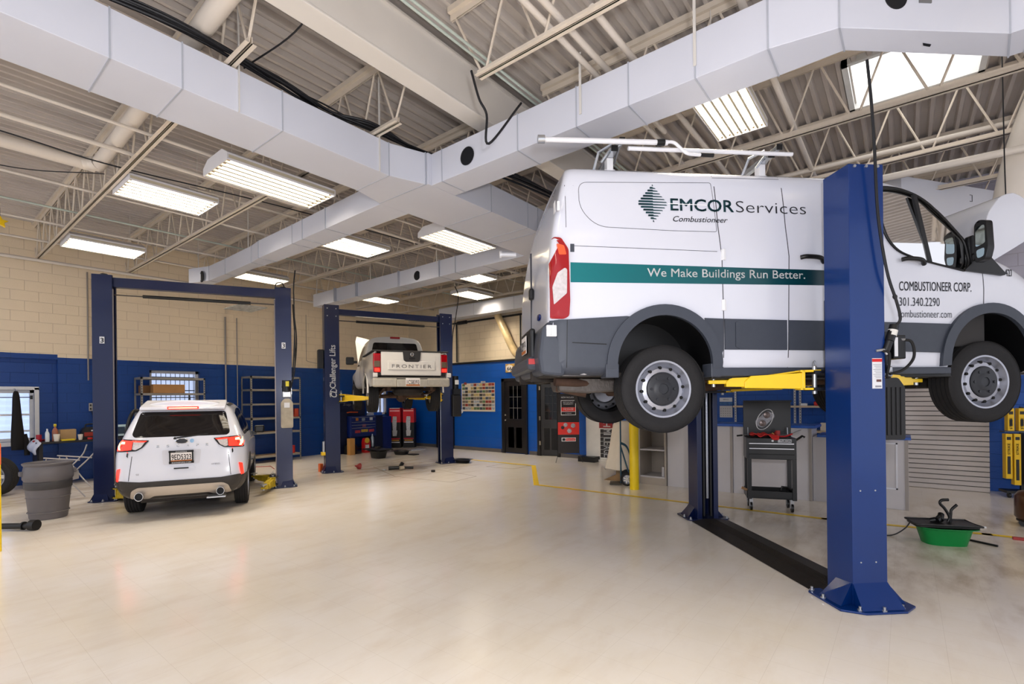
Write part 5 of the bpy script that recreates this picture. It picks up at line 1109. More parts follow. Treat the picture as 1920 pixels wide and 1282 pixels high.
# ------------------------------------------------------------------ openings, doors, trims
wf_ = M('window_frame_white', (226, 226, 228), .4); barm = M('window_bar', (40, 42, 60), .5); pane = glass('window_glass', (235, 242, 255), .9)
alu = M('brushed_metal', (170, 170, 172), .4, .7)
def window(n, y0, y1, z0, z1, xg, lab, mull=(), rails=(), bars=False):
    t = bpy.data.objects.new('window_%d' % n, None); COL.objects.link(t); t['kind'] = 'structure'; t['label'] = lab
    b = B()
    for a, c in (((xg-.03, y0, z0), (xg+.05, y0+.07, z1)), ((xg-.03, y1-.07, z0), (xg+.05, y1, z1)), ((xg-.03, y0, z1-.07), (xg+.05, y1, z1)), ((xg-.03, y0, z0), (xg+.05, y1, z0+.07))): b.box(a, c)
    for m in mull: b.box((xg-.02, m-.03, z0), (xg+.03, m+.03, z1))
    for m in rails: b.box((xg-.02, y0, m-.02), (xg+.03, y1, m+.02))
    b.obj('window_frame', wf_, t, bev=.004)
    B().box((xg-.005, y0+.05, z0+.05), (xg, y1-.05, z1-.05)).obj('pane', pane, t)
    if bars:
        b = B(); k = y0+.1
        while k < y1-.05: b.cyl((xg-.1, k, z0), (xg-.1, k, z1), .007, 6); k += .105
        for z in (z1-.16, z1-.5, z0+.3): b.box((xg-.11, y0, z-.012), (xg-.09, y1, z+.012))
        b.obj('security_bars', barm, t)
    return t
window(1, .55, 1.91, .93, 2.03, -14.84, 'white framed window at the left edge with a black jacket hanging before it', (1.2,), (1.5, 1.15), False)
window(2, 3.96, 5.07, 1.55, 2.53, -14.76, 'barred window behind the shelf rack with cardboard boxes', (), (), True)
window(3, 10.25, 11.14, 1.2, 2.5, -14.76, 'window near the far left corner beside the tool cabinet', (10.9,), (), False)
wb = B(); wb.box((-14.745, .5, .85), (-14.55, 1.98, .93)); wb.box((-14.73, 1.905, .93), (-14.70, 1.98, 2.08)); wb.box((-14.73, .5, 2.03), (-14.70, 1.98, 2.10)); struct(wb.obj('trim_1', wf_, bev=.004), 'white casing and sill of the left window')
rodo = B(); rodo.cyl((-14.66, .55, 1.87), (-14.66, 1.86, 1.87), .009, 8); rodo.box((-14.72, 1.83, 1.83), (-14.64, 1.87, 1.91))
tag(rodo.obj('curtain_rod', blk), 'thin black rod across the left window', 'rod')
# the world outside the windows: a pale clapboard wall whose material glows in place of daylight
b = B(); b.box((-18.6, -4, -.5), (-18.5, 5, 3.2))
for k in range(20): b.box((-18.5, -4, -.2+k*.17), (-18.48, 5, -.19+k*.17))
tag(b.obj('neighbour_wall', M('glowing_siding', (226, 232, 246), .6, emis=(226, 234, 250), estr=.85)), 'pale clapboard wall outside the left window', 'wall')
struct(B().box((-14.62, 12.08, 2.90), (8.5, 12.12, 2.96)).obj('trim_2', blk), 'black cap strip above the blue part of the far wall')
grb = M('grey_baseboard', (92, 88, 88), .5)
b = B(); b.box((-14.6, 12.09, 0), (-12.97, 12.12, .11)); struct(b.obj('baseboard_far', grb)); b = B(); b.box((-12.24, 12.09, 0), (-10.1, 12.12, .11)); struct(b.obj('baseboard_far', grb))
b = B(); b.box((-8.98, 12.09, 0), (-8.70, 12.12, .11)); struct(b.obj('baseboard_far', grb)); b = B(); b.box((-7.88, 12.09, 0), (-4.2, 12.12, .11)); struct(b.obj('baseboard_far', grb))
bd_ = M('black_door_paint', (26, 23, 24), .35, coat=.2)
# dark rooms behind the openings
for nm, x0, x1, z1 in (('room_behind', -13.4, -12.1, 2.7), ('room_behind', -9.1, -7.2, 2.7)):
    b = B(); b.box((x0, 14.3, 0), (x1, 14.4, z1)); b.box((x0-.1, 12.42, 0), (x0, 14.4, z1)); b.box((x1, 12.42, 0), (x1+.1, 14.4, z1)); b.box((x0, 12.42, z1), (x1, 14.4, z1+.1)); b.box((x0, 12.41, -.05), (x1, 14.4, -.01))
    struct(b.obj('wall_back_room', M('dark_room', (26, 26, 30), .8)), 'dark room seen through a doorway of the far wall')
# doorway by the lift
b = B(); b.box((-13.08, 12.06, 0), (-12.95, 12.14, 2.42)); b.box((-12.3, 12.06, 0), (-12.22, 12.14, 2.42)); b.box((-13.08, 12.06, 2.36), (-12.22, 12.14, 2.44)); struct(b.obj('trim_3', bd_), 'black frame of the open doorway behind the far lift post')
tag(B().box((-12.29, 12.03, .95), (-12.26, 12.06, 2.3)).obj('red_strip', M('red_rail', (150, 50, 40), .5)), 'thin red upright strip on the doorway frame behind the far lift post', 'strip')
def door(n, x0, x1, z1, lab, ang=0., hinges=False, muntin=(3, 3)):
    t = bpy.data.objects.new('door_%d' % n, None); COL.objects.link(t); t['kind'] = 'structure'; t['label'] = lab
    b = B(); b.box((x0-.12, 12.05, 0), (x0, 12.16, z1+.1)); b.box((x1, 12.05, 0), (x1+.08, 12.16, z1+.1)); b.box((x0-.12, 12.05, z1), (x1+.08, 12.16, z1+.1)); b.obj('door_frame', bd_, t, bev=.004)
    w = x1-x0; lf = bpy.data.objects.new('door_leaf', None)
    m = Matrix.Translation((x0, 12.10, 0)) @ Matrix.Rotation(ang, 4, 'Z')
    g0, g1 = 1.08, z1-.14
    b = B(); b.box((0, -.02, .02), (w, .02, g0)); b.box((0, -.02, g1), (w, .02, z1)); b.box((0, -.02, g0), (w*.22, .02, g1)); b.box((w*.82, -.02, g0), (w, .02, g1))
    for a, c in ((.16, .45), (.55, .84)): 
        for e in (0, 1): b.box((w*a, -.026, .18+e*.0), (w*c, -.02, .82))
    o = b.xf(m).obj('door_leaf', bd_, t, bev=.006)
    b = B(); b.box((w*.22, -.004, g0), (w*.82, .004, g1)); b.xf(m).obj('door_pane', glass('door_glass', (150, 165, 175), .25, .05), o)
    b = B(); k1 = w*.6/muntin[0]; k2 = (g1-g0)/muntin[1]
    for i in range(1, muntin[0]): b.box((w*.22+k1*i-.006, -.012, g0), (w*.22+k1*i+.006, .012, g1))
    for i in range(1, muntin[1]): b.box((w*.22, -.012, g0+k2*i-.006), (w*.82, .012, g0+k2*i+.006))
    b.xf(m).obj('muntins', bd_ if ang else M('muntin_grey', (120, 120, 120), .4), o)
    if hinges:
        for z in (.38, 1.12, 2.02):
            B().box((x0-.03, 12.035, z-.06), (x0+.02, 12.05, z+.06)).obj('door_hinge', M('hinge_brass', (186, 176, 160), .35, .7), t)
    else:
        for z in (1.04, 1.20): B().lathe([(0, -.07), (.028, -.065), (.03, -.03), (.012, -.02), (.012, 0)], (x0+.06, 12.08, z), 'y', 16).obj('door_knob', M('knob_silver', (210, 205, 195), .25, .8), t)
    return t
door(1, -9.92, -9.12, 2.25, 'closed black door with a nine-pane glass in the far blue wall')
door(2, -8.54, -7.94, 2.18, 'black glazed door standing ajar beside the upright banner', .30, True, (3, 4))
# floor markings
ylw = M('floor_line_yellow', (250, 210, 10), .4, 0, .05, 6)
def strip(pts, w, mat, name, label, z=.002):
    b = B()
    for a, c in zip(pts, pts[1:]):
        d = Vector((c[0]-a[0], c[1]-a[1], 0)); n_ = Vector((-d.y, d.x, 0)).normalized()*w/2; A_, C_ = Vector((*a, z)), Vector((*c, z)); e = d.normalized()*w/2
        b.poly([A_-n_-e, C_-n_+e, C_+n_+e, A_+n_-e])
    o = b.obj(name, mat, norm=False); o['kind'] = 'structure'; o['label'] = label; return o
strip([(-10.0, 10.22), (-7.45, 10.2)], .10, ylw, 'floor_line', 'yellow line on the floor running from the far lift post to the corner mark')
strip([(-7.45, 10.2), (-5.78, 8.0)], .11, ylw, 'floor_line', 'short yellow line on the floor joining the two long ones', .003)
strip([(-5.78, 8.0), (-.89, 8.13), (.77, 8.38), (3.5, 8.5)], .095, ylw, 'floor_line', 'long yellow line on the floor in front of the counters', .0025)
crk = M('floor_joint', (120, 104, 82), .7)
strip([(-8.34, 9.39), (-7.53, 9.45), (-7.48, 10.14), (-8.28, 10.13), (-8.34, 9.39)], .03, crk, 'floor_joint', 'square hatch joint in the floor in front of the far doors')
strip([(-10.76, 7.72), (-9.02, 7.04), (-7.41, 7.22), (-7.5, 8.1), (-9.0, 8.31), (-9.5, 8.23)], .02, crk, 'floor_joint', 'dark joint around the old pit cover under the pickup')

# ------------------------------------------------------------------ left side work area
def fbox(name, label, cat, a, b_, mat, bev=.004, group=None): return tag(B().box(a, b_).obj(name, mat, bev=bev), label, cat, group)
def cyl(name, label, cat, c, r, h, mat, r2=None, seg=24): return tag(B().cyl(c, (c[0], c[1], c[2]+h), r, seg, r2=r2).obj(name, mat, smooth=True, bev=.002), label, cat)
ybol = M('bollard_yellow', (246, 212, 10), .4, 0, .06, 3)
def bollard(x, y, r, h, label, band=False):
    t = thing('bollard', label, 'bollard', (x, y, 0)); B().lathe([(r, .0), (r, h-.05), (r*.8, h-.015), (r*.4, h), (0, h)], (0, 0, 0), 'z', 28, cap=False).obj('post', ybol, t, smooth=True)
    if band: B().lathe([(r+.001, h-.30), (r+.003, h-.29), (r+.003, h-.06), (r+.001, h-.05)], (0, 0, 0), 'z', 28, cap=False).obj('orange_band', M('band_orange', (250, 120, 50), .4), t, smooth=True)
bollard(-8.42, .71, .085, 1.32, 'yellow bollard with orange top at the left edge of the picture', True)
bollard(-4.0, 8.68, .085, 1.55, 'tall yellow bollard standing between the hand truck and the grey shelves')
can = thing('trash_can', 'large round grey plastic trash can with open top by the left lift post', 'trash can', (-10.24, 1.47, 0)); can.scale = (.78, .78, .87)
cm = M('can_grey_plastic', (108, 104, 106), .5, 0, .08, 5, bump=.05, bscale=100)
B().lathe([(0, .015), (.27, .0), (.285, .03), (.335, .50), (.338, .52)], (0, 0, 0), 'z', 48).obj('lower_shell', cm, can, smooth=True)
B().lathe([(.338, .52), (.355, .54), (.36, .65), (.35, .66)], (0, 0, 0), 'z', 48, cap=False).obj('band', M('can_dark_band', (72, 70, 72), .5), can, smooth=True)
B().lathe([(.35, .66), (.375, .70), (.375, .80), (.35, .92), (.372, .94), (.380, .965), (.370, .975), (.355, .955), (.335, .90), (.34, .66), (.25, .05), (0, .04)], (0, 0, 0), 'z', 48, cap=False).obj('upper_shell', cm, can, smooth=True)
for s in (-1, 1): B().box((-.06, s*.385-.03, .76), (.06, s*.385+.03, .84)).obj('handle', cm, can, bev=.015)
for z in (.12, .38): B().lathe([(.30+z*.07, z-.008), (.308+z*.07, z), (.30+z*.07, z+.008)], (0, 0, 0), 'z', 40, cap=False).obj('rib', cm, can, smooth=True)
wt = thing('spare_tyre', 'loose tyre on an alloy wheel leaning upright at the left edge', 'wheel', (-13.45, 1.16, 0), .90)
wheel(wt, (0, 0, .37), .37, .22, -1, .25, 'five', name='tyre')
jk = thing('floor_jack', 'black bar with a thick roller end lying beside the left bollard', 'floor jack', (-9.5, 1.10, 0), .673); jk.scale = (.8, .8, .8)
b = B(); b.cyl((-.45, 0, .075), (.18, 0, .075), .05, 14); b.obj('bar', blk, jk, smooth=True); b = B(); b.cyl((.14, 0, .09), (.24, 0, .09), .09, 18); b.cyl((.0, 0, .08), (.03, 0, .08), .07, 14); b.obj('roller', blkp, jk, smooth=True)
# black jacket hanging at the window
jm_ = M('black_cloth', (22, 19, 20), .9, 0, .2, 12, bump=.5, bscale=12)
rows = []
for z, w, d in ((2.0, .03, .03), (1.96, .06, .04), (1.85, .075, .06), (1.6, .085, .08), (1.3, .11, .09), (1.05, .135, .09), (.85, .135, .08), (.78, .13, .07)):
    w *= .8; rows.append([(-14.38+d*math.cos(2*PI*k/16)*(1+.25*math.sin(3*k)), 1.585+.02*(2-z)+w*math.sin(2*PI*k/16), z+(.05 if 5 < k < 10 and z < .8 else 0)) for k in range(16)])
b = B(); b.mesh([p for r in rows for p in r], [(i*16+k, i*16+(k+1) % 16, (i+1)*16+(k+1) % 16, (i+1)*16+k) for i in range(len(rows)-1) for k in range(16)])
jt = thing('jacket', 'black jacket hanging in front of the left window', 'jacket', (0, 0, 0)); b.obj('jacket_body', jm_, jt, smooth=True, sub=1)
B().tube(bez([(-14.38, 1.70, 1.1), (-14.36, 1.73, .9), (-14.36, 1.74, .66)], 5), .045, 10).obj('sleeve', jm_, jt, smooth=True)
B().tube(bez([(-14.38, 1.585, 1.98), (-14.5, 1.585, 2.04), (-14.72, 1.585, 2.04)], 4), .008, 6).obj('hook', zinc, jt)
tb = thing('work_table', 'black work table with tools and bottles along the left wall', 'table', (0, 0, 0))
tbm = M('table_black', (30, 28, 30), .45)
B().box((-14.55, 1.80, .90), (-13.80, 3.75, .94)).obj('tabletop', tbm, tb, bev=.004)
for x, y in ((-14.5, 1.88), (-13.86, 1.88), (-14.5, 3.65), (-13.86, 3.65)): B().box((x-.03, y-.03, 0), (x+.03, y+.03, .90)).obj('leg', tbm, tb)
B().box((-14.5, 1.84, .2), (-13.95, 1.87, .88)).obj('side_panel', tbm, tb)
clr = M('clear_plastic', (212, 218, 222), .15, 0, .1, 20); TT = .941
def bottle(name, label, x, y, r, h, mat, cap=None, cat='bottle'):
    t = thing(name, label, cat, (x, y, TT)); B().lathe([(r, 0), (r, h*.62), (r*.85, h*.72), (r*.35, h*.85), (r*.35, h*.92)], (0, 0, 0), 'z', 18).obj('flask', mat, t, smooth=True)
    if cap: cap(t, h)
    else: B().cyl((0, 0, h*.92), (0, 0, h), r*.4, 12).obj('cap', whitep, t)
ysp = M('sprayer_yellow', (226, 200, 40), .4)
def spray(t, h):
    B().prism([(-.05, h*.92), (-.045, h*1.06), (.0, h*1.10), (.05, h*1.02), (.03, h*.97), (.015, h*.98), (.015, h*.92)], -.02, .02, 'y').obj('spray_head', ysp, t, bev=.006)
bottle('spray_bottle', 'spray bottle with yellow trigger head on the black work table', -14.05, 2.13, .05, .33, M('spray_fluid', (160, 100, 76), .25), spray)
bottle('water_bottle', 'clear water bottle at the left end of the work table', -13.92, 1.99, .036, .25, clr)
bottle('water_bottle', 'clear bottle with green cap behind the clear water bottle', -14.15, 2.02, .034, .26, clr)
def cup(label, x, y, r, h, mat=None):
    b = B(); b.lathe([(r*.72, 0), (r, h), (r*.95, h), (r*.68, .006), (0, .006)], (0, 0, 0), 'z', 20); o = b.obj('paper_cup', mat or M('cup_white', (226, 218, 206), .6), smooth=True, loc=(x, y, TT)); tag(o, label, 'cup')
cup('large white cup beside the water bottle on the work table', -13.9, 2.13, .055, .15); cup('white cup in the middle of the work table', -13.95, 2.52, .045, .12)
fbox('carton', 'plain tan carton standing on the work table behind the spray bottle', 'box', (-14.3, 2.22, TT), (-14.1, 2.48, 1.17), M('cardboard', (178, 148, 108), .7, 0, .1, 6))
fbox('yellow_tray', 'flat yellow box lying on the work table', 'box', (-14.0, 2.20, TT), (-13.86, 2.42, .975), ysp)
b = thing('power_pack', 'black and red portable power pack on the work table', 'power pack', (-14.15, 2.76, TT))
B().prism(rpoly([(-.2, 0), (.2, 0), (.2, .18), (.15, .26), (-.15, .26), (-.2, .18)], .04, 3), -.1, .1, 'x').obj('case', blk, b, bev=.01)
B().box((.095, -.16, .06), (.105, .16, .15)).obj('red_face', M('dark_red', (150, 44, 30), .5), b, bev=.004); B().box((.10, -.04, .17), (.107, .05, .2)).obj('label', w_, b)
B().tube(bez([(0, -.12, .25), (0, -.1, .32), (0, .1, .32), (0, .12, .25)], 4), .014, 8).obj('handle', blkp, b)
b = thing('monitor', 'white framed screen on the work table against the lift post', 'monitor', (-14.1, 3.16, TT))
B().box((-.02, -.19, .03), (.02, .19, .29)).obj('frame', M('screen_frame', (200, 224, 228), .4), b, bev=.004); B().box((.019, -.11, .08), (.022, .17, .24)).obj('screen', M('screen_dark', (50, 70, 90), .3, 0, .5, 12), b); B().box((-.06, -.08, 0), (.06, .08, .03)).obj('stand', blk, b)
for i, (x, y, c, lb) in enumerate(((-13.95, 2.68, (190, 40, 40), 'red tool handle lying in front of the power pack'), (-13.93, 2.86, (214, 190, 70), 'yellow roll lying in front of the power pack'), (-13.9, 2.98, (190, 150, 110), 'tan roll near the screen on the work table'), (-14.2, 1.9, (170, 30, 50), 'dark red tin at the left end of the work table'), (-13.95, 3.5, (180, 30, 30), 'red tin on the work table behind the white car'), (-14.1, 3.6, (220, 215, 205), 'white jar on the work table behind the white car'))):
    cyl('tin' if i > 2 else 'tape_roll', lb, 'tin' if i > 2 else 'roll', (x, y, TT), .045, .04 if i < 3 else .14, M('item_%d' % i, c, .5))
b = B(); b.tube(bez([(-13.9, 1.78, .965), (-14.1, 1.85, .97), (-14.3, 2.0, .96)], 4), .02, 8); tag(b.obj('pliers', M('tool_red', (150, 40, 46), .5), smooth=True), 'red handled tool at the corner of the work table', 'tool')
rg = B(); P = [(-13.78, 1.84, .95), (-13.74, 1.80, .90), (-13.76, 1.72, .80), (-13.75, 1.76, .70)]
rg.mesh([(x+dx*.1, y+dy, z-dx*.03) for (x, y, z) in P for dx, dy in ((-2.2, -.04), (-1, .03), (0, .0), (.4, .05))], [(i*4+k, i*4+k+1, i*4+k+5, i*4+k+4) for i in range(3) for k in range(3)])
o = rg.obj('rag', M('rag_white', (190, 196, 214), .8), smooth=True, sub=1); tag(o, 'white rag hanging off the left end of the work table', 'rag'); md = o.modifiers.new('t', 'SOLIDIFY'); md.thickness = .01
# folded chair frame under the table
fcx = thing('folding_chair', 'silver tubular folding chair leaning by the left lift post under the table', 'chair', (-12.05, 2.05, 0), .95)
tubm = M('chair_tube', (176, 172, 170), .3, .7)
for y in (-.2, .2):
    B().tube(bez([(-.42, y, .02), (-.05, y, .45), (.25, y, .78), (.33, y, .98)], 4), .012, 8).obj('front_rail', tubm, fcx, smooth=True); B().tube([(.30, y, .02), (.05, y, .35), (-.18, y, .72)], .012, 8).obj('leg', tubm, fcx, smooth=True)
    B().tube([(-.32, y, .76), (.22, y, .70)], .013, 8).obj('armrest', tubm, fcx, smooth=True); B().tube([(-.28, y, .74), (-.36, y, .34)], .009, 8).obj('strut', tubm, fcx)
B().tube([(-.38, -.2, .06), (-.38, .2, .06)], .01, 8).obj('crossbar', tubm, fcx); B().box((.02, -.1, .33), (.06, .1, .48)).obj('fabric_tag', M('fabric_pale', (170, 168, 170), .8), fcx); B().box((-.34, -.18, .28), (-.30, .18, .40)).obj('seat_cloth', M('cloth_tan', (120, 84, 60), .8), fcx)
# outlet, conduits and cables on the left wall
ot = thing('outlet_box', 'grey outlet box on the blue wall above the work table', 'outlet', (-14.615, 2.84, 1.64)); B().box((0, -.05, -.09), (.05, .05, .09)).obj('box', M('outlet_grey', (176, 170, 164), .5), ot, bev=.006)
for y in (-.024, .024):
    for z in (-.04, .04): B().box((.049, y-.015, z-.022), (.053, y+.015, z+.022)).obj('socket', blk, ot)
B().tube(bez([(-0+.03, .0, -.09), (.04, .03, -.3), (.03, .05, -.55)], 4), .007, 6).obj('cord', cb, ot)
def vpipe(y, z0, z1, r, mat, label, x=-14.585, kind='conduit'): tag(B().cyl((x, y, z0), (x, y, z1), r, 8).obj(kind, mat, smooth=True), label, 'conduit')
cm_ = M('conduit_grey', (150, 142, 136), .4, .4)
vpipe(2.785, 2.25, 4.72, .016, cm_, 'grey conduit down the left wall next to the left lift post'); vpipe(5.70, 1.55, 4.05, .022, cm_, 'left one of two conduits on the wall between the shelf racks'); vpipe(6.0, 1.6, 4.05, .014, cm_, 'right one of two conduits on the wall between the shelf racks')
vpipe(8.04, 3.0, 4.4, .006, cm_, 'thin wire hanging down the cream wall between the lifts'); tag(B().tube(bez([(-14.6, 8.04, 3.0), (-14.6, 8.1, 2.95), (-14.6, 8.4, 2.9)], 3), .006, 6).obj('wire', cm_), 'end of the thin wire lying against the cream wall', 'wire')
B().box((-14.62, 8.0, 4.0), (-14.56, 8.12, 4.03)).obj('wire_bracket', cm_) if 0 else None
# shelf racks
rkm = M('rack_grey_metal', (150, 146, 140), .45, .3, .1, 12); rkb = M('rack_board', (186, 160, 128), .6, 0, .1, 8)
def rack(label, y0, y1, x0, x1, zs, H):
    t = thing('shelf_rack', label, 'shelf rack', (0, 0, 0))
    for x in (x0, x1):
        for y in (y0, y1):
            b = B(); sx = 1 if x == x0 else -1; sy = 1 if y == y0 else -1; b.box((x, y, 0), (x+sx*.04, y+sy*.004, H)); b.box((x, y, 0), (x+sx*.004, y+sy*.04, H)); k = .06
            b.obj('upright', rkm, t)
            if x == x1:
                b = B()
                while k < H-.03: b.box((x-.0005, y+sy*.012, k), (x+.0015, y+sy*.028, k+.02)); k += .06
                b.obj('slots', blk, t)
    for z in zs:
        b = B(); b.box((x0, y0, z-.05), (x0+.01, y1, z)); b.box((x1-.01, y0, z-.05), (x1, y1, z)); b.box((x0, y0, z-.05), (x1, y0+.01, z)); b.box((x0, y1-.01, z-.05), (x1, y1, z)); s = b.obj('shelf_frame', rkm, t)
        B().box((x0+.01, y0+.01, z-.015), (x1-.01, y1-.01, z-.002)).obj('shelf_board', rkb, s)
    return t
rack('grey metal shelf rack with cardboard boxes in front of the barred window', 3.62, 4.98, -14.52, -14.0, (2.33, 1.95, 1.5, 1.05, .15), 2.33)
rack('grey metal shelf rack with empty tan shelves on the blue wall', 6.08, 7.50, -14.55, -13.95, (2.42, 2.06, 1.66, 1.26, .86, .20), 2.42)
crd = M('cardboard_brown', (158, 116, 70), .7, 0, .12, 6)
fbox('cardboard_box', 'long cardboard box on the upper shelf before the barred window, nearest the aisle', 'box', (-14.2, 3.86, 1.951), (-13.98, 4.52, 2.16), crd)
fbox('cardboard_box', 'smaller cardboard box behind the long one on the same rack', 'box', (-14.5, 3.70, 1.951), (-14.25, 4.15, 2.14), M('cardboard_dark', (128, 92, 56), .7, 0, .12, 6))
cyl('black_jug', 'black bottle on the shelf rack behind the white car', 'bottle', (-14.2, 4.0, 1.501), .08, .25, blkp, r2=.05)
cyl('red_jar', 'red container at the foot of the empty shelf rack', 'jar', (-14.1, 7.3, .201), .08, .22, M('jar_red', (180, 40, 36), .5)); fbox('orange_pack', 'orange packet on a middle shelf of the empty rack', 'packet', (-14.1, 7.35, 1.261), (-14.0, 7.46, 1.5), M('packet_orange', (176, 70, 50), .5))
b = B(); b.tube([(-13.6, 5.5, .012), (-13.1, 6.2, .012), (-12.5, 6.0, .012)], .008, 6); tag(b.obj('air_hose', M('hose_red', (170, 60, 50), .5), smooth=True), 'thin red hose on the floor between the white car and the lift post', 'hose')
fbox('hanging_panel', 'pale panel with brown streaks hanging behind the top beam of the car lift', 'panel', (-11.9, 4.62, 3.80), (-11.1, 5.22, 3.815), M('streaky_panel', (226, 196, 178), .5, 0, .9, 14))
bpy.data.objects['hanging_panel'].rotation_euler = (0, 0, 0)
hk = thing('hoist_hook', 'small yellow hook block hanging at the top left edge', 'hook', (-11.45, 1.10, 4.70)); B().prism([(0, .09), (.03, .03), (.1, .02), (.05, -.02), (.06, -.09), (0, -.06), (-.06, -.09), (-.05, -.02), (-.1, .02), (-.03, .03)], -.03, .03, 'x').obj('hook_block', yel, hk, bev=.006); B().cyl((0, 0, .05), (0, 0, .22), .006, 6).obj('hook_rope', cb, hk)

# ------------------------------------------------------------------ corner behind the pickup
tblue = M('toolbox_blue', (12, 34, 104), .35, 0, .08, 5, coat=.3); tdk = M('toolbox_dark', (16, 22, 52), .4)
tc_ = thing('tool_cabinet', 'blue roller tool cabinet with upright back box under the lifted pickup', 'tool cabinet', (0, 0, 0))
b = B(); b.box((-14.5, 9.15, .52), (-13.96, 10.15, 1.20)); b.obj('drawer_case', tblue, tc_, bev=.01)
for z0, z1 in ((1.03, 1.17), (.93, 1.02), (.84, .92), (.56, .83)):
    d = B().box((-13.965, 9.19, z0), (-13.945, 10.11, z1)).obj('drawer', tblue, tc_, bev=.004); B().box((-13.948, 9.2, z1-.022), (-13.935, 10.1, z1-.008)).obj('drawer_pull', alu, d)
for i, (y, z, w, c) in enumerate(((9.32, .69, .2, (190, 60, 70)), (9.55, .71, .26, (214, 170, 60)), (9.85, .70, .2, (196, 70, 76)), (9.35, 1.09, .1, (240, 130, 40)), (9.58, 1.08, .12, (150, 160, 170)), (9.88, 1.09, .12, (200, 205, 210)), (9.6, .88, .14, (150, 90, 110)))):
    B().box((-13.944, y, z-.04), (-13.941, y+w, z+.05)).obj('sticker', M('sticker_%d' % i, c, .5, 0, .5, 40), tc_, bev=.001)
B().box((-14.56, 9.0, 1.20), (-14.3, 9.95, 1.66)).obj('back_box', tdk, tc_, bev=.01); sign_text('Snap-on', (-14.297, 9.12, 1.54), (0, 1, 0), (0, 0, 1), lt, tc_, w=.5, h=.085, bold=.03, shear=.3)
B().box((-14.5, 10.15, 0), (-14.0, 10.45, 1.20)).obj('side_locker', tdk, tc_, bev=.01); B().box((-14.5, 10.46, 0), (-14.05, 10.85, 1.15)).obj('side_locker', tblue, tc_, bev=.01)
B().box((-14.5, 8.7, 0), (-14.1, 9.13, 1.35)).obj('side_cabinet', tdk, tc_, bev=.01)
for y in (9.2, 10.1):
    for x in (-14.45, -14.0): B().box((x-.03, y-.03, .0), (x+.03, y+.03, .52)).obj('leg', tdk, tc_)
B().box((-14.48, 9.18, .12), (-13.98, 10.12, .16)).obj('bottom_shelf', tdk, tc_)
b = B(); b.tube([(-14.2, 9.05, 1.3), (-14.18, 9.3, 1.33), (-14.2, 9.6, 1.32)], .02, 8); tag(b.obj('heat_gun', M('orange_tool', (226, 92, 30), .5), smooth=True), 'orange and silver air tool resting on the blue tool cabinet', 'tool')
fbox('blue_tub', 'small blue tub on top of the blue tool cabinet', 'tub', (-14.3, 10.3, 1.201), (-14.1, 10.5, 1.30), M('tub_blue', (40, 90, 190), .4))
bx = M('box_red', (206, 24, 40), .45, 0, .1, 6); bkx = M('box_black', (22, 20, 22), .45)
def shockbox(c, rot, label, H=1.42, w=.40):
    t = thing('parts_carton', label, 'box', (c[0], c[1], 0), rot); B().box((-w/2, -.16, 0), (w/2, .16, H*.64)).obj('lower_half', bkx, t); B().box((-w/2, -.16, H*.64), (w/2, .16, H)).obj('upper_half', bx, t)
    b = B(); b.prism(rpoly([(-.07, .60), (.05, .60), (.07, 1.0), (.07, 1.12), (-.07, 1.12), (-.09, .9)], .02, 2), -.163, -.1605, 'y'); b.obj('printed_shock', M('print_silver', (206, 206, 212), .4, 0, .4, 30), t)
    b = B(); b.prism([(-.08, .42), (.06, .42), (.09, .62), (-.09, .62)], -.164, -.1605, 'y'); b.obj('printed_clamp', M('print_white', (226, 226, 230), .4, 0, .5, 50), t)
    for z, w2, m in ((.33, .36, M('print_red', (200, 40, 50), .5)), (.27, .30, M('print_gold', (216, 160, 60), .5)), (.20, .34, w_)): B().box((-w2/2, -.163, z-.02), (w2/2, -.1605, z+.015)).obj('printed_band', m, t)
    B().box((-.18, -.163, 1.30), (.18, -.1605, 1.34)).obj('printed_title', M('print_pink', (240, 180, 180), .5), t); B().box((-.18, -.163, H-.02), (.18, -.1605, H)).obj('top_edge', w_, t)
shockbox((-14.34, 11.28), .62, 'tall red and black parts carton in the far left corner, left one of the pair'); shockbox((-14.0, 11.62), .62, 'tall red and black parts carton in the far left corner, right one of the pair', 1.40)
fbox('small_carton', 'short black printed carton beside the two tall red ones', 'box', (-14.6, 10.90, 0), (-14.42, 11.02, .62), M('black_print', (40, 38, 44), .5, 0, .8, 30))
fbox('upright_carton', 'narrow tan carton standing on the floor before the blue tool cabinet', 'box', (-13.76, 8.9, 0), (-13.58, 9.07, .52), M('carton_tan', (202, 150, 84), .6, 0, .1, 5))
jg = thing('oil_jug', 'red jug with round yellow label standing under the tool cabinet', 'jug', (-13.85, 9.66, 0)); B().prism(rpoly([(-.12, 0), (.12, 0), (.12, .36), (.08, .48), (-.08, .48), (-.12, .36)], .03, 3), -.07, .07, 'x').obj('jug_body', M('jug_red', (206, 28, 34), .4), jg, bev=.01)
B().box((.069, -.07, .08), (.073, .07, .26)).obj('white_label', w_, jg); B().lathe([(0, .074), (.09, .073), (.09, .07)], (0, 0, .40), 'x', 20).obj('yellow_label', M('label_gold', (226, 190, 60), .5), jg)
b = B(); b.lathe([(.05, 0), (.05, .3), (.02, .38), (.02, .42)], (-13.9, 9.95, .17), 'z', 16); tag(b.obj('spray_can', M('can_silver', (180, 190, 196), .3, .5), smooth=True), 'silver spray can on the low shelf of the tool cabinet', 'can')
cyl('black_drum', 'low black round drum at the foot of the left tool cabinet', 'drum', (-13.95, 9.15, 0), .2, .28, blk)
pnm = M('pan_black', (26, 26, 28), .4)
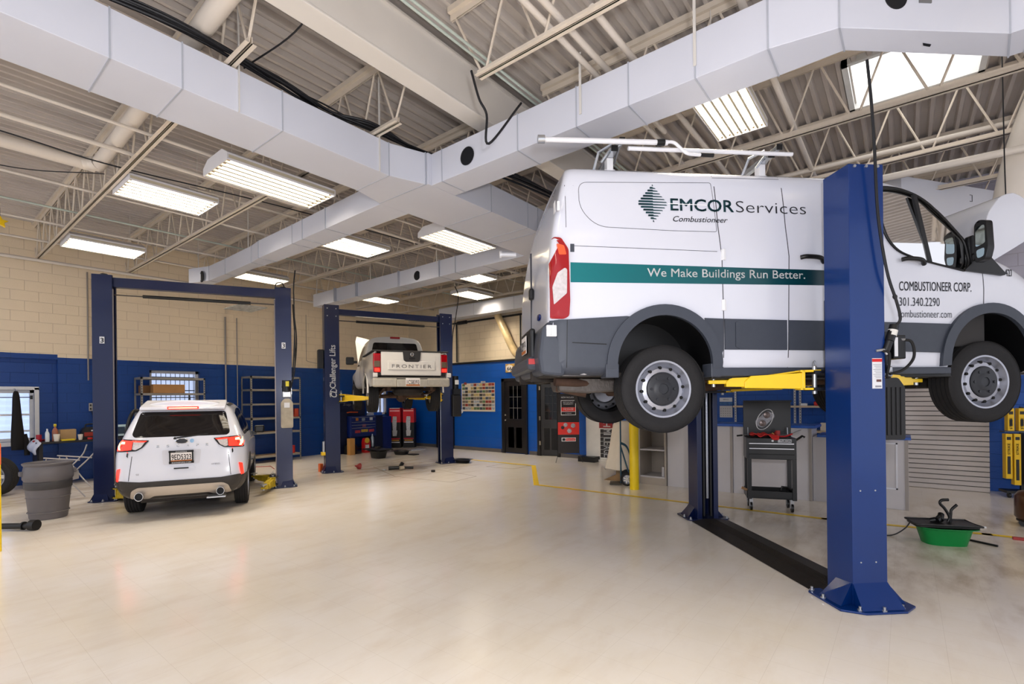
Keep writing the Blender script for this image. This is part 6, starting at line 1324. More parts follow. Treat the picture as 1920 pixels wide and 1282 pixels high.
def pan(label, x, y, w, d, h, rz=0, tray=True, mat=None, lip=.06):
    t = thing('drain_pan', label, 'drain pan', (x, y, 0), rz); b = B(); k = .8; m_ = mat or pnm
    n = 24; R_ = lambda a, W_, D_: (W_*abs(math.cos(a))**.6*math.copysign(1, math.cos(a)), D_*abs(math.sin(a))**.6*math.copysign(1, math.sin(a)))
    pr_ = [(0, .01, 0.), (w/2*k, 0, d/2*k), (w/2, h*.92, d/2), (w/2+lip, h, d/2+lip), (w/2+lip, h*1.04, d/2+lip), (w/2-.02, h*.98, d/2-.02), (w/2*k-.02, .02, d/2*k-.02)]
    vs = [(*R_(2*PI*i/n, a, c if a else 0), z) for (a, z, c) in [(p[0], p[1], p[2]) for p in pr_[1:]] for i in range(n)]
    b.mesh(vs, [(j*n+i, j*n+(i+1) % n, (j+1)*n+(i+1) % n, (j+1)*n+i) for j in range(len(pr_)-2) for i in range(n)]+[tuple(range(n))[::-1], tuple(range((len(pr_)-2)*n, (len(pr_)-1)*n))]); b.obj('basin', m_, t, smooth=True); return t
p1_ = pan('black drain pan with a flat tray on top on the floor under the pickup', -12.24, 8.97, .50, .4, .22); B().box((-.48, -.24, .245), (.36, .26, .275)).obj('tray', pnm, p1_, bev=.01); B().box((-.12, -.05, .275), (.0, .08, .34)).obj('oil_filter', M('filter_dark', (70, 60, 50), .5), p1_, bev=.01)
p2_ = pan('low black drain pan on the floor before the red cartons', -12.40, 9.95, .46, .38, .12, .3)
b = B(); b.box((-12.15, 9.98, 0), (-11.85, 10.2, .03)); tag(b.obj('flat_tray', pnm, bev=.008), 'flat black lid lying beside the low drain pan', 'lid')
pan('low black drain pan against the base of the right pickup lift post', -9.40, 9.62, .42, .3, .09, .2)
fbox('white_strip', 'white flat strip lying on the floor before the red cartons', 'strip', (-13.3, 10.75, 0), (-12.9, 11.4, .02), whitep)
b = B(); b.lathe([(.09, 0), (.085, .01), (.02, .09), (.015, .13)], (0, 0, 0), 'z', 16); b.xf(Matrix.Translation((-10.72, 7.28, .06)) @ Matrix.Rotation(1.3, 4, 'X')); tag(b.obj('funnel', M('funnel_red', (140, 40, 40), .5), smooth=True), 'dark red funnel lying on the floor in front of the tool cabinet', 'funnel')
pt = thing('strut_parts', 'small pile of black hose and parts on the floor under the pickup', 'car parts', (-9.75, 7.75, 0), .6)
b = B(); b.cyl((-.25, -.05, .05), (.0, .02, .06), .045, 12); b.cyl((.1, .05, .05), (.32, .12, .04), .03, 10); b.cyl((-.02, .1, .04), (.02, .2, .14), .05, 12); b.obj('hose_piece', blkp, pt, smooth=True)
b = B(); b.cyl((.03, -.06, .05), (.12, .0, .06), .05, 14); b.obj('metal_fitting', M('fitting', (190, 178, 160), .4, .5), pt, smooth=True); B().cyl((-.38, -.1, .02), (-.30, -.12, .02), .02, 8).obj('bolt', zinc, pt)
fbox('black_cap', 'tiny black cap on the floor at the edge of the old pit cover', 'cap', (-8.82, 7.95, 0), (-8.75, 8.02, .05), blk)

# ------------------------------------------------------------------ far wall
pb = thing('photo_board', 'white board covered with rows of car snapshots on the blue far wall', 'photo board', (0, 0, 0)); B().box((-11.84, 12.10, 1.30), (-10.36, 12.118, 2.24)).obj('board', M('board_white', (226, 216, 200), .6), pb)
random.seed(5); cols = [M('snap_%d' % i, c, .4, 0, .8, 25) for i, c in enumerate(((70, 80, 96), (120, 110, 100), (170, 176, 186), (60, 56, 54), (96, 120, 84), (150, 60, 50), (190, 170, 120)))]
for r in range(8):
    for c_ in range(11):
        if (r, c_) in ((0, 2), (1, 2), (0, 1)): continue
        x = -11.80+c_*.131; z = 2.14-r*.112
        B().box((x, 12.094, z), (x+.118, 12.10, z+.085)).obj('photo', random.choice(cols), pb)
B().box((-11.72, 12.09, 2.20), (-11.60, 12.10, 2.28)).obj('photo', cols[5], pb); B().box((-10.95, 12.09, 2.22), (-10.75, 12.10, 2.30)).obj('photo', cols[2], pb)
b = B(); b.mesh([(-11.86, 12.09, 1.36), (-11.74, 12.09, 1.36), (-11.78, 12.085, 1.26), (-11.84, 12.085, 1.22)], [(0, 1, 2, 3)]); b.obj('curled_note', w_, pb)
rt = thing('route_sign', 'orange and cream road sign board above the closed black door', 'sign', (0, 0, 0)); B().box((-9.89, 12.09, 2.54), (-8.9, 12.118, 2.81)).obj('sign_board', M('sign_orange', (226, 170, 90), .5, 0, .5, 7), rt, bev=.003)
b = B(); b.prism(rpoly([(-9.86, 2.74), (-9.73, 2.79), (-9.60, 2.74), (-9.60, 2.62), (-9.73, 2.55), (-9.86, 2.62)], .02, 2), 12.082, 12.09, 'y'); sh_ = b.obj('shield', M('shield_white', (236, 230, 220), .5), rt); sign_text('66', (-9.82, 12.080, 2.60), (1, 0, 0), (0, 0, 1), lbk, sh_, w=.18, h=.11, bold=.05)
b = B(); b.tube(bez([(-9.45, 12.085, 2.72), (-9.38, 12.085, 2.65), (-9.25, 12.085, 2.76), (-9.1, 12.085, 2.70)], 4), .012, 6); b.obj('painted_swoosh', M('swoosh_red', (190, 60, 36), .5), rt)
fbox('small_sign', 'white square sign with a dark emblem above the upright banner', 'sign', (-7.28, 12.09, 1.62), (-7.06, 12.118, 1.86), whitep, .003)
b = B(); b.lathe([(0, -.004), (.065, -.003), (.065, 0)], (-7.17, 12.09, 1.76), 'y', 20); b.obj('emblem', M('emblem_violet', (50, 46, 110), .4), bpy.data.objects['small_sign'])
# X-banner
ba = math.atan2(11.45-11.10, -6.82+7.26); bn = thing('banner_stand', 'narrow black and red warranty banner on thin legs in front of the far wall', 'banner', (-7.06, 11.27, 0), ba)
B().box((-.285, -.004, .24), (.285, .004, 1.84)).obj('banner_sheet', M('banner_black', (34, 28, 28), .45), bn); BW = .285
B().box((-.285, -.008, .74), (.285, -.005, 1.07)).obj('red_panel', M('banner_red', (222, 50, 40), .45), bn)
fr = B()
for a, c in (((-.20, 1.26), (.20, 1.275)), ((-.20, 1.645), (.20, 1.66)), ((-.20, 1.26), (-.187, 1.66)), ((.187, 1.26), (.20, 1.66)), ((-.20, 1.35), (.20, 1.36))): fr.box((a[0], -.009, a[1]), (c[0], -.005, c[1]))
fr.obj('white_frame', lt, bn); B().box((-.187, -.0085, 1.362), (.187, -.005, 1.47)).obj('red_field', M('banner_red', (0, 0, 0)), bn)
for s_, z, w, h in (('NOW INCLUDED', 1.715, .38, .045), ('MOTORCRAFT', 1.585, .28, .036), ('WARRANTY', 1.54, .27, .036), ('UNLIMITED', 1.435, .28, .03), ('MILEAGE', 1.39, .27, .040), ('2 YEARS', 1.30, .16, .022)): sign_text(s_, (-w/2, -.0095, z), (1, 0, 0), (0, 0, 1), lt, bn, w=w, h=h, bold=.03)
for i, (x, z, r) in enumerate(((-.08, 1.0, .055), (.12, .98, .06), (.02, .84, .06))):
    b = B(); b.lathe([(0, -.03), (r*.6, -.028), (r*.62, -.012), (r, -.01), (r, -.006)], (x, 0, z), 'y', 18); b.obj('printed_part', M('print_grey', (190, 188, 196), .4, 0, .6, 30), bn, smooth=True)
B().lathe([(0, -.02), (.045, -.018), (.045, -.006)], (-.16, 0, .93), 'y', 18).obj('printed_part', blkp, bn)
B().box((-.19, -.009, .56), (.19, -.005, .66)).obj('logo_box', lt, bn); B().box((-.17, -.0105, .575), (-.09, -.008, .645)).obj('logo_black', blkp, bn); B().box((-.08, -.0105, .575), (.18, -.008, .645)).obj('logo_red', M('banner_red', (0, 0, 0)), bn); sign_text('Motorcraft', (-.06, -.0115, .595), (1, 0, 0), (0, 0, 1), lt, bn, w=.22, h=.03, bold=.03)
for s in (-1, 1): B().tube([(s*.26, .02, .3), (s*.36, -.1, .0)], .006, 6).obj('leg', blk, bn); B().tube([(s*.27, .01, 1.83), (-s*.27, .02, .3)], .005, 6).obj('cross_pole', blk, bn)
fbox('black_case', 'low black case on the floor behind the upright banner', 'case', (-6.95, 11.55, 0), (-6.45, 11.95, .14), blk)
sb_ = thing('roll_up_sign', 'white roll-up sign with a red and black HIGH MILEAGE strip', 'sign', (-6.46, 11.86, 0), .28)
B().box((-.36, -.005, .06), (.36, .005, 1.95)).obj('sheet', M('sheet_white', (226, 222, 216), .5), sb_); B().box((-.42, -.08, 0), (.42, .08, .06)).obj('base', M('base_white', (220, 214, 206), .4), sb_, bev=.01)
B().box((.0, -.009, .90), (.36, -.006, 1.9)).obj('red_strip', M('strip_red', (150, 24, 22), .5), sb_)
b = B()
for i in range(7): b.box((.03, -.009, .11+i*.11), (.36, -.006, .21+i*.11))
b.obj('black_squares', M('strip_black', (40, 34, 34), .5), sb_)
for i, ch in enumerate('HIGH'): sign_text(ch, (.11, -.010, 1.50-i*.15), (0, 0, -1), (1, 0, 0), lt, sb_, w=.11 if ch != 'I' else .03, h=.20, bold=.03)
for i, ch in enumerate('MILEAGE'): sign_text(ch, (.12, -.010, .865-i*.11), (0, 0, -1), (1, 0, 0), lt, sb_, w=.08 if ch != 'I' else .03, h=.20, bold=.03)
# curved plastic-wrapped tube and black sprinkler pipe on the far wall
b = B(); b.tube(bez([(-10.08, 11.95, 4.36), (-9.82, 11.95, 3.9), (-9.58, 11.95, 3.45), (-9.35, 11.95, 3.12), (-9.05, 11.95, 2.98), (-8.8, 11.9, 2.96)], 6), .12, 16)
tag(b.obj('flexible_duct', M('cloudy_plastic', (222, 196, 150), .3, 0, .35, 4, coat=.4), smooth=True), 'curved tube wrapped in clear plastic hanging down the far wall', 'tube')
b = B(); b.tube([(-12.15, 12.02, 4.30), (-9.0, 12.02, 4.30)], .03, 10); b.tube([(-12.0, 12.05, 4.30), (-12.0, 12.05, 2.97)], .028, 8); b.tube([(-9.24, 12.05, 4.3), (-9.24, 12.05, 2.97)], .025, 8); b.tube([(-11.9, 12.02, 4.30), (-11.5, 12.02, 4.30)], .06, 10)
tag(b.obj('black_pipework', blk, smooth=True), 'black pipe run with two drops on the cream part of the far wall', 'pipe')

# ------------------------------------------------------------------ counters on the right
lg = M('counter_light_grey', (202, 198, 200), .45, 0, .04, 3); ctb = M('counter_blue', (30, 88, 178), .35); lgd = M('counter_edge', (160, 152, 146), .5)
def cabinet(label, x0, x1, y0, y1, H, panelled=False):
    t = thing('counter_cabinet', label, 'counter', (0, 0, 0)); B().box((x0+.002, y0, 0), (x1-.002, y1, H)).obj('case', lg, t, bev=.004)
    B().box((x1-.045, y0-.012, 0), (x1-.004, y0+.004, H)).obj('edge_strip', lgd, t)
    if panelled:
        for (a, c) in panelled:
            b = B()
            for q in (((a, .30), (c, .32)), ((a, .98), (c, 1.0)), ((a, .30), (a+.02, 1.0)), ((c-.02, .30), (c, 1.0))): b.box((q[0][0], y0-.014, q[0][1]), (q[1][0], y0+.002, q[1][1]))
            b.obj('panel_moulding', M('moulding_white', (226, 226, 232), .4), t)
    return t
cabinet('tall light grey counter cabinet next to the open shelf unit', -3.62, -2.42, 9.35, 9.95, 1.19); cabinet('tall light grey counter cabinet behind the black tool cart', -2.418, -1.20, 9.36, 9.95, 1.19)
cabinet('lower light grey counter with white panel mouldings beside the near lift post', -1.198, .03, 9.40, 9.95, 1.05, [(-.98, -.62), (-.55, -.10)])
tag(B().box((-3.64, 9.31, 1.19), (-1.14, 10.0, 1.235)).obj('worktop', ctb, bev=.005), 'upper blue worktop over the two tall grey cabinets', 'worktop'); tag(B().box((-1.13, 9.36, 1.05), (.06, 10.0, 1.09)).obj('worktop', ctb, bev=.005), 'lower blue worktop at the right end of the counters', 'worktop')
su = thing('shelf_unit', 'open light grey shelf unit with an empty shelf at the left end of the counters', 'shelf unit', (0, 0, 0)); dsh = M('shelf_shade', (176, 166, 154), .55)
B().box((-4.19, 9.88, 0), (-3.63, 9.92, 1.24)).obj('back', dsh, su)
for x in (-4.19, -3.66): B().box((x, 9.30, 0), (x+.03, 9.90, 1.24)).obj('side', dsh, su, bev=.003)
for z in (.14, .67, 1.21): B().box((-4.16, 9.31, z), (-3.66, 9.88, z+.03)).obj('shelf', lg, su, bev=.003)
B().box((-4.16, 9.31, 0), (-3.66, 9.33, .14)).obj('plinth', dsh, su)
fbox('small_block', 'small pale block on the bottom shelf of the grey shelf unit', 'block', (-3.74, 9.36, .17), (-3.69, 9.45, .36), lg)
# black hand truck
ht = thing('hand_truck', 'dark blue hand truck with black wheels standing before the white draped cloth', 'hand truck', (-4.46, 9.06, 0), .45); htm = M('handtruck_blue', (46, 84, 104), .4, .2)
for y in (-.13, .13): B().tube([(0, y, .04), (0.0, y, 1.35)], .014, 8).obj('rail', htm, ht, smooth=True)
B().tube(bez([(0, -.13, 1.35), (.02, -.1, 1.46), (.02, .1, 1.46), (0, .13, 1.35)], 4), .014, 8).obj('handle', htm, ht, smooth=True)
for z in (.3, .7, 1.2): B().tube([(0, -.13, z), (0, .13, z)], .012, 8).obj('crossbar', blk, ht)
for y in (-.13, .13): B().tube(bez([(0, y, .82), (.12, y, .74), (.2, y, .5), (.2, y, .28)], 4), .012, 8).obj('brace', htm, ht, smooth=True); B().tube([(0, y, .75), (.16, y, .2)], .01, 8).obj('brace', htm, ht)
B().box((-.22, -.18, .012), (.01, .18, .022)).obj('toe_plate', M('toe_plate', (80, 74, 66), .5, .4), ht)
for y in (-.2, .2): wheel(ht, (.12, y, .13), .13, .07, -1 if y < 0 else 1, .085, 'alloy')
# draped easel
dr = thing('draped_easel', 'white cloth draped over a stand beside the hand truck', 'cloth', (-4.72, 9.78, 0), 0); rows = []
for z, w, k in ((1.22, .20, .0), (1.18, .26, .01), (.9, .28, .02), (.6, .31, .035), (.35, .34, .05), (.2, .37, .06)):
    rows.append([((w+k*math.sin(5*a_))*math.cos(a_)-(.10*(1.2-z) if math.cos(a_) < -.5 else 0), (w*.8+k*math.cos(4*a_))*math.sin(a_), z-(.14*(1 if -2.9 < a_-PI*1.0 < -2.0 else 0) if z < .3 else 0)-.12*max(0, -math.cos(a_)-.6)*(z < .3)) for a_ in [2*PI*i/40 for i in range(40)]])
b = B(); b.mesh([p for r in rows for p in r]+[(0, 0, 1.23)], [(j*40+i, j*40+(i+1) % 40, (j+1)*40+(i+1) % 40, (j+1)*40+i) for j in range(5) for i in range(40)]+[(i, (i+1) % 40, 240) for i in range(40)])
b.obj('cloth', M('cloth_white', (226, 216, 200), .8, 0, .05, 6), dr, smooth=True, sub=1); B().box((-.15, -.12, 0), (.15, .12, 1.2)).obj('stand', M('stand_wood', (150, 126, 92), .6), dr)
fbox('cardboard_sheet', 'tan box top showing between the wheel and the yellow bollard', 'box', (-4.62, 9.9, 1.235), (-4.3, 10.15, 1.42), M('cardboard', (0, 0, 0)))
b = B(); b.prism([(-4.98, 0), (-4.5, 0), (-4.5, .16), (-4.62, .17)], 9.30, 9.55, 'y'); tag(b.obj('wood_ramp', M('ramp_wood', (140, 112, 76), .6, 0, .2, 8), bev=.004), 'small brown wooden ramp under the white draped cloth', 'ramp')
# wall shelving behind the counters
ws = thing('wall_shelving', 'tan wall shelf on perforated uprights behind the counters', 'shelf', (0, 0, 0)); upm = M('upright_grey', (190, 190, 194), .4, .4)
B().box((-3.04, 11.80, 1.47), (-.58, 12.10, 1.51)).obj('shelf_board', M('board_tan', (206, 186, 160), .5), ws, bev=.003)
for x in (-3.06, -1.86, -1.76, -.62):
    b = B(); b.box((x-.02, 12.08, .9), (x+.02, 12.12, 2.6)); o = b.obj('upright', upm, ws); b = B()
    for k in range(28): b.box((x-.006, 12.078, .93+k*.06), (x+.006, 12.081, .955+k*.06))
    b.obj('slots', blk, o)
sf = B().box((-1.7, 11.7, .96), (-.58, 12.1, 1.0)).obj('desk_board', M('board_tan', (0, 0, 0)), ws, bev=.003)
cl_ = thing('wall_calendar', 'white and blue wall calendar left of the perforated upright', 'calendar', (-3.27, 12.10, 1.23)); B().box((-.14, -.006, 0), (.14, .01, .27)).obj('date_sheet', M('sheet_grey', (212, 210, 212), .6), cl_); B().box((-.14, -.006, .29), (.14, .01, .36)).obj('picture', M('cal_blue', (60, 110, 170), .5, 0, .8, 16), cl_); B().box((-.14, -.006, .365), (.14, .01, .46)).obj('header', w_, cl_)
sign_text('SERVICE', (-.06, -.0075, .405), (1, 0, 0), (0, 0, 1), M('cal_text', (40, 60, 110), .5), cl_, w=.12, h=.025)
b = B()
for r in range(4):
    for c_ in range(5): b.box((-.115+c_*.05, -.0075, .03+r*.055), (-.105+c_*.05, -.005, .045+r*.055))
b.obj('dates', lbk, cl_)
fbox('red_tool_case', 'red tool case on the tan wall shelf behind the lift post', 'tool case', (-1.48, 11.82, 1.511), (-1.16, 12.0, 1.60), M('case_red', (206, 44, 44), .4), .02); fbox('white_pack', 'small white packet at the left of the tan wall shelf', 'packet', (-1.72, 11.84, 1.511), (-1.6, 11.94, 1.56), whitep)
fbox('paper_stack', 'stack of white boxes on the desk board behind the counter', 'box', (-1.36, 11.75, 1.001), (-1.1, 11.95, 1.16), M('paper_cream', (226, 216, 200), .6))
# slatted panel
sl = thing('slat_panel', 'pale horizontal slatted panel on the wall right of the near lift post', 'slat panel', (0, 0, 0)); slm = M('slat_beige', (206, 198, 194), .45, 0, .04, 3)
k = 0.
i = 0
B().box((-.55, 11.90, 0), (1.14, 12.10, 2.45)).obj('backing', M('slat_gap', (70, 60, 56), .7), sl)
while k < 2.4:
    B().box((-.54, 11.862, k+.006), (1.135, 11.90, k+.082)).obj('slat', slm, sl, bev=.002); k += .0885

# ------------------------------------------------------------------ tool cart
ct = thing('tool_cart', 'black rolling tool cart with raised lid, red rag and tools on top', 'tool cart', (-1.64, 8.36, 0), math.atan2(.22, .63)); cbk = M('cart_black', (20, 20, 22), .35, 0, .06, 8, coat=.2); W2 = .335
B().box((-W2, -.2, .78), (W2, .22, 1.10)).obj('drawer_case', cbk, ct, bev=.006)
for z0, z1 in ((.955, 1.025), (.86, .95), (.785, .855)): d = B().box((-W2+.03, -.212, z0), (W2-.03, -.2, z1)).obj('drawer', cbk, ct, bev=.003); B().box((-W2+.035, -.222, z1-.014), (W2-.035, -.210, z1-.001)).obj('drawer_pull', M('pull_chrome', (226, 226, 230), .25, .6), d) if z0 > .8 else None
b = B(); b.box((-W2, .20, 1.10), (W2, .225, 1.66)); b.box((-W2, .12, 1.63), (W2, .225, 1.66)); b.obj('lid', cbk, ct, bev=.004)
li = B(); li.prism(rpoly([(-.10, -.12), (.02, -.14), (.12, .08), (.10, .13), (-.02, .14), (-.12, -.06)], .05, 4), .190, .199, 'y'); li.xf(Matrix.Translation((-.03, 0, 1.36)) @ Matrix.Rotation(.35, 4, 'Y')); lo = li.obj('lamp_sticker', M('sticker_chrome', (150, 148, 152), .2, .3, .5, 30), ct, bev=.003)
sr = B(); sr.tube([(-.03+.135*math.cos(a)*(.8)+.05*math.sin(a), .188, 1.36+.16*math.sin(a)) for a in [2*PI*q/28 for q in range(28)]], .006, 6, closed=True); sr.obj('sticker_rim', whitep, lo)
for sx, sz in ((-.06, 1.30), (.0, 1.43)): B().lathe([(0, -.012), (.045, -.008), (.05, 0)], (sx, .19, sz), 'y', 20).obj('lens_print', M('lens_print', (110, 96, 92), .2, .4, .4, 40), lo)
for x in (-W2+.02, W2-.05):
    for y in (-.19, .19): B().box((x-.01, y-.03, .18), (x+.045, y+.03, .79)).obj('leg', cbk, ct)
b = B(); b.box((-W2, -.2, .19), (W2, .22, .205)); b.box((-W2, -.2, .19), (W2, -.19, .30)); b.box((-W2, .21, .19), (W2, .22, .30)); b.box((-W2, -.2, .19), (-W2+.01, .22, .30)); b.box((W2-.01, -.2, .19), (W2, .22, .30)); b.obj('bottom_tray', cbk, ct)
for x in (-W2+.06, W2-.06):
    for y in (-.16, .16): c_ = B(); c_.cyl((x-.015, y, .065), (x+.015, y, .065), .065, 18); cc_ = c_.obj('caster', blkp, ct, smooth=True); B().box((x-.025, y-.02, .06), (x+.025, y+.02, .19)).obj('caster_fork', alu, cc_)
B().lathe([(0, -.008), (.016, -.006), (.016, 0)], (.02, -.2, 1.06), 'y', 14).obj('lid_lock', whitep, ct)
nb = B().box((.09, -.206, 1.035), (.27, -.2, 1.085)).obj('name_badge', M('badge_white', (200, 200, 204), .4), ct); sign_text('YUKON', (.115, -.2075, 1.045), (1, 0, 0), (0, 0, 1), lbk, nb, w=.145, h=.032, bold=.04)
rgm = M('rag_red', (216, 50, 48), .85, 0, .2, 10, bump=.3, bscale=20)
rr_ = B(); n = 12; g = []
random.seed(3)
for i in range(n):
    for j in range(7):
        x = -.27+i*.034; y = -.22+j*.05; g.append((x+random.uniform(-.008, .008), y, 1.125+.035*math.sin(i*1.3)*math.cos(j*1.1)+random.uniform(0, .02)-(.10*max(0, (i-8)/3) if j == 0 else 0)))
rr_.mesh(g, [(i*7+j, i*7+j+1, (i+1)*7+j+1, (i+1)*7+j) for i in range(n-1) for j in range(6)])
cartM = Matrix.Translation((-1.64, 8.36, 0)) @ Matrix.Rotation(math.atan2(.22, .63), 4, 'Z')
o = rr_.xf(cartM).obj('shop_rag', rgm, smooth=True, sub=1); tag(o, 'crumpled red shop rag on the left of the tool cart', 'rag'); md = o.modifiers.new('t', 'SOLIDIFY'); md.thickness = .01
def ctool(name, label, pts, r, mat): tag(B().tube(pts, r, 8).xf(cartM).obj(name, mat, smooth=True), label, 'tool')
ctool('screwdriver', 'black handled screwdriver sticking out left of the tool cart', [(-.46, -.1, 1.12), (-.38, -.1, 1.13)], .013, blk); ctool('screwdriver_shaft', 'steel shaft lying across the tool cart behind the red rag', [(-.38, -.08, 1.13), (-.05, .05, 1.15)], .005, zinc)
ctool('pry_bar', 'long steel pry bar leaning over the right side of the tool cart', [(.0, -.05, 1.12), (.25, -.05, 1.14), (.42, -.08, 1.22)], .007, zinc); ctool('hammer', 'black handled hammer hanging over the right side of the tool cart', [(.34, -.1, 1.06), (.43, -.1, 1.13), (.46, -.1, 1.11)], .016, blk)
ctool('wrench', 'steel wrench with red grip on the right of the tool cart', [(.06, -.12, 1.12), (.2, -.12, 1.12), (.3, -.1, 1.16)], .012, M('grip_red', (190, 40, 46), .5)); ctool('ratchet', 'chrome ratchet standing at the back right of the tool cart', [(.27, .1, 1.11), (.27, .12, 1.24)], .008, zinc); ctool('ratchet', 'chrome rod standing at the back left of the tool cart', [(-.28, .1, 1.11), (-.28, .12, 1.24)], .006, zinc)
tag(B().cyl((.02, -.02, 1.11), (.06, -.02, 1.16), .02, 10).xf(cartM).obj('brush', M('brush_tan', (206, 176, 110), .6)), 'small tan brush standing in the middle of the tool cart', 'brush'); tag(B().cyl((.12, .0, 1.11), (.12, .0, 1.20), .035, 14).xf(cartM).obj('tape_roll', M('tape_red', (190, 60, 60), .5)), 'small red roll in the middle of the tool cart', 'roll')
ctool('hand_drill', 'black tool with looped handle in the bottom tray of the cart', [(.14, -.12, .31), (.15, -.12, .37), (.22, -.12, .36), (.3, -.12, .30)], .014, blk); ctool('glue_gun', 'yellow and red tool in the bottom tray of the cart', [(-.05, -.15, .225), (.12, -.13, .24)], .025, ysp); ctool('file', 'tan wooden handle sticking out of the bottom tray of the cart', [(-.40, -.12, .33), (-.27, -.12, .27)], .02, M('handle_tan', (180, 140, 100), .6)); ctool('red_pliers', 'red pliers lying in the bottom tray of the cart', [(-.2, -.14, .22), (-.06, -.13, .23)], .02, M('grip_red', (0, 0, 0)))

# ------------------------------------------------------------------ green tub and its surroundings
gx, gy = wf(5.0, 5.74); gt = pan('green oval tub with a black tray on top on the floor to the right', gx, gy, .50, .34, .20, .673-.25, mat=M('tub_green', (0, 132, 62), .35, 0, .06, 4), lip=.05)
tr = thing('parts_tray', 'black tray with hoses resting on the green tub', 'tray', (gx, gy, .212), .673-.22); tr.scale = (.76, .80, .95)
B().prism(rpoly([(-.46, -.20), (.38, -.22), (.40, .20), (-.40, .22)], .10, 4), .0, .03, 'z').obj('tray_base', pnm, tr, bev=.008)
b = B(); b.tube([(-.46, -.2, .03), (.38, -.22, .03), (.40, .20, .03), (-.40, .22, .03)], .012, 8, closed=True); b.obj('tray_rim', pnm, tr)
b = B(); b.tube(bez([(.06, .0, .04), (.08, 0, .10), (.02, .0, .20), (-.04, 0, .26), (-.02, 0, .30), (.07, 0, .31)], 5), .018, 10); b.obj('bent_hose', blkp, tr, smooth=True)
b = B(); b.tube(bez([(.09, .0, .03), (.10, 0, .14), (.11, .0, .19), (.18, 0, .25)], 5), .018, 10); b.obj('bent_hose', blkp, tr, smooth=True)
b = B(); b.cyl((-.1, -.02, .05), (-.04, .02, .08), .04, 12); b.cyl((-.04, .0, .06), (.0, .05, .12), .04, 12); b.cyl((-.16, .03, .04), (-.1, .0, .06), .035, 10); b.obj('rubber_elbows', blkp, tr, smooth=True)
cable([(-.35, 7.55, .01), (-.15, 7.62, .01), (-.02, 7.68, .1), (.05, 7.7, .22)], .007, 'thin black cord from the near lift post to the green tub')
tag(B().cyl((.52, 7.93, .012), (.80, 7.76, .012), .012, 8).obj('black_rod', blk, smooth=True), 'black rod lying on the floor right of the green tub', 'rod')
fbox('white_cap', 'tiny white cap on the floor behind the green tub', 'cap', (.72, 8.73, 0), (.80, 8.77, .02), whitep)
fbox('red_clip', 'small red and white clip on the yellow floor line at the right edge', 'clip', (.98, 8.25, 0), (1.08, 8.31, .03), M('clip_red', (170, 60, 60), .5))
# display rack of yellow packages
ra_ = .673; px_, py_ = wf(8.42, 8.15); dsr = thing('display_rack', 'rolling rack hung with yellow blister packs at the right edge', 'display rack', (px_, py_, 0), ra_-.35)
B().box((-.02, .0, .1), (.02, .04, 1.5)).obj('pole', blk, dsr); B().box((-.25, -.05, 1.08), (.35, .1, 1.10)).obj('shelf_bar', M('bar_grey', (90, 98, 110), .4, .5), dsr); B().box((-.25, -.1, .08), (.35, .14, .12)).obj('base', blk, dsr)
for x in (-.2, .3): B().cyl((x-.015, -.05, .04), (x+.015, -.05, .04), .04, 12).obj('caster', blkp, dsr)
ypk = M('pack_yellow', (234, 190, 20), .4, 0, .06, 6); pbl = M('pack_black', (30, 26, 22), .4)
def pack(x, z0, z1, label):
    t = thing('blister_pack', label, 'packet', (px_, py_, 0), ra_-.35, 'yellow blister packs on the rolling rack'); B().box((x, -.12, z0), (x+.085, -.02, z1)).obj('card', ypk, t, bev=.003)
    B().box((x+.02, -.123, z0+.08), (x+.06, -.119, z0+(z1-z0)*.5)).obj('wiper_print', pbl, t); B().box((x+.015, -.123, z1-.10), (x+.068, -.119, z1-.05)).obj('emblem_print', pbl, t); sign_text('STRIKE', (x+.055, -.1245, z1-.34), (0, 0, 1), (-1, 0, 0), pbl, t, w=.18, h=.032, bold=.03)
for i, x in enumerate((-.27, -.16, .02, .13, .24)): pack(x, .22+(.0 if i else .1), 1.06, f'{["leftmost", "second", "third", "fourth", "rightmost"][i]} tall yellow pack in the lower row of the rolling rack')
for i, x in enumerate((-.24, -.10, .02, .14)): pack(x, 1.11, 1.48, f'{["leftmost", "second", "third", "rightmost"][i]} short yellow pack in the upper row of the rolling rack')
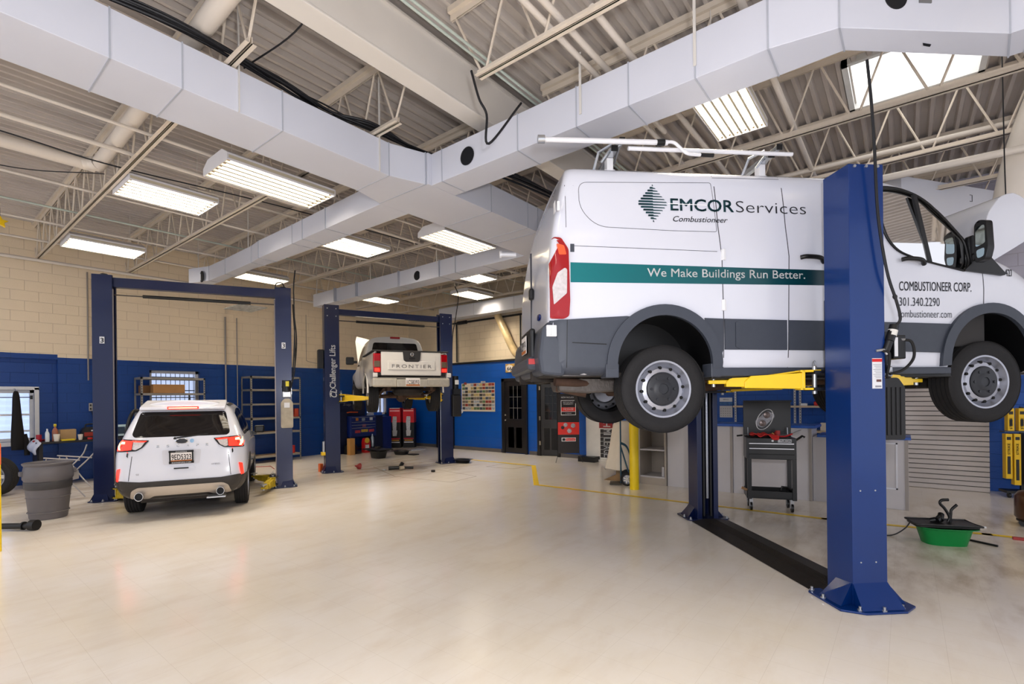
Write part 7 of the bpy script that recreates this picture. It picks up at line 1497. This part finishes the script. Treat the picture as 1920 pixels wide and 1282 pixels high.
bx_, by_ = wf(6.78, 6.42); bj = thing('fluid_jug', 'large amber brown fluid jug on casters at the right edge', 'jug', (bx_, by_, 0)); B().lathe([(.16, .08), (.19, .12), (.19, .38), (.15, .44), (.06, .47), (.06, .52)], (0, 0, 0), 'z', 28).obj('jug_body', M('amber_brown', (82, 50, 22), .3, 0, .25, 5, coat=.4), bj, smooth=True)
for a in range(4): B().cyl((.14*math.cos(a*PI/2+.6), .14*math.sin(a*PI/2+.6)-.02, .04), (.14*math.cos(a*PI/2+.6), .14*math.sin(a*PI/2+.6)+.02, .04), .04, 12).obj('caster', blkp, bj)
B().lathe([(.17, .06), (.17, .08), (0, .08)], (0, 0, 0), 'z', 24).obj('dolly', blk, bj)
# white duct box behind the van cab
hv = thing('ceiling_unit', 'white boxy metal duct unit hanging behind the raised van hood', 'duct', (0, 0, 0))
HX, HY, HVA = .155, 9.459, .95
HPOLY = [(-.3, 4.93), (1.95, 4.91), (1.97, 4.67), (1.25, 4.49), (.56, 4.40), (-.3, 4.35)]; HL = (1.11, 4.79)
hv.location = (HX, HY, 0); hv.rotation_euler = (0, 0, HVA)
B().prism(HPOLY, 0, .5, 'y').obj('casing', du, hv, bev=.004)
B().tube([(HL[0], -.004, HL[1]), (HL[0]+.05, -.004, HL[1]-.002), (HL[0]+.05, -.004, HL[1]-.1), (HL[0], -.004, HL[1]-.098)], .004, 6).obj('latch', seam, hv)

cable([(.86, 7.6, 5.5), (.871, 7.6, 4.3), (.878, 7.605, 3.9), (.881, 7.608, 3.5)], .006, 'thin black cable hanging straight down beside the van mirror')
b = B(); b.tube(bez([(1.25, 9.9, 5.5), (1.2, 9.9, 5.04), (1.16, 9.88, 4.66), (1.25, 9.95, 4.48), (1.42, 10.05, 4.52), (1.5, 10.1, 4.9)], 6), .014, 8); tag(b.obj('cable_loop', cb, smooth=True), 'loop of black cable in front of the grey-shaded far wall at the right edge', 'cable')
ob = B(); ob.box((-11.16, 6.42, 0), (-11.06, 6.50, .2)); tag(ob.obj('orange_holder', M('orange_plastic', (214, 100, 40), .5), bev=.01), 'small orange holder standing at the foot of the left pickup lift post', 'holder')
